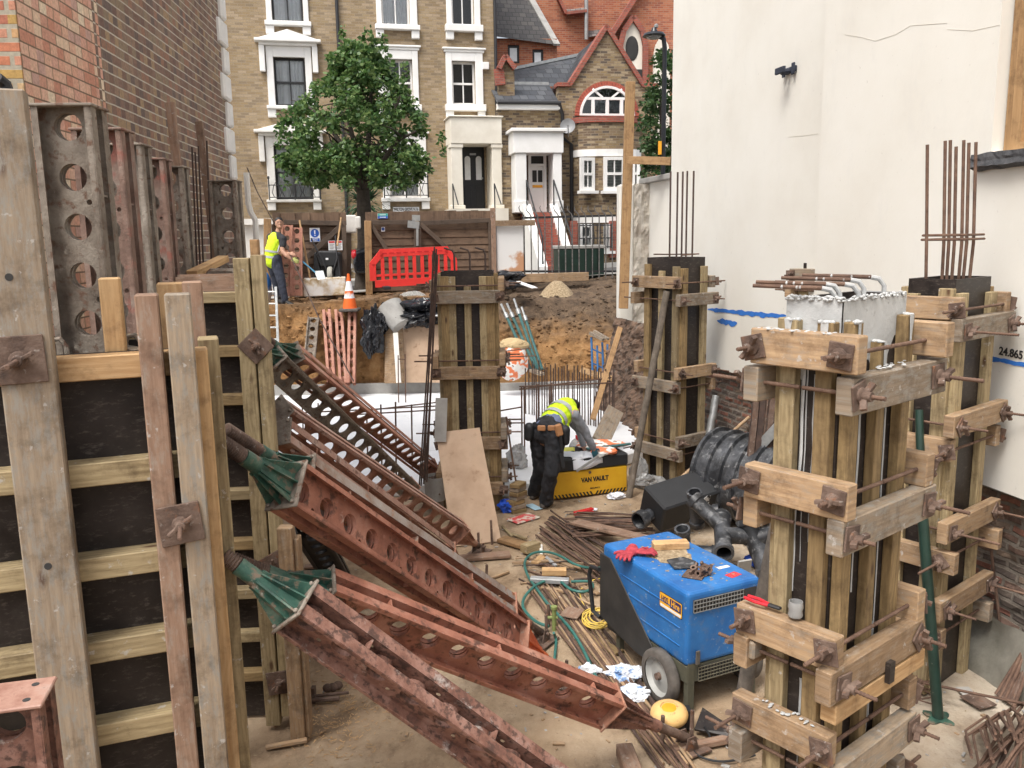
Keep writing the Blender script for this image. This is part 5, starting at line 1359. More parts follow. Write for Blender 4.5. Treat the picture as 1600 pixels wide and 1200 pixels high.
def push_pull(label, U, L, tb, up, mat, top='green_steel', bottom=None, fl=None, jackmat='rust', base=True, gap=.03, group='steel push-pull props bracing the left formwork'):
    """U at the formwork, L on the floor; tb = fractions where the beam starts and ends"""
    U, L = V(U), V(L)
    t = thing('push_pull_prop', label, 'prop', (L.x, L.y, L.z-.08), 0, group)
    A = U.lerp(L, tb[0]); B = U.lerp(L, tb[1])
    mb, x, y, z = soldier_beam(A, B, up, gap); mb.build('beam', [mat, fl or mat], t)
    for q, s in ((A, -1), (B, 1)):
        m2 = MB(); m2.box(q+x*(s*.007), (.014, .2, .25), (x, y, z))
        for a in (-1, 1):
            for b in (-1, 1): m2.cyl(q+y*a*.075+z*b*.1+x*s*.014, q+y*a*.075+z*b*.1+x*s*.03, .012, n=6)
        m2.build('end_plate', 'brown_steel' if s > 0 else 'grey_steel', t, bevel=.004)
    if top:
        ta = max(.02, tb[0]-.22/(L-U).length); tp = U.lerp(L, ta)
        taper(tp, A-x*.014, y, z, .042).build('taper_end', top, t)
        thread(U, tp-x*.02, .034).build('screw_jack', jackmat, t)
    bm = bottom or mat
    tp = U.lerp(L, min(.97, tb[1]+.36/(L-U).length))
    taper(tp, B+x*.014, y, z, .042).build('taper_end', bm, t)
    m2 = MB(); m2.cyl(tp-x*.02, L, .034, .03, 12); m2.build('jack_tube', jackmat, t)
    if base:
        m2 = MB(); d = V((x.x, x.y, 0)).normalized(); sd = V((-d.y, d.x, 0))
        m2.box((L.x, L.y, L.z-.075), (.26, .2, .012), (d, sd, Z_))
        for s in (-1, 1): m2.prism([V((L.x, L.y, L.z-.07))+sd*(s*.05)+d*a+Z_*b for a, b in ((-.06, 0), (.06, 0), (.03, .1), (-.03, .1))], sd*.008)
        m2.cyl(V(L)-sd*.08, V(L)+sd*.08, .014, n=8)
        m2.build('base_plate', 'rust', t)
    return t
push_pull('rusty red prop nearest the camera, its two bare flanges running off the bottom edge', P(350, 868, 3.5), (.86, 3.85, .09), (.135, .93), 58, 'rusty_red')
push_pull('salmon red prop ending in the jack beside the yellow round beacon', P(360, 872, 3.9), G(1074, 1153, .1), (.155, .775), 38, 'red_steel', bottom='rusty_red')
push_pull('bright red prop with its holed web turned to the sky below the green cone', P(342, 688, 3.7), G(884, 1050, .1), (.125, .775), -32, 'red_steel', bottom='orange_steel')
push_pull('grey-topped prop with orange jack ending by the green tap', P(352, 670, 4.2), G(846, 988, .1), (.15, .81), 50, 'brown_steel', bottom='red_steel', jackmat='rust', fl='flange_grey')
push_pull('brown prop pair member with bare twin flanges, lower one of the middle pair', P(398, 655, 5.6), G(728, 890, .1), (.07, .85), 48, 'brown_steel', top=None, bottom='brown_steel', fl='flange_pink', gap=.008)
push_pull('brown prop with holed web ending in front of the leaning plywood sheet', P(400, 628, 5.8), G(748, 853, .1), (.06, .855), 14, 'brown_steel', top=None, fl='flange_pink', gap=.008)
push_pull('grey grout-covered prop with big round holes, far pair, left', P(405, 545, 6.8), G(655, 780, .3), (.05, .9), 4, 'grey_steel', top='green_steel', base=False, gap=.008)
push_pull('pale red and brown prop with green cone, farthest on the white slab', P(415, 528, 6.9), G(682, 742, .3), (.09, .93), 24, 'brown_steel', top='green_steel', fl='pale_red', gap=.008)

# soldiers standing upright along the brick wall
def upright(px, pyt, Y, label, mat, yaw, zb=.3, fl=None):
    p = P(px, pyt, Y)
    t = thing('steel_soldier', label, 'formwork soldier', (p.x, Y, zb), 0, 'steel soldiers standing along the brick wall')
    mb, x, y, z = soldier_beam((p.x, Y, p.z), (p.x, Y, zb), (math.cos(yaw), math.sin(yaw), 0)); mb.build('beam', [mat, fl or mat], t)
    m2 = MB(); m2.box((p.x, Y, p.z+.004), (.25, .19, .012), (z, y, Z_)); m2.build('end_plate', mat, t, bevel=.003)
    return t
upright(108, 170, 3.62, 'nearest grey holed steel soldier towering over the black panel', 'grey_steel', .08)
upright(160, 206, 4.33, 'second holed steel soldier from the camera, red web showing', 'soldier_brown', .08)
upright(195, 229, 4.98, 'third holed steel soldier from the camera, grey flange', 'grey_steel', .08)
upright(233, 251, 5.8, 'fourth holed steel soldier from the camera, reddish web', 'soldier_brown', .08)
upright(264, 263, 6.4, 'fifth holed steel soldier from the camera, thin and grey', 'grey_steel', .08)
upright(352, 284, 7.7, 'farthest holed steel soldier, short looking and alone near the white quoins', 'grey_steel', 0)
p = P(12, 1092, 2.55)
t = thing('steel_soldier', 'red steel soldier end at the bottom left corner', 'formwork soldier', (p.x, 2.55, .0))
mb, x, y, z = soldier_beam((p.x, 2.55, p.z), (p.x, 2.55, 0), (1, .25, 0)); mb.build('beam', ['rusty_red', 'rusty_red'], t)
m2 = MB(); m2.box((p.x, 2.55, p.z+.006), (.25, .19, .014), (z, y, Z_))
m2.build('end_plate', 'flange_pink', t, bevel=.004)
m2 = MB()
for a in (-.07, .07):
    for b in (-.05, .05): m2.cyl(V((p.x, 2.55, p.z+.0131))+z*a+y*b, V((p.x, 2.55, p.z+.0145))+z*a+y*b, .012, n=12)
m2.build('bolt_hole', 'dark_room', t)  # flat dark discs paint the shade of the holes

# ================================================================ FORMWORK TIES
def tie_plate(parent, c, n, side, ang=.6, size=.13, rod=.16, nut='rust', plate='rust', back=.1):
    """square washer plate on a timber at c, normal n, with a wing nut and rod end"""
    c, n, side = V(c), V(n).normalized(), V(side).normalized(); up = n.cross(side)
    a = side*math.cos(ang)+up*math.sin(ang); b = n.cross(a)
    mb = MB(); mb.box(c+n*.007, (size, size, .01), (a, b, n)); pl = mb.build('washer_plate', plate, parent, bevel=.003)
    mb = MB(); mb.lathe([(.034, .012), (.034, .02), (.02, .026), (.02, .06), (.0, .06)], c, n, 12)
    w = side*math.cos(ang*2.3+.4)+up*math.sin(ang*2.3+.4)
    for s in (-1, 1): mb.beam(c+n*.03+w*s*.012, c+n*.045+w*s*.06, .016, .026, n)
    mb.build('wing_nut', nut, parent, bevel=.003)
    mb = thread(c-n*back, c+n*rod, .0085, .011); mb.build('tie_rod', 'rebar', parent)
    return pl

# ================================================================ COLUMN FORMS
def column(label, cx, cy, yaw, a, b, zst, zbox, levels, la, lb, studs_x=(-1, 0, 1), studs_y=(-1, 1), drop=.15, zfoot=0.0, seed=0, sw=.1, jit=1, rod_out=.16, wal='waling', group='timber column forms', tw=1.0):
    rnd = random.Random(seed)
    t = thing('column_form', label, 'column form', (cx, cy, zfoot), yaw)
    pl = dict(local=True)
    z0 = 0.0; zb = zbox-zfoot; zs_ = zst-zfoot
    for nx, ny in ((1, 0), (-1, 0), (0, 1), (0, -1)):
        mb = MB()
        if nx: mb.box((nx*(a/2-.009), 0, zb/2), (.018, b-.038, zb))
        else: mb.box((0, ny*(b/2-.009), zb/2), (a, .018, zb))
        mb.build('ply_panel', 'black_ply', t, local=True)
    def stud(x, y, w, d, top, m):
        mb = MB(); mb.box((x, y, top/2), (w, d, top)); mb.build('stud', m, t, local=True, bevel=.004)
    ms = ('treated', 'treated', 'treated_dark')
    for s in (-1, 1):
        for k in studs_x:
            w = sw if k else sw*.85
            stud(k*(a/2-.045), s*(b/2+.026), w, .05, zs_+rnd.uniform(-.05, .03)*jit-(0.1 if k == 0 else 0), rnd.choice(ms))
        for k in studs_y:
            stud(s*(a/2+.026), k*(b/2-.045), .05, sw if k else sw*.85, zs_+rnd.uniform(-.05, .03)*jit-(0.1 if k == 0 else 0), rnd.choice(ms))
    H, T = .155*tw, .075
    for li, lv in enumerate(levels):
        zx, zy = (lv, lv-drop) if not isinstance(lv, tuple) else lv
        zx -= zfoot; zy -= zfoot
        for s in (-1, 1):
            # timbers across the x faces (run along y)
            if zx is not None:
                xo = s*(a/2+.051+T/2); sh = rnd.uniform(-.05, .05)
                mb = MB(); mb.box((xo, sh, zx+rnd.uniform(-.01, .01)), (T, lb, H)); wl_ = mb.build('waling', rnd.choice((wal, wal, 'grey_timber')) if wal == 'waling' else wal, t, local=True, bevel=.005)
                for k in (-1, 1):
                    yy = k*(b/2+.075)
                    tie_local(wl_, (xo+s*T/2, yy, zx), (s, 0, 0), (0, 1, 0), rnd.choice((.05, .15, -.1, .25, .7)), rnd.uniform(.6, 1.2)*rod_out, a+.2)
                yo = s*(b/2+.051+T/2); sh = rnd.uniform(-.05, .05)
                mb = MB(); mb.box((sh, yo, zy+rnd.uniform(-.01, .01)), (la, T, H)); wl_ = mb.build('waling', rnd.choice((wal, wal, 'grey_timber')) if wal == 'waling' else wal, t, local=True, bevel=.005)
                for k in (-1, 1):
                    xx = k*(a/2+.075)
                    tie_local(wl_, (xx, yo+s*T/2, zy), (0, s, 0), (1, 0, 0), rnd.choice((.05, .15, -.1, .25, .7)), rnd.uniform(.6, 1.2)*rod_out, b+.2)
    return t
def tie_local(parent, c, n, side, ang, rod, back):
    c, n, side = V(c), V(n), V(side); up = n.cross(side)
    a = side*math.cos(ang)+up*math.sin(ang); b = n.cross(a)
    mb = MB(); mb.box(c+n*.007, (.108, .108, .01), (a, b, n)); mb.build('washer_plate', 'rust', parent, local=True, bevel=.003)
    mb = MB(); mb.lathe([(.034, .012), (.034, .02), (.02, .026), (.02, .06), (.0, .06)], c, n, 10)
    w = side*math.cos(ang*2.3+.4)+up*math.sin(ang*2.3+.4)
    for s in (-1, 1): mb.beam(c+n*.03+w*s*.012, c+n*.045+w*s*.06, .016, .026, n)
    mb.build('wing_nut', 'rust', parent, local=True)
    mb = thread(c-n*(back/2+.02), c+n*rod, .009, .016); mb.build('tie_rod', 'rebar', parent, local=True)
YAW = math.radians(39)
# front column with grout spilled over its top
def from_corner(px, Y, a, b, yaw):
    q = P(px, 560, Y); u = V((math.cos(yaw), math.sin(yaw), 0)); v = V((-math.sin(yaw), math.cos(yaw), 0)); return q+u*(a/2)+v*(b/2)
FC = from_corner(1313, 3.5, .53, .26, YAW)
fcx, fcy = FC.x, FC.y
fc = column('near column form with white grout spilled over its box and studs', fcx, fcy, YAW, .53, .26, 3.03, 3.12, [(2.91, 2.75), (2.31, 2.15), (1.64, 1.49), (1.18, 1.02), (.75, .6), (.25, .4)], .82, .5, seed=5, rod_out=.17, sw=.075, jit=0)
def FCw(x, y, z): return TM[fc.name] @ V((x, y, z))
mb = MB()
def coat(x0, y0, x1, y1, nx, ny, seed):
    def fn(u, v):
        x = x0+(x1-x0)*u; y = y0+(y1-y0)*u
        dep = .30+.14*fbm((u*3+seed, seed, 0), 1.5, 3)
        z = 3.125-dep*(1-v)
        th = .003+.005*abs(fbm((x*10, z*10, seed), 1, 3))*min(1, (1-v)*6+.3)*min(1, v*5)
        return V((x+nx*th, y+ny*th, z))
    mb.grid(fn, 40, 16)
HA, HB = .265, .13
coat(-HA, -HB, HA, -HB, 0, -1, 1); coat(-HA, HB, -HA, -HB, -1, 0, 2); coat(HA, -HB, HA, HB, 1, 0, 3)
mb.build('grout_coat', 'grout', fc, local=True)
mb = MB(); mb.grid(lambda u, v: V((-.25+.5*u, -.118+.236*v, 3.055+.014*fbm((u*5, v*4, 0), 1.2))), 20, 14); mb.build('grout_fill', 'grout', fc, local=True)
mb = MB()
for k in range(70):
    x = R(-HA, HA); mb.ell((x, -HB+R(-.012, .005), 3.12+R(-.006, .012)), (R(.005, .014), R(.005, .009), R(.004, .008)), n=8, m=5)
    y = R(-HB, HB); mb.ell((-HA+R(-.012, .005), y, 3.12+R(-.006, .012)), (R(.005, .009), R(.005, .014), R(.004, .008)), n=8, m=5)
mb.build('grout_lumps', 'grout', fc, local=True, kind='stuff')
# drips down the ply and timbers
rd = random.Random(3)
def drip(x, y, nx, ny, zt, L, w):
    mb = MB(); tx, ty = -ny, nx
    n = 14; l = []; r = []
    for k in range(n+1):
        t = k/n; z = zt-L*t; ww = w*(1-.45*t)*(1+.35*fbm((z*9, x*20, y*20), 1, 2)); o = .004*fbm((z*5, x, y+3), 1, 2)
        l.append((x+tx*(o-ww)+nx*.003, y+ty*(o-ww)+ny*.003, z)); r.append((x+tx*(o+ww)+nx*.003, y+ty*(o+ww)+ny*.003, z))
    A = mb.pts(l); B = mb.pts(r); Cn = mb.pts([(a[0]*.5+b[0]*.5+nx*.004, a[1]*.5+b[1]*.5+ny*.004, a[2]) for a, b in zip(l, r)])
    for k in range(n): mb.face((A[k], Cn[k], Cn[k+1], A[k+1]), None, 0, True); mb.face((Cn[k], B[k], B[k+1], Cn[k+1]), None, 0, True)
    mb.build('grout_drip', 'grout', fc, local=True)
for y, zt, L, w in ((.085, 2.85, 1.3, .009), (.045, 2.85, .55, .010), (.02, 2.85, .9, .004), (-.03, 2.8, .75, .007), (-.065, 2.85, 1.6, .005), (.06, 2.3, .5, .006), (.1, 2.4, .9, .012), (-.02, 1.4, .5, .006)):
    drip(-HA, y*.76, -1, 0, zt, L, w)
for x, zt, L, w in ((-.135, 2.85, 1.0, .007), (-.11, 2.85, .7, .005), (-.085, 2.7, .9, .009), (.09, 2.85, 1.5, .010), (.115, 2.85, .8, .006), (.135, 2.8, 1.7, .006), (.07, 2.3, .8, .004), (.12, 1.6, .8, .006)):
    drip(x, -HB, 0, -1, zt, L, w)
for x, y, nx, ny, w in ((-HA-.052, .085, -1, 0, .016), (-HA-.052, -.085, -1, 0, .016), (-.22, -HB-.052, 0, -1, .016), (.22, -HB-.052, 0, -1, .02), (.005, -HB-.052, 0, -1, .015)):
    drip(x, y, nx, ny, 3.034-(.1 if abs(x) < .01 else 0), R(.12, .3), w)
mb = MB()
for x, y in ((-HA-.026, .085), (-HA-.026, -.085), (-.225, -HB-.026), (.225, -HB-.026), (.0, -HB-.026)):
    for _ in range(7): mb.ell((x+R(-.025, .025), y+R(-.03, .03), 3.031-(.1 if abs(x) < .01 else 0)), (R(.008, .02), R(.008, .018), R(.004, .011)), n=8, m=5)
for _ in range(26): mb.ell((-HA-.051-.04+R(-.03, .03), R(-.15, .2), 2.992), (R(.006, .018), R(.005, .012), .003), n=8, m=4)
for _ in range(20): mb.ell((R(-.15, .2), -HB-.051-.04+R(-.03, .03), 2.832), (R(.006, .018), R(.005, .012), .003), n=8, m=4)
for _ in range(16): mb.ell((-HA-.051-.04+R(-.03, .03), R(-.15, .15), 1.262), (R(.006, .018), R(.005, .012), .003), n=8, m=4)
mb.build('grout_lumps', 'grout', fc, local=True, kind='stuff')
# bent bars sticking out of the grout, crusted white
T = TM[fc.name].inverted()
for k, (x, dx, dz) in enumerate(((-.2, -.24, 0), (-.12, -.26, .012), (-.02, -.26, .008), (.08, -.27, .022), (.2, -.27, .03))):
    y = -.06+.03*(k % 2); zt = 3.165+dz
    pts = [V((x, y, 3.0)), V((x, y, zt-.04)), V((x-.02, y+.015, zt-.008)), V((x-.05, y+.04, zt)), V((x+dx*.8, y+.04+.24, zt+.01))]
    mb = MB(); mb.tube(pts, .011, 8, radii=[.010, .010, .010, .010, .008]); o = mb.build('starter_bar', 'rebar', fc, local=True)
    mb = MB(); mb.tube(pts[:4], .016, 8, radii=[.0105, .011, .0115, .0105]); 
    for _ in range(3):
        q = pts[3].lerp(pts[4], random.random()*.6); mb.ell(q, (.011, .009, .009), n=8, m=5)
    mb.build('grout_crust', 'grout', o, local=True)
# little black ply block and extra timber on the right side of the near column
mb = MB(); q = 0; 
mb.box((.05, -HB-.051-.075-.012, 1.42), (.045, .024, .1)); mb.build('ply_block', 'black_ply', fc, local=True)
for z in (1.36,):
    mb = MB(); mb.box((.02, -HB-.051-.037, z), (.8, .074, .09)); mb.build('waling', 'pine', fc, local=True, bevel=.004)
    mb = MB(); mb.box((-HA-.051-.037, .2, 1.50), (.074, .09, .09)); mb.build('packer', 'grey_timber', fc, local=True, bevel=.01)
# column by the wall, right
RC = from_corner(1486, 5.85, .56, .33, YAW)
rc = column('tall column form at the right with seven long rebars above it', RC.x, RC.y, YAW, .56, .33, 2.98, 3.06, [(2.86, 2.72), (1.88, 2.06), (1.08, 1.30), (.5, .72)], .88, .6, studs_x=(-1, 1), studs_y=(-1, 1), seed=9, rod_out=.3)
T = TM[rc.name].inverted()
for px, py in ((1449, 226), (1477, 220), (1485, 219), (1494, 229), (1506, 219), (1514, 223), (1525, 222)):
    i = (px-1449)/76
    q = T @ P(px, py, 6.1)
    q0 = T @ P(px-3*(px-1487)/76-4, 400, 6.1)
    mb = MB(); mb.tube([V((q0.x*.8, q0.y*.8, 2.5)), V((q0.x, q0.y, 3.3)), q], .012, 8); mb.build('rebar', 'rebar', rc, local=True)
for zz, gw in ((3.33, .17), (3.36, .165)):
    mb = MB(); g = gw
    mb.tube([(-g*1.2-.05, -g*.8, zz), (g*1.2, -g*.75, zz), (g*1.2, g*.75, zz), (-g*1.2, g*.75, zz), (-g*1.2, -g*.75-.05, zz)], .009, 6); mb.build('stirrup', 'rebar', rc, local=True)
# column against the far end of the rendered wall
CC = from_corner(1061, 11.0, .46, .60, YAW-.06)
c3 = column('slim column form in front of the rendered wall corner, beside the leaning pole', CC.x, CC.y, YAW-.06, .46, .60, 3.0, 3.1, [(2.78, 2.56), (1.42, 1.62), (.52, .70)], .74, .84, studs_x=(-1, 1), studs_y=(-1, 0, 1), seed=21, rod_out=.22)
T = TM[c3.name].inverted()
for px, py in ((1048, 268), (1059, 269), (1067, 268), (1074, 267), (1084, 267)):
    q = T @ P(px, py, 11.3); mb = MB(); mb.tube([(q.x, q.y, 2.6), q], .012, 8); mb.build('rebar', 'rebar_dark', c3, local=True)
mb = MB(); mb.tube([(-.17, -.26, 3.13), (.15, -.26, 3.14), (.15, .26, 3.13), (-.15, .26, 3.14)], .009, 6); mb.build('stirrup', 'rebar', c3, local=True)
# middle column
MC = P(733, 560, 10.35)
c4 = column('middle column form standing square to the camera on the white slab', MC.x, MC.y+.2, .0, .64, .36, 2.95, 3.0, [(2.83, 2.70), (1.92, 1.78), (1.02, .88), (.45, .3)], .84, .62, studs_x=(-1, 0, 1), studs_y=(-1, 1), seed=33, rod_out=.2)
for s in (-1, 1):
    mb = MB(); mb.box((s*.185, -.206, 1.47), (.085, .05, 2.94)); mb.build('stud', 'treated', c4, local=True, bevel=.004)
for x in (-.16, .03, .22):
    mb = MB(); mb.tube([(x, 0, 2.8), (x, 0, 3.2), (x-.02, .0, 3.25), (x-.12, .02, 3.28)], .012, 8); mb.build('starter_bar', 'rebar_dark', c4, local=True)
# column tucked behind the step of the rendered wall
EC = P(1268, 560, 9.5)
c5 = column('hidden column form tucked behind the step of the rendered wall, only timber ends showing', EC.x+.03, EC.y, YAW, .2, .24, 2.98, 3.06, [(2.93, 2.76), (2.1, 1.95)], .52, .52, studs_x=(-1, 1), studs_y=(-1, 1), seed=40)
for o in (fc, rc, c3, c4, c5): o['group'] = 'timber column forms'

# ================================================================ WALL FORMS ON THE LEFT
PF = Frame((P(250, 600, 3.38).x, 3.38), 20)
w1 = thing('wall_form', 'near black plywood wall form with pale rails and a thick weathered plank on its face', 'wall form', (PF.o.x, PF.o.y, 0), PF.a)
def pa_(px, py, off=0.0): return PF.at(px, py, off)
xl_ = -2.6; xr_ = pa_(306, 700, .05)[0]
ztop = pa_(150, 556, .0)[1]
mb = MB(); mb.box(((xl_+xr_)/2, .11, ztop/2), (xr_-xl_, .018, ztop)); mb.build('ply_panel', 'black_ply', w1, local=True)
for k, py in enumerate((557, 722, 868, 998, 1128, 1250, 1370)):
    z = pa_(190, py+16, .0)[1]
    mb = MB(); mb.box(((xl_+xr_)/2, .05, z), (xr_-xl_, .1, .095)); mb.build('rail', 'pine' if k == 0 else 'treated', w1, local=True, bevel=.004)
# back leaf of the form with top rail and ties
mb = MB(); mb.box(((xl_+xr_)/2-.05, .55, ztop/2), (xr_-xl_, .018, ztop)); mb.build('ply_panel', 'black_ply', w1, local=True)
mb = MB(); mb.box(((xl_+xr_)/2-.05, .61, ztop-.03), (xr_-xl_, .1, .095)); mb.build('rail', 'treated', w1, local=True, bevel=.004)
mb = MB(); mb.box((pa_(175, 540, .3)[0], .36, ztop-.015), (.07, .5, .03), (V((.85, .5, 0)).normalized(), V((-.5, .85, 0)).normalized(), Z_)); mb.build('brace', 'grey_timber', w1, local=True)
for px in (92, 208):
    x = pa_(px, 545, .3)[0]; mb = MB()
    mb.tube([(x-.03, .25, 2.5), (x-.03, .25, ztop+.0), (x-.015, .25, ztop+.045), (x+.015, .25, ztop+.05), (x+.035, .25, ztop+.02), (x+.04, .25, ztop-.3)], .011, 8); mb.build('hooked_bar', 'grey_steel', w1, local=True)
# weathered soldier plank
def upt(name, px0, px1, py_at, ptop, off, depth, mat, zb=0.0, bev=.006):
    x0, x1 = pa_(px0, py_at, off)[0], pa_(px1, py_at, off)[0]; zt = pa_((px0+px1)/2, ptop, off)[1]
    mb = MB(); mb.box(((x0+x1)/2, off+depth/2, (zt+zb)/2), (x1-x0, depth, zt-zb)); return mb.build(name, mat, w1, local=True, bevel=bev), (x0+x1)/2, zt
so1, xs1, _ = upt('soldier_plank', 25, 110, 800, 140, -.078, .077, 'grey_timber')
def w1p(x, y, z): return TM[w1.name] @ V((x, y, z))
fn = -PF.n
def tp1(px, py, off, ang, size, rod, parent):
    x, z = pa_(px, py, off); tie_plate(parent, w1p(x, off, z), fn, PF.u, ang, size, rod)
tp1(30, 562, -.078, .03, .18, .22, so1)
mb = MB(); x, z = pa_(75, 885, -.079)
for px, py in ((75, 885), (14, 433)):
    x, z = pa_(px, py, -.0795); mb.cyl(w1p(x, -.0795, z), w1p(x, -.0775, z), .014, n=12)
mb.build('bolt_hole', 'dark_room', so1)  # holes shown by thin dark discs, their shade painted on
s2, xs2, _ = upt('soldier_timber', 240, 276, 800, 459, -.1, .098, 'red_timber')
s3, xs3, _ = upt('soldier_timber', 285, 325, 800, 458, -.1, .098, 'grey_timber')
tp1(282, 818, -.1, .1, .165, .2, s2)
s4, _, _ = upt('edge_stud', 306, 344, 800, 545, -.01, .1, 'pine')
s5, _, _ = upt('edge_stud', 330, 362, 800, 528, .11, .12, 'treated')
mb = MB(); x0, z0 = pa_(306, 690, .1); x1, z1 = pa_(322, 545, .1); mb.box(((x0+x1)/2, .115, (z0+z1)/2), (x1-x0, .012, z1-z0)); mb.build('red_ply_edge', plain('red_film_ply', (.10, .03, .024), .5), w1, local=True)
s6, _, _ = upt('stud', 246, 292, 470, 442, .36, .1, 'pine')
s7, _, _ = upt('stud', 286, 318, 470, 440, .30, .1, 'red_timber')
s8, _, _ = upt('stud', 157, 191, 480, 434, .13, .07, 'pine', 2.6)
mb = MB(); x, z = pa_(300, 860, .3); 
mb.box((xr_+.0, .33, ztop/2), (.018, .42, ztop)); mb.build('stop_end', 'ply', w1, local=True)

# second wall form, further back
PG = Frame((P(375, 800, 5.6).x, 5.6), 4)
w2 = thing('wall_form', 'farther black wall form with pale rails and twin studs behind the props', 'wall form', (PG.o.x, PG.o.y, 0), PG.a)
def pg(px, py, off=0.0): return PG.at(px, py, off)
xa, xb = pg(285, 700)[0], pg(428, 700, .1)[0]; zt = pg(350, 457)[1]
mb = MB(); mb.box(((xa+xb)/2, .11, zt/2), (xb-xa, .018, zt)); mb.build('ply_panel', 'black_ply', w2, local=True)
for py in (456, 541, 617, 689, 766, 845, 922, 990, 1052):
    z = pg(360, py+9)[1]; mb = MB(); mb.box(((xa+xb)/2, .055, z), (xb-xa, .09, .07)); mb.build('rail', random.choice(('treated', 'treated_dark')), w2, local=True, bevel=.004)
def up2(px0, px1, pyat, ptop, pbot, off, d, mat, name='stud'):
    x0, x1 = pg(px0, pyat, off)[0], pg(px1, pyat, off)[0]; z1 = pg((px0+px1)/2, ptop, off)[1]; z0 = pg((px0+px1)/2+30, pbot, off)[1]
    mb = MB(); mb.box(((x0+x1)/2, off+d/2, (z0+z1)/2), (x1-x0, d, z1-z0)); return mb.build(name, mat, w2, local=True, bevel=.005)
a1 = up2(380, 404, 640, 403, 1135, -.1, .1, 'treated'); a2 = up2(407, 426, 640, 398, 1120, -.1, .1, 'treated'); up2(398, 411, 500, 374, 700, .12, .06, 'orange_post')
mb = MB(); mb.box(((xa+xb)/2, .16, zt+.05), (xb-xa, .02, .1)); mb.box(((xa+xb)/2, .20, zt+.09), (xb-xa, .02, .05)); mb.build('ply_edge', 'red_timber', w2, local=True)
def tp2(px, py, ang, size=.17):
    x, z = pg(px, py, -.1); tie_plate(a1, TM[w2.name] @ V((x, -.1, z)), -PG.n, PG.u, ang, size, .14)
tp2(400, 541, .75); tp2(428, 884, .5); tp2(437, 1066, .1)
# standing strut in front of it
b0 = G(468, 1155); mb = MB(); h = P(465, 822, b0.y).z
mb.box((b0.x, b0.y, h/2), (.1, .085, h)); mb.box((b0.x+.065, b0.y+.03, h*.48), (.03, .1, h*.93)); mb.build('timber_strut', 'waling', None, 'upright timber strut standing on the floor left of the props', 'timber', bevel=.005)
# battens leaning on the brick wall
for px0, py0, px1, py1, Y, lab in ((266, 160, 277, 262, 7.2, 'short red-brown batten leaning on the dark brick wall behind the soldiers'), (311, 190, 338, 405, 8.4, 'long pale batten leaning on the dark brick wall')):
    a, b = P(px0, py0, Y), P(px1, py1, Y-.05); mb = MB(); mb.beam(a, b+(b-a)*.8, .07, .04, (0, -1, 0)); mb.build('batten', 'red_timber', None, lab, 'batten', bevel=.004)
for k, (px, py) in enumerate(((300, 230), (305, 238), (310, 228), (323, 220))):
    a, b = P(px, py, 8.0), P(px+8, 420, 7.9); mb = MB(); mb.tube([a, b+(b-a)*.6], .009, 6); mb.build('upright_rebar', 'rebar_dark', None, 'thin rebar standing by the dark brick wall', 'rebar', 'rebars standing by the dark brick wall')

# odds and ends on top of and behind the farther wall form
mb = MB(); mb.beam(P(300, 428, 6.2), P(350, 404, 6.6), .09, .05); mb.build('timber_offcut', 'pine', None, 'pale timber laid behind the farther wall form at the foot of the lone soldier', 'timber', bevel=.004)
for k, (x0, x1, y0, Y) in enumerate(((312, 336, 433, 6.0), (326, 366, 424, 6.3))):
    mb = MB(); mb.tube([P(x0, 470, Y), P(x0+1, y0+2, Y), P(x0+3, y0, Y), P(x1-2, y0, Y), P(x1, y0+2, Y), P(x1, 470, Y)], .022, 8); mb.build('steel_hoop', 'grey_steel', None, ('smaller and nearer', 'larger and farther')[k]+' grey steel hoop standing behind the farther wall form', 'steel frame')
mb = MB(); mb.tube([P(386, 262, 10.5), P(402, 300, 11.5), P(430, 352, 14.5)], .007, 5); mb.build('thin_cable', 'rebar_dark', None, 'thin slanting cable above the standing worker', 'cable')
# ================================================================ PEOPLE
def fused(name, prims, mat, voxel, parent=None, smooth=4, wrinkle=0, **kw):
    """one continuous skin grown over overlapping tapered limbs"""
    mb = MB()
    for p in prims:
        if p[0] == 'e': mb.ell(p[1], p[2], p[3] if len(p) > 3 else None, n=16, m=10)
        else:
            _, pts, rad = p; pts = [V(q) for q in pts]
            mb.tube(pts, 1, 12, radii=rad)
            for q, r in zip(pts, rad): mb.ell(q, (r, r, r), n=12, m=8)
    o = mb.build(name, mat, parent, **kw)
    md = o.modifiers.new('skin', 'REMESH'); md.mode = 'VOXEL'; md.voxel_size = voxel; md.use_smooth_shade = True
    sm = o.modifiers.new('smooth', 'SMOOTH'); sm.iterations = smooth; sm.factor = .5
    dg = bpy.context.evaluated_depsgraph_get()
    me = bpy.data.meshes.new_from_object(o.evaluated_get(dg))
    o.modifiers.clear(); old = o.data; o.data = me; bpy.data.meshes.remove(old)
    if wrinkle:
        ns = [v.normal.copy() for v in me.vertices]
        for v, n in zip(me.vertices, ns):
            w_ = o.location+v.co; v.co = v.co+n*wrinkle*(abs(fbm((w_.x*9, w_.y*9, w_.z*5), 1, 3))*1.6-.5)
    for p in me.polygons: p.use_smooth = True
    return o
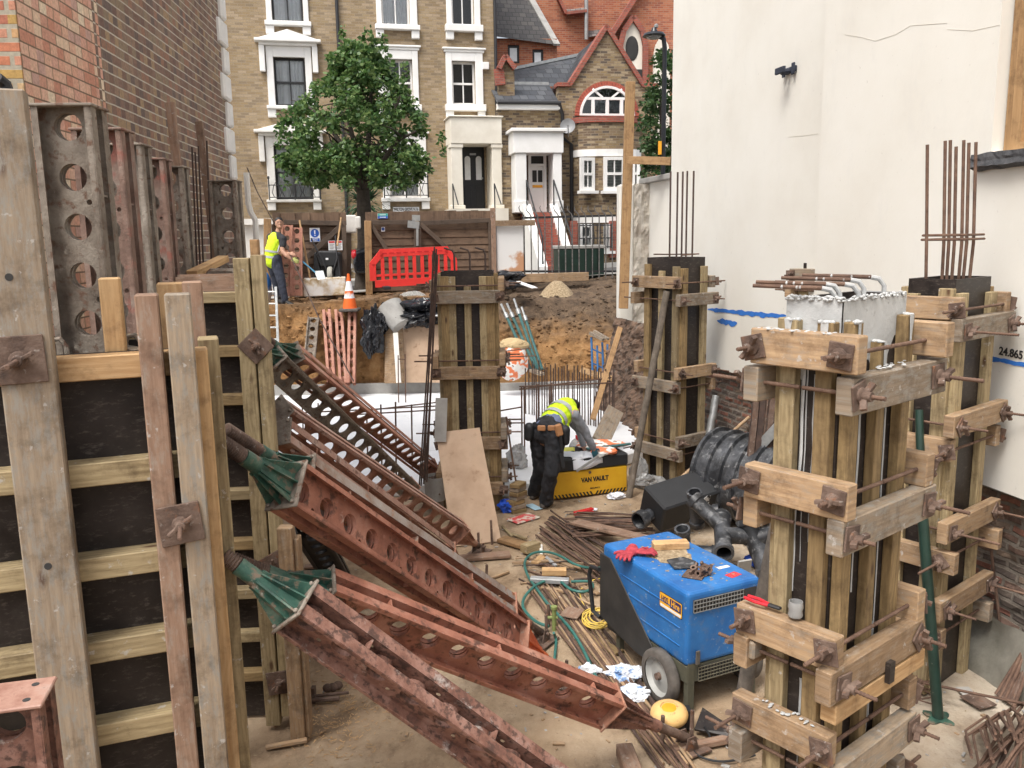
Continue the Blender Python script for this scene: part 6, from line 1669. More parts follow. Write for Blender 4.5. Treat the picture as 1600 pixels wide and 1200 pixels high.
def hand(prims, wrist, d, up, side, s=1.0, curl=.5):
    """palm, four unequal fingers and a thumb; d points to the finger tips, up is the back of the hand"""
    d, up = V(d).normalized(), V(up).normalized(); lat = d.cross(up).normalized()*side; up = lat.cross(d)*side
    palm = V(wrist)+d*.05*s
    prims.append(('e', palm, (.042*s, .05*s, .018*s), (lat, d, up)))
    for k, (o, L) in enumerate(((-.03, .062), (-.01, .075), (.011, .07), (.031, .055))):
        b = V(wrist)+d*.085*s+lat*o*s
        p1 = b+(d-up*curl*.4).normalized()*L*.45*s; p2 = p1+(d-up*curl*1.2).normalized()*L*.32*s; p3 = p2+(d*.5-up*curl*2).normalized()*L*.28*s
        prims.append(('t', [b-d*.02*s, p1, p2, p3], [.0095*s, .009*s, .0085*s, .007*s]))
    b = V(wrist)+d*.03*s-lat*.034*s
    prims.append(('t', [b, b-lat*.025*s+d*.02*s-up*.008*s, b-lat*.03*s+d*.048*s-up*.02*s], [.013*s, .011*s, .009*s]))
def band_mb(prims_pts, r, w=.05):
    mb = MB(); mb.tube(prims_pts, r, 12, caps=False); return mb
# --- the worker standing on the edge of the street
def W1(px, py, dy=0.0): return P(px, py, 18.25+dy)
ft = W1(447, 474)
pr = []
hd = W1(436, 349); hs = .112
pr += [('e', hd, (.078, .095, .118)), ('e', hd+V((.01, -.02, -.06)), (.058, .07, .06)), ('e', hd+V((.045, -.085, -.012)), (.014, .02, .022)), ('e', hd+V((.03, -.075, -.075)), (.035, .03, .03))]
for s in (-1, 1): pr.append(('e', hd+V((s*.078, .02, -.01)), (.012, .022, .032)))
pr += [('t', [hd+V((0, .02, -.08)), W1(434, 364)], [.055, .062])]
sL, sR = W1(423, 372, .12), W1(442, 375, -.14)
pr += [('t', [W1(431, 383), W1(428, 392), W1(428, 408)], [.14, .145, .14])]
pr += [('t', [sL, W1(432, 369), sR], [.07, .085, .07])]
pr += [('t', [sR, W1(441, 388, -.22), W1(442, 393, -.25)], [.062, .05, .046]), ('t', [W1(442, 393, -.25), W1(448, 400, -.3), W1(455, 405, -.28)], [.046, .04, .03])]
pr += [('t', [sL, W1(432, 391, .0), W1(438, 395, -.1)], [.062, .05, .045]), ('t', [W1(438, 395, -.1), W1(452, 396, -.25)], [.044, .03])]
hand(pr, W1(455, 405, -.28), (1, -.1, -.35), (.1, -1, .5), 1, 1.0, .9)
hand(pr, W1(452, 396, -.25), (1, -.2, -.2), (.1, -1, .6), 1, 1.0, .9)
pr += [('t', [W1(424, 408, .08), W1(430, 440, .1), W1(434, 468, .12)], [.1, .07, .05]), ('t', [W1(432, 408, -.06), W1(440, 440, -.12), W1(445, 470, -.1)], [.1, .07, .05])]
w1 = fused('person', pr, 'skin', .0105, label='standing worker in a yellow hi-vis vest and dark trousers holding a long bar', cat='person')
fused('trousers', [('t', [W1(425, 404, .07), W1(425, 412, .08), W1(431, 440, .1), W1(435, 469, .12)], [.13, .125, .092, .075]), ('t', [W1(431, 404, -.05), W1(432, 412, -.06), W1(440, 441, -.12), W1(445, 470, -.1)], [.13, .125, .092, .075])], 'navy_cloth', .013, w1, wrinkle=.014)
fused('shirt', [('t', [sR, W1(441.5, 384, -.2)], [.082, .068]), ('t', [sL, W1(430, 386, .05)], [.082, .068]), ('t', [W1(433, 368), W1(431, 374)], [.1, .12]), ('t', [sL+V((0, 0, .015)), W1(432.5, 368.5), sR+V((0, 0, .015))], [.088, .105, .088])], 'dark_cloth', .012, w1)
vp = [('t', [W1(432, 374), W1(427, 392), W1(426, 407)], [.168, .175, .172]), ('t', [W1(425, 371, .08), W1(439, 373, -.1)], [.09, .09])]
vest = fused('hi_vis_vest', vp, 'hi_vis', .012, w1, wrinkle=.009)
mb = MB()
for a, b in ((W1(427.6, 391), W1(427.3, 394.2)), (W1(426.5, 400), W1(426.3, 403.2))): mb.tube([a, b], .181, 20, caps=False)
mb.tube([W1(434, 394, -.17), W1(437, 384, -.19), W1(441, 373, -.1)], .022, 6)
mb.build('reflective_band', 'reflect', vest)
fused('hair', [('e', hd+V((-.006, .022, .056)), (.083, .097, .076)), ('e', hd+V((-.008, .05, .01)), (.077, .056, .085))], 'hair', .008, w1)
mb = MB()
for s in (-1, 1):
    mb.ell(hd+V((.03+s*.03, -.088, .015)), (.012, .008, .006), n=8, m=5); mb.box(hd+V((.03+s*.03, -.09, .034)), (.034, .012, .008))
mb.build('eyes_and_brows', 'hair', w1)
for a, b in ((W1(437, 471, .1), W1(447, 475, -.05)), (W1(446, 472, -.1), W1(457, 477, -.2))):
    fused('boot', [('t', [a+V((0, 0, .1)), a, b], [.062, .062, .05])], 'hair', .011, w1)
hp = []; hand(hp, W1(455, 405, -.28), (1, -.1, -.35), (.1, -1, .5), 1, 1.16, .9)
fused('glove', hp, plain('grubby_yellow_glove', (.36, .38, .12), .8), .007, w1)
# the bar he holds
mb = MB(); mb.tube([P(446, 378, 18.1), P(456, 404, 17.95), P(500, 500, 17.2), P(553, 596, 16.6)], .014, 6); mb.build('held_bar', 'rebar_dark', None, 'long dark steel bar held by the standing worker and slanting into the pit', 'steel bar')

# --- the worker bent over the yellow box
def W2(px, py, Y): return P(px, py, Y)
pel = W2(853, 676, 10.35); fR, fL = G(850, 794), G(834, 779)
kR, kL = W2(861, 738, 10.2), W2(845, 733, 10.5); hR, hL = W2(869, 684, 10.27), W2(842, 682, 10.42)
aR, aL = fR+V((.02, 0, .1)), fL+V((.0, 0, .1))
shM = W2(884, 638, 10.85); shR, shL = W2(897, 648, 10.68), W2(878, 640, 11.05)
elR, wrR = W2(914, 675, 10.75), W2(927, 701, 10.8); elL, wrL = W2(905, 672, 11.15), W2(912, 696, 11.1)
head = W2(896, 637, 11.15)
pr = [('e', head, (.085, .105, .095), (X_, V((.2, .8, -.55)).normalized(), V((0, .55, .8)).normalized())), ('t', [head, shM], [.06, .065]),
      ('t', [pel, W2(862, 662, 10.5), W2(876, 646, 10.72), shM], [.15, .145, .16, .13]), ('t', [shR, shM, shL], [.075, .1, .075]),
      ('t', [shR, elR], [.062, .05]), ('t', [elR, wrR], [.048, .032]), ('t', [shL, elL], [.062, .05]), ('t', [elL, wrL], [.048, .032]),
      ('t', [hR, kR, aR], [.1, .065, .045]), ('t', [hL, kL, aL], [.1, .065, .045]), ('t', [hR, hL], [.12, .12])]
for s in (-1, 1): pr.append(('e', head+X_*s*.085, (.012, .025, .032)))
pr.append(('e', head+V((.03, .1, -.05)), (.016, .02, .02)))
hand(pr, wrR, (.35, .3, -.9), (.3, -.9, .2), 1, 1.0, .5)
hand(pr, wrL, (.35, .3, -.9), (.3, -.9, .2), 1, 1.0, .5)
w2 = fused('person', pr, 'skin', .0095, label='worker in hi-vis vest bent over the yellow tool box with his back turned', cat='person')
tr = fused('trousers', [('t', [hR+V((0, 0, .06)), hR, kR, kR.lerp(aR, .5), aR+V((0, 0, -.01))], [.135, .135, .098, .09, .085]), ('t', [hL+V((0, 0, .06)), hL, kL, kL.lerp(aL, .5), aL+V((0, 0, -.01))], [.135, .135, .098, .09, .085]), ('t', [hR+V((0, 0, .05)), hL+V((0, 0, .05))], [.14, .14]), ('t', [pel+V((0, 0, .0)), pel+V((.02, .03, .06))], [.165, .155])], 'dark_cloth', .012, w2, wrinkle=.018)
fused('sleeve', [('t', [shR, elR, elR.lerp(wrR, .92)], [.078, .062, .045])], 'grey_cloth', .011, w2, wrinkle=.012)
fused('sleeve', [('t', [shL, elL, elL.lerp(wrL, .92)], [.078, .062, .045])], 'grey_cloth', .011, w2, wrinkle=.012)
vest = fused('hi_vis_vest', [('t', [W2(861, 662, 10.5), W2(875, 647, 10.72), shM], [.162, .178, .15]), ('t', [shR.lerp(shM, .25), shL.lerp(shM, .25)], [.098, .098]), ('e', W2(882, 668, 10.55), (.07, .05, .09))], 'hi_vis', .011, w2, wrinkle=.01)
mb = MB()
for a, b, r in ((W2(864, 659, 10.54), W2(867.5, 655, 10.6), .173), (W2(873, 649, 10.69), W2(877, 645, 10.76), .183)): mb.tube([a, b], r, 22, caps=False)
mb.build('reflective_band', 'reflect', vest)
fused('shirt', [('t', [W2(854, 670, 10.38), W2(863, 661, 10.51)], [.155, .155])], plain('blue_grey_shirt', (.16, .19, .30), .9), .012, w2)
fused('hair', [('e', head+V((0, -.0, .03)), (.092, .108, .09), (X_, V((.2, .8, -.55)).normalized(), V((0, .55, .8)).normalized()))], 'hair', .009, w2)
mb = MB(); bx = W2(853, 674, 10.36); mb.tube([bx+V((0, 0, .035)), bx+V((.008, .01, .085))], .176, 20, caps=False); belt = mb.build('tool_belt', 'dark_cloth', w2)
mb = MB()
for px, Y in ((846, 10.17), (862, 10.17)):
    q = W2(px, 669, Y); mb.box(q, (.1, .02, .07), (V((.98, -.1, 0)), V((.1, .98, 0)), Z_))
mb.build('leather_pad', 'leather', belt, bevel=.01)
fused('tool_pouch', [('t', [W2(827, 668, 10.3), W2(826, 682, 10.3)], [.065, .06])], 'matt_black', .011, w2)
fused('tool_pouch', [('t', [W2(884, 690, 10.2), W2(883, 672, 10.2)], [.05, .065])], 'matt_black', .011, w2)
mb = MB(); mb.box(W2(873, 672, 10.1), (.09, .05, .15), (V((.9, .3, .2)).normalized(), V((-.3, .95, 0)).normalized(), V((-.2, 0, 1)).normalized())); mb.build('leather_holster', 'leather', w2, bevel=.015)
mb = MB(); mb.tube([W2(876, 680, 10.1), W2(878, 708, 10.1)], .018, 8); mb.beam(W2(877, 708, 10.1), W2(881, 732, 10.1), .05, .02, (0, -1, 0)); mb.build('hanging_tool', 'matt_black', w2, bevel=.006)
for f, a in ((fR, aR), (fL, aL)):
    fused('boot', [('t', [a, f+V((0, .0, .055)), f+V((.08, .12, .045))], [.075, .062, .052]), ('t', [f+V((-.02, -.04, .03)), f+V((.09, .15, .03))], [.035, .04])], 'boot', .011, w2)
hp = []; hand(hp, wrR, (.35, .3, -.9), (.3, -.9, .2), 1, 1.18, .5)
fused('glove', hp, 'glove_teal', .007, w2)

# ================================================================ THINGS AT STREET LEVEL AND ON THE BANK
# red plastic barrier
def barrier():
    a, b = P(578, 452, 18.95), P(716, 441, 19.5)
    d = (b-a); d.z = 0; L = d.length; d = d.normalized(); n = V((-d.y, d.x, 0))
    zb = a.z+.02; H = P(600, 391, 18.95).z-zb
    t = thing('plastic_barrier', 'bright red plastic pedestrian barrier standing in front of the double gates', 'barrier', (a.x, a.y, a.z), math.atan2(d.y, d.x))
    tl = P(716, 444, 19.5).z-a.z
    sh = tl/L
    def q(x, z, y=0): return a+d*x+n*y+Z_*(.02+z+sh*x)
    mb = MB()
    W = .045
    def bb(x0, z0, x1, z1, w_, th=W): mb.beam(q(x0, z0), q(x1, z1), th, w_, n.cross((q(x1, z1)-q(x0, z0)).normalized()))
    bb(.25, H-.07, L-.22, H-.07, .17, .06); bb(.12, .09, L-.1, .09, .16, .06); bb(.08, .16, .08, H-.3, .14, .06); bb(L-.09, .16, L-.09, H-.3, .14, .06)
    bb(.06, H-.32, .3, H-.05, .13, .06); bb(L-.07, H-.32, L-.26, H-.05, .13, .06)
    nb = 9
    for k in range(nb):
        x = .3+(L-.58)*k/(nb-1); bb(x, .16, x, H-.14, .075)
    bb(.1, .27, L-.1, .27, .05, .03)
    for k in range(12):
        x = .4+(L-.8)*k/11; mb.cyl(q(x, H-.1, -.032), q(x, H-.1, -.028), .012, n=8)
    mb.build('barrier_panel', 'barrier', t, bevel=.012, segs=2)
    mb = MB()
    for x in (.35, L-.4): mb.box(q(x, .0), (.16, .55, .07), (d, n, Z_))
    mb.build('foot', 'matt_black', t, bevel=.01)
    mb = MB()
    for k in range(9): mb.box(q(.35+(L-.75)*k/8, H-.075, -.034), (.1, .004, .018), (d, n, Z_))
    mb.build('slot', 'lamp_red', t)
barrier()
# traffic cone
c = P(547, 486, 17.75)
cone = thing('traffic_cone', 'orange and white traffic cone standing on the edge of the orange clay', 'cone', tuple(c))
mb = MB(); mb.lathe([(.15, .06), (.135, .12), (.085, .42)], c); mb.lathe([(.045, .62), (.025, .77), (.0, .775)], c); mb.build('body', 'cone_orange', cone)
mb = MB(); mb.lathe([(.111, .27), (.0475, .62)], c, n=24); mb.build('reflective_sleeve', 'sign_white', cone)
mb = MB(); mb.lathe([(.137, .12), (.113, .26)], c, n=24); mb.build('lower_sleeve', 'cone_orange', cone)
mb = MB(); mb.box(c+V((0, 0, .03)), (.40, .40, .06)); mb.build('base', 'rubber', cone, bevel=.015)
# white block, wheelbarrow and tool handles by the gate
mb = MB(); a, b = P(475, 464, 18.6), P(541, 461, 18.75); d = (b-a); L = d.length; d.normalize(); n = V((-d.y, d.x, 0)); H = P(508, 435, 18.6).z-a.z
mb.box(a+d*L/2+Z_*H/2+n*.2, (L, .4, H), (d, n, Z_))
def blk():
    k = NT('stained_white_block'); pos = k.n('NewGeometry').outputs['Position']; f = k.noise(pos, 2.6, 6, .6)
    c = k.ramp(f, [(.42, (.74, .73, .71)), (.5, (.62, .53, .40)), (.56, (.42, .30, .16)), (.6, (.60, .52, .40)), (.66, (.72, .71, .69))]); k.col(c); k.b.inputs['Roughness'].default_value = .9; return k.m
mb.build('foam_block', blk(), None, 'long white stained block lying in front of the wheelbarrow', 'block', bevel=.015)
wb = P(512, 436, 18.95)
wbt = thing('wheelbarrow', 'black wheelbarrow tipped upright against the single gate', 'wheelbarrow', (wb.x, wb.y, zs(wb.x)))
def B(px, py, dy=0): return P(px, py, 18.95+dy)
mb = MB(); mb.prism([B(497, 392), B(525, 392), B(529, 398), B(525, 416), B(500, 416), B(494, 398)], (0, .12, 0)); mb.prism([B(490, 396, .05), B(494, 393, .05), B(503, 434, .05), B(490, 434, .05)], (0, .3, 0)); mb.prism([B(527, 394, .05), B(531, 396, .05), B(531, 434, .05), B(522, 434, .05)], (0, .3, 0)); mb.prism([B(492, 394, .14), B(530, 394, .14), B(526, 438, .14), B(496, 438, .14)], (0, .28, 0)); mb.build('tray', 'matt_black', wbt, bevel=.03, segs=2)
q = B(516, 430, -.06); mb = MB(); mb.lathe([(.11, -.05), (.17, -.05), (.19, -.02), (.19, .02), (.17, .05), (.11, .05)], q, (1, .1, 0), 20); mb.build('wheel', mottle('pale_tyre', [(0.3, (.3, .29, .25)), (0.7, (.46, .45, .4))], 9), wbt)
mb = MB(); mb.tube([B(494, 388), B(503, 404, -.08), B(514, 431, -.1)], .016, 6); mb.tube([B(525, 388), B(527, 404, -.08), B(518, 431, -.1)], .016, 6); mb.tube([B(486, 372, .1), B(494, 388), B(497, 395)], .016, 6); mb.tube([B(524, 368, .1), B(525, 388), B(525, 395)], .016, 6); mb.tube([B(528, 400, -.05), B(532, 436, -.12)], .016, 6); mb.build('frame', 'black_iron', wbt)
q = B(511, 404.5, -.005); mb = MB(); mb.box(q, (.055, .01, .04)); mb.build('sticker', 'sign_white', wbt)
for (p0, p1, Y0, lab) in (((468, 344), (485, 437), 18.7, 'pale wooden broom handle leaning behind the white block'), ((533, 340), (527, 384), 18.85, 'wooden handle sticking up above the wheelbarrow')):
    mb = MB(); mb.tube([P(*p0, Y0+.25), P(*p1, Y0)], .02, 8); mb.build('wooden_pole', 'pine', None, lab, 'tool handle')
sp = thing('shovel', 'shovel with a grey blade resting on the white block', 'shovel', tuple(P(500, 436, 18.5)))
mb = MB(); mb.tube([P(472, 408, 18.6), P(493, 426, 18.5)], .018, 8); mb.build('shaft', plain('blue_shaft', (.06, .22, .36), .5), sp)
mb = MB(); mb.prism([P(491, 424, 18.5), P(505, 423, 18.5), P(509, 436, 18.42), P(496, 438, 18.42)], (0, .02, .01)); mb.build('blade', 'galv', sp, bevel=.006)
# two pale red holed channels leaning beside the worker
def leaner(px0, py0, px1, py1, Y0, Y1, label, mat='pale_red', up=None, group='pale red holed steel channels leaning on the bank', L=None):
    a, b = P(px0, py0, Y0), P(px1, py1, Y1)
    t = thing('steel_channel', label, 'steel channel', tuple(b), 0, group)
    mb, *_ = soldier_beam(a, b, up or (1, .2, 0)); mb.build('beam', mat, t); return t
leaner(449, 352, 446, 462, 18.65, 18.45, 'left of two pale red holed channels propped behind the standing worker', group='pale red holed steel channels by the gate')
leaner(464, 356, 464, 462, 18.7, 18.5, 'right of two pale red holed channels propped behind the standing worker', group='pale red holed steel channels by the gate')
leaner(490, 497, 484, 560, 17.9, 17.35, 'short grey-red holed channel leaning against the orange clay', 'grey_steel')
for k, (x0, x1) in enumerate(((511, 519), (530, 537), (551, 549))):
    leaner(x0, 486, x1, 600, 17.85, 17.2, ('leftmost', 'middle', 'rightmost')[k]+' of three pale red channels leaning edge-on against the orange clay', 'pale_red', (.1, -1, 0))
# blue and white bag behind the worker
mb = MB(); q = P(414, 445, 18.6); mb.ell(q+V((0, 0, -.06)), (.14, .2, .36), n=14, m=9); mb.build('site_bag', mottle('blue_white_sack', [(.4, (.03, .2, .6)), (.45, (.7, .74, .8))], 1.2, .5, .05, detail=1), None, 'blue and white plastic sack standing behind the legs of the standing worker', 'sack')
# ladder down the bank
ld = thing('ladder', 'aluminium ladder standing against the dark bank under the standing worker', 'ladder', tuple(P(434, 536, 17.5)))
mb = MB()
for px in (399, 431): mb.beam(P(px, 448, 17.95), P(px+6, 600, 17.3), .05, .03, (0, -1, 0))
for k in range(8): 
    f = k/7; mb.tube([P(400+5*f, 456+130*f, 17.93-.55*f), P(432+5*f, 456+130*f, 17.93-.55*f)], .018, 6)
mb.build('ladder_frame', 'galv', ld)
# black plastic bag, tub, sheeting, plywood
def crumple(name, c, r, mat, label, cat, amp=.35, sc=3, n=40, ax=None, seed=0):
    mb = MB(); ids = []; m = n//2
    ax = ax or (X_, Y_, Z_)
    for j in range(m+1):
        th = math.pi*j/m; row = []
        for k in range(n):
            ph = 2*math.pi*k/n; d = V((math.sin(th)*math.cos(ph), math.sin(th)*math.sin(ph), -math.cos(th)))
            f = 1+amp*(fbm(d+V((seed, 0, 0)), sc*.5, 3)+.5*abs(fbm(d+V((seed, 5, 0)), sc*1.6, 3))-.2)
            row.append(V(c)+ax[0]*d.x*r[0]*f+ax[1]*d.y*r[1]*f+ax[2]*d.z*r[2]*f)
        ids.append(mb.pts(row))
    for A, B_ in zip(ids, ids[1:]):
        for k in range(n): mb.face((A[k], A[(k+1) % n], B_[(k+1) % n], B_[k]), None, 0, False)
    return mb.build(name, mat, None, label, cat)
crumple('plastic_bag', P(581, 520, 17.55), (.24, .2, .48), 'black_sheet', 'hanging crumpled black plastic sack on the orange clay', 'sack', .5, 3, 44, seed=2)
crumple('plastic_sheet', P(657, 488, 17.9), (.72, .42, .26), 'black_sheet', 'crumpled black polythene sheeting draped on the bank edge behind the middle column', 'sheeting', .55, 3.2, 50, seed=8)
crumple('plastic_sheet', P(596, 503, 17.7), (.16, .2, .22), 'black_sheet', 'small fold of black polythene beside the grey tub', 'sheeting', .55, 3, 36, seed=12)
mb = MB(); q = P(616, 492, 17.75); ax_ = V((.5, -.45, -.7)).normalized()
mb.lathe([(.0, -.3), (.2, -.3), (.27, .22), (.29, .22), (.21, -.32), (0, -.32)], q, -ax_, 20); mb.build('plastic_tub', 'concrete', None, 'grey cement-crusted tub tipped over on the bank edge', 'tub')
mb = MB(); mb.grid(lambda u, v: V((P(640, 470, 18.4).x-1.1+2.3*u, 18.0+1.1*v, 1.80+.48*math.exp(-((u-.5)/.3)**2-((v-.45)/.33)**2)+.04*fbm((u*5, v*4, 0), 2))), 40, 20); mb.build('gravel_heap', 'grey_gravel', None, 'heap of grey gravel spread behind the middle column', 'gravel heap')
mb = MB(); mb.grid(lambda u, v: V((P(870, 450, 20.2).x-1.1+2.2*u, 19.4+1.5*v, 1.6+.1*v+.72*math.exp(-((u-.5)/.24)**2-((v-.5)/.28)**2)+.05*fbm((u*6, v*4, 3), 2))), 40, 20); mb.build('gravel_heap', 'gravel', None, 'heap of tan gravel at the foot of the railings', 'gravel heap')
def sheet(label, corners, th=.018, mat='ply', name='plywood_sheet', cat='plywood'):
    mb = MB(); c = [V(p) for p in corners]; n = (c[1]-c[0]).cross(c[3]-c[0]).normalized(); mb.prism(c, n*th); return mb.build(name, mat, None, label, cat, bevel=.002)
sheet('pale plywood sheet leaning on the bank left of the middle column', [P(601, 599, 17.45), P(632, 599, 17.35), P(630, 507, 17.7), P(603, 506, 17.75)], mat='waling')
sheet('large light plywood sheet leaning on the bank behind the middle column', [P(626, 598, 17.45), P(716, 598, 17.5), P(716, 507, 17.85), P(626, 510, 17.8)])
mb = MB(); mb.beam(P(623, 598, 17.2), P(618, 520, 17.5), .1, .03, (0, -1, 0)); mb.build('board', 'white_dirty', None, 'narrow whitish board leaning against the pale plywood', 'board')
# teal props leaning at the right of the middle column
for k, (a, b) in enumerate((((783, 475), (829, 577)), ((792, 474), (838, 578)), ((803, 467), (842, 580)), ((815, 480), (847, 577)))):
    p0, p1 = P(*a, 18.3), P(*b, 17.5)
    t = thing('steel_prop', ('leftmost', 'second from left', 'tallest', 'rightmost')[k]+' of four teal adjustable props leaning on the dark bank', 'prop', tuple(p1), 0, 'teal adjustable props')
    mb = MB(); mb.tube([p0.lerp(p1, .22), p1], .032, 8); mb.build('outer_tube', 'teal_steel', t)
    mb = MB(); mb.tube([p0, p0.lerp(p1, .24)], .025, 8); mb.lathe([(.03, -.02), (.048, -.02), (.048, .1), (.03, .1)], p0.lerp(p1, .16), (p1-p0), 10); mb.build('collar', 'galv', t)
    mb = MB(); mb.box(p1, (.14, .14, .01), None); mb.build('base_plate', 'dark_green', t)
# cement bags
sb = crumple('cement_bag', P(800, 566, 17.1), (.33, .2, .36), 'orange_bag', 'orange and white printed cement bag standing right of the middle column', 'bag', .14, 2.4, 36, seed=4)
crumple('cement_bag', P(803, 538, 17.2), (.30, .22, .13), 'cardboard', 'brown paper bag lying on top of the orange cement bag', 'bag', .2, 2.4, 30, seed=5)
mb = MB(); mb.beam(P(830, 578, 17.1), P(848, 585, 16.9), .16, .05); mb.build('timber_offcut', 'grey_timber', None, 'pale timber end beside the orange cement bag', 'timber', bevel=.005)
# blue trestles
tt = thing('trestle', 'folded blue metal trestle with pale timber top leaning on the brown bank', 'trestle', tuple(P(940, 585, 17.2)))
mb = MB()
for a, b in (((924, 527), (926, 585)), ((941, 535), (943, 588)), ((933, 540), (934, 582)), ((949, 538), (950, 586))): mb.tube([P(*a, 17.3), P(*b, 17.1)], .022, 6)
for py in (548, 570): mb.tube([P(925, py-3, 17.25), P(942, py+5, 17.25)], .016, 6)
mb.build('frame', plain('trestle_blue', (.02, .12, .3), .5), tt)
mb = MB(); mb.beam(P(922, 520, 17.3), P(943, 531, 17.1), .09, .06); mb.beam(P(928, 517, 17.5), P(951, 530, 17.3), .07, .05); mb.build('top', 'grey_timber', tt, bevel=.004)
for k, (p0, p1, Y0, Y1, w_, mat, lab) in enumerate((((969, 512), (926, 655), 14.6, 13.2, .09, 'orange_post', 'brown timber leaning against the rubble below the tall post'), ((962, 640), (938, 690), 12.6, 11.9, .26, 'grey_timber', 'wide pale board leaning beside the yellow tool box'), ((908, 578), (958, 592), 16.2, 15.4, .1, 'pine', 'fresh timber laid across the upright rebars'))):
    mb = MB(); mb.beam(P(*p0, Y0), P(*p1, Y1), w_, .045, (0, -1, .3)); mb.build('timber', mat, None, lab, 'timber', bevel=.004)
# debris by the pier
for k, (px, py, Y, s, mat, lab) in enumerate(((794, 432, 19.4, .3, 'black_sheet', 'black rag bundle on the ground at the foot of the painted pier'), (800, 445, 19.0, .2, 'matt_black', 'dark lump of rubbish below the painted pier'))):
    crumple('rubbish', P(px, py, Y), (s, s*.7, s*.4), mat, lab, 'rubbish', .5, 3, 26, seed=20+k)
mb = MB(); mb.beam(P(808, 440, 19.2), P(836, 450, 18.8), .16, .02); mb.build('board', 'white_paint', None, 'white board lying on the bank top by the tan gravel', 'board')
rk = random.Random(5)
# clods and stones over the banks: too many to count
mb = MB()
for _ in range(900):
    u = (rk.uniform(-5.2, 3)+9)/18; v = rk.uniform(.05, .85); p = bank(u, v); s = rk.uniform(.012, .045)*(1 if v < .6 else 1.4)
    mb.ell(p+V((0, -.01, s*.2)), (s*rk.uniform(.8, 1.5), s, s*.7), n=6, m=4)
mb.build('clay_clods', 'bank', None, 'loose clods and stones scattered over the clay bank', 'clods', kind='stuff')
# reinforcement standing out of the slab
rk = random.Random(8)
def sbar(px, pt, pb, Y, mat='rebar_dark', r=.011, lean=0, label='thin upright rebar in the row standing out of the white slab', group='rebars standing out of the white slab'):
    a, b = P(px+lean, pt, Y), P(px, pb, Y); b.z = min(b.z, .22); mb = MB(); mb.tube([a, b], r, 6); return mb.build('upright_rebar', mat, None, label, 'rebar', group)
for k in range(34):
    px = 822+k*4.2+rk.uniform(-1, 1); Y = 15.2-1.5*(k/34); sbar(px, 568+rk.uniform(-8, 8)+k*.5, G(px, 640, .2).y and 640, Y, lean=rk.uniform(-1, 1))
for px, pt, pb, Y in ((815, 604, 670, 11.9), (819, 604, 668, 11.9), (838, 600, 640, 12.5), (841, 600, 640, 12.5), (858, 600, 632, 12.9), (862, 598, 632, 12.9), (618, 628, 722, 10.9), (643, 632, 696, 11.6), (595, 632, 700, 11.2), (622, 555, 606, 16.5), (633, 553, 606, 16.5), (497, 630, 668, 12.6), (573, 640, 690, 11.8), (472, 632, 650, 13)):
    sbar(px, pt, pb, Y, 'rebar', .012, label='upright rebar standing singly out of the white slab', group='single rebars in the white slab')
for k, (p0, p1, Y0, Y1) in enumerate((((470, 645), (690, 634), 12.6, 13.2), ((480, 652), (690, 640), 12.3, 13.0), ((560, 643), (688, 628), 12.8, 13.4), ((812, 604), (960, 598), 11.9, 13.4), ((812, 608), (955, 590), 12.0, 14), ((780, 642), (815, 636), 11.6, 11.8), ((786, 549), (830, 544), 16.6, 16.8), ((784, 558), (835, 556), 16.4, 16.8), ((770, 656), (816, 655), 11.2, 11.5), ((622, 561), (634, 562), 16.5, 16.5))):
    mb = MB(); mb.tube([P(*p0, Y0), P(*p1, Y1)], .012, 6); mb.build('horizontal_rebar', 'rebar', None, 'rusty rebar running level above the white slab', 'rebar', 'level rebars over the white slab')
for k, (x0, x1) in enumerate(((679, 655), (682, 658), (677, 662), (681, 667), (684, 664))):
    mb = MB(); mb.tube([P(x0, 386+k*3, 9.6), P((x0+x1)/2+1, 570, 9.75), P(x1, 762-k*3, 9.9)], .010, 6); mb.build('tall_bar', 'rebar_dark', None, 'tall thin dark bar in the bundle leaning on the left of the middle column', 'steel bar', 'tall dark bars leaning on the middle column')
# ================================================================ ON THE PIT FLOOR
# blue generator
GA = math.atan2(.425, .905)
gen = thing('generator', 'blue wheeled site generator with a black end and rental sticker', 'generator', (1.2, 5.6, 0), GA)
kw = dict(local=True)
W_, L_ = .66, 1.14
mb = MB(); mb.box((W_/2, L_/2, .645), (W_, L_, .56)); mb.build('body', 'blue_paint', gen, bevel=.035, segs=3, local=True)
# black moulded end: slanted panel on the side plus the back
mb = MB(); side = [(1.155, .84), (1.0, .84), (.42, .36), (.30, .22), (.62, .2), (1.155, .28)]
mb.prism([(-.012, y, z) for y, z in side], (.011, 0, 0)); mb.prism([(W_+.001, y, z) for y, z in side], (.011, 0, 0)); mb.box((W_/2, 1.15, .54), (W_+.02, .03, .58)); mb.box((W_/2, .75, .28), (W_-.04, .7, .17))
mb.build('end_cover', mottle('dusty_black_cover', [(0.3, (.016, .016, .017)), (0.7, (.045, .043, .04))], 4, .6, .1), gen, bevel=.006, local=True)
mb = MB()
for k, (z, y0, y1) in enumerate(((.76, .08, .86), (.635, .08, .74), (.5, .08, .58))): mb.beam((-.002, y0, z), (-.002, y1, z), .008, .012)
mb.build('pressed_rib', 'blue_paint', gen, local=True, bevel=.003)
mb = MB(); mb.box((W_/2, .3, .3), (W_-.02, .58, .13)); mb.box((.05, .03, .2), (.06, .05, .4)); mb.box((W_-.05, .03, .2), (.06, .05, .4))
for x in (.1, W_-.1): mb.box((x, 1.02, .12), (.05, .05, .24))
mb.build('chassis', mottle('muddy_chassis', [(.3, (.05, .05, .035)), (.7, (.11, .105, .07))], 5, .8, .2), gen, local=True, bevel=.004)
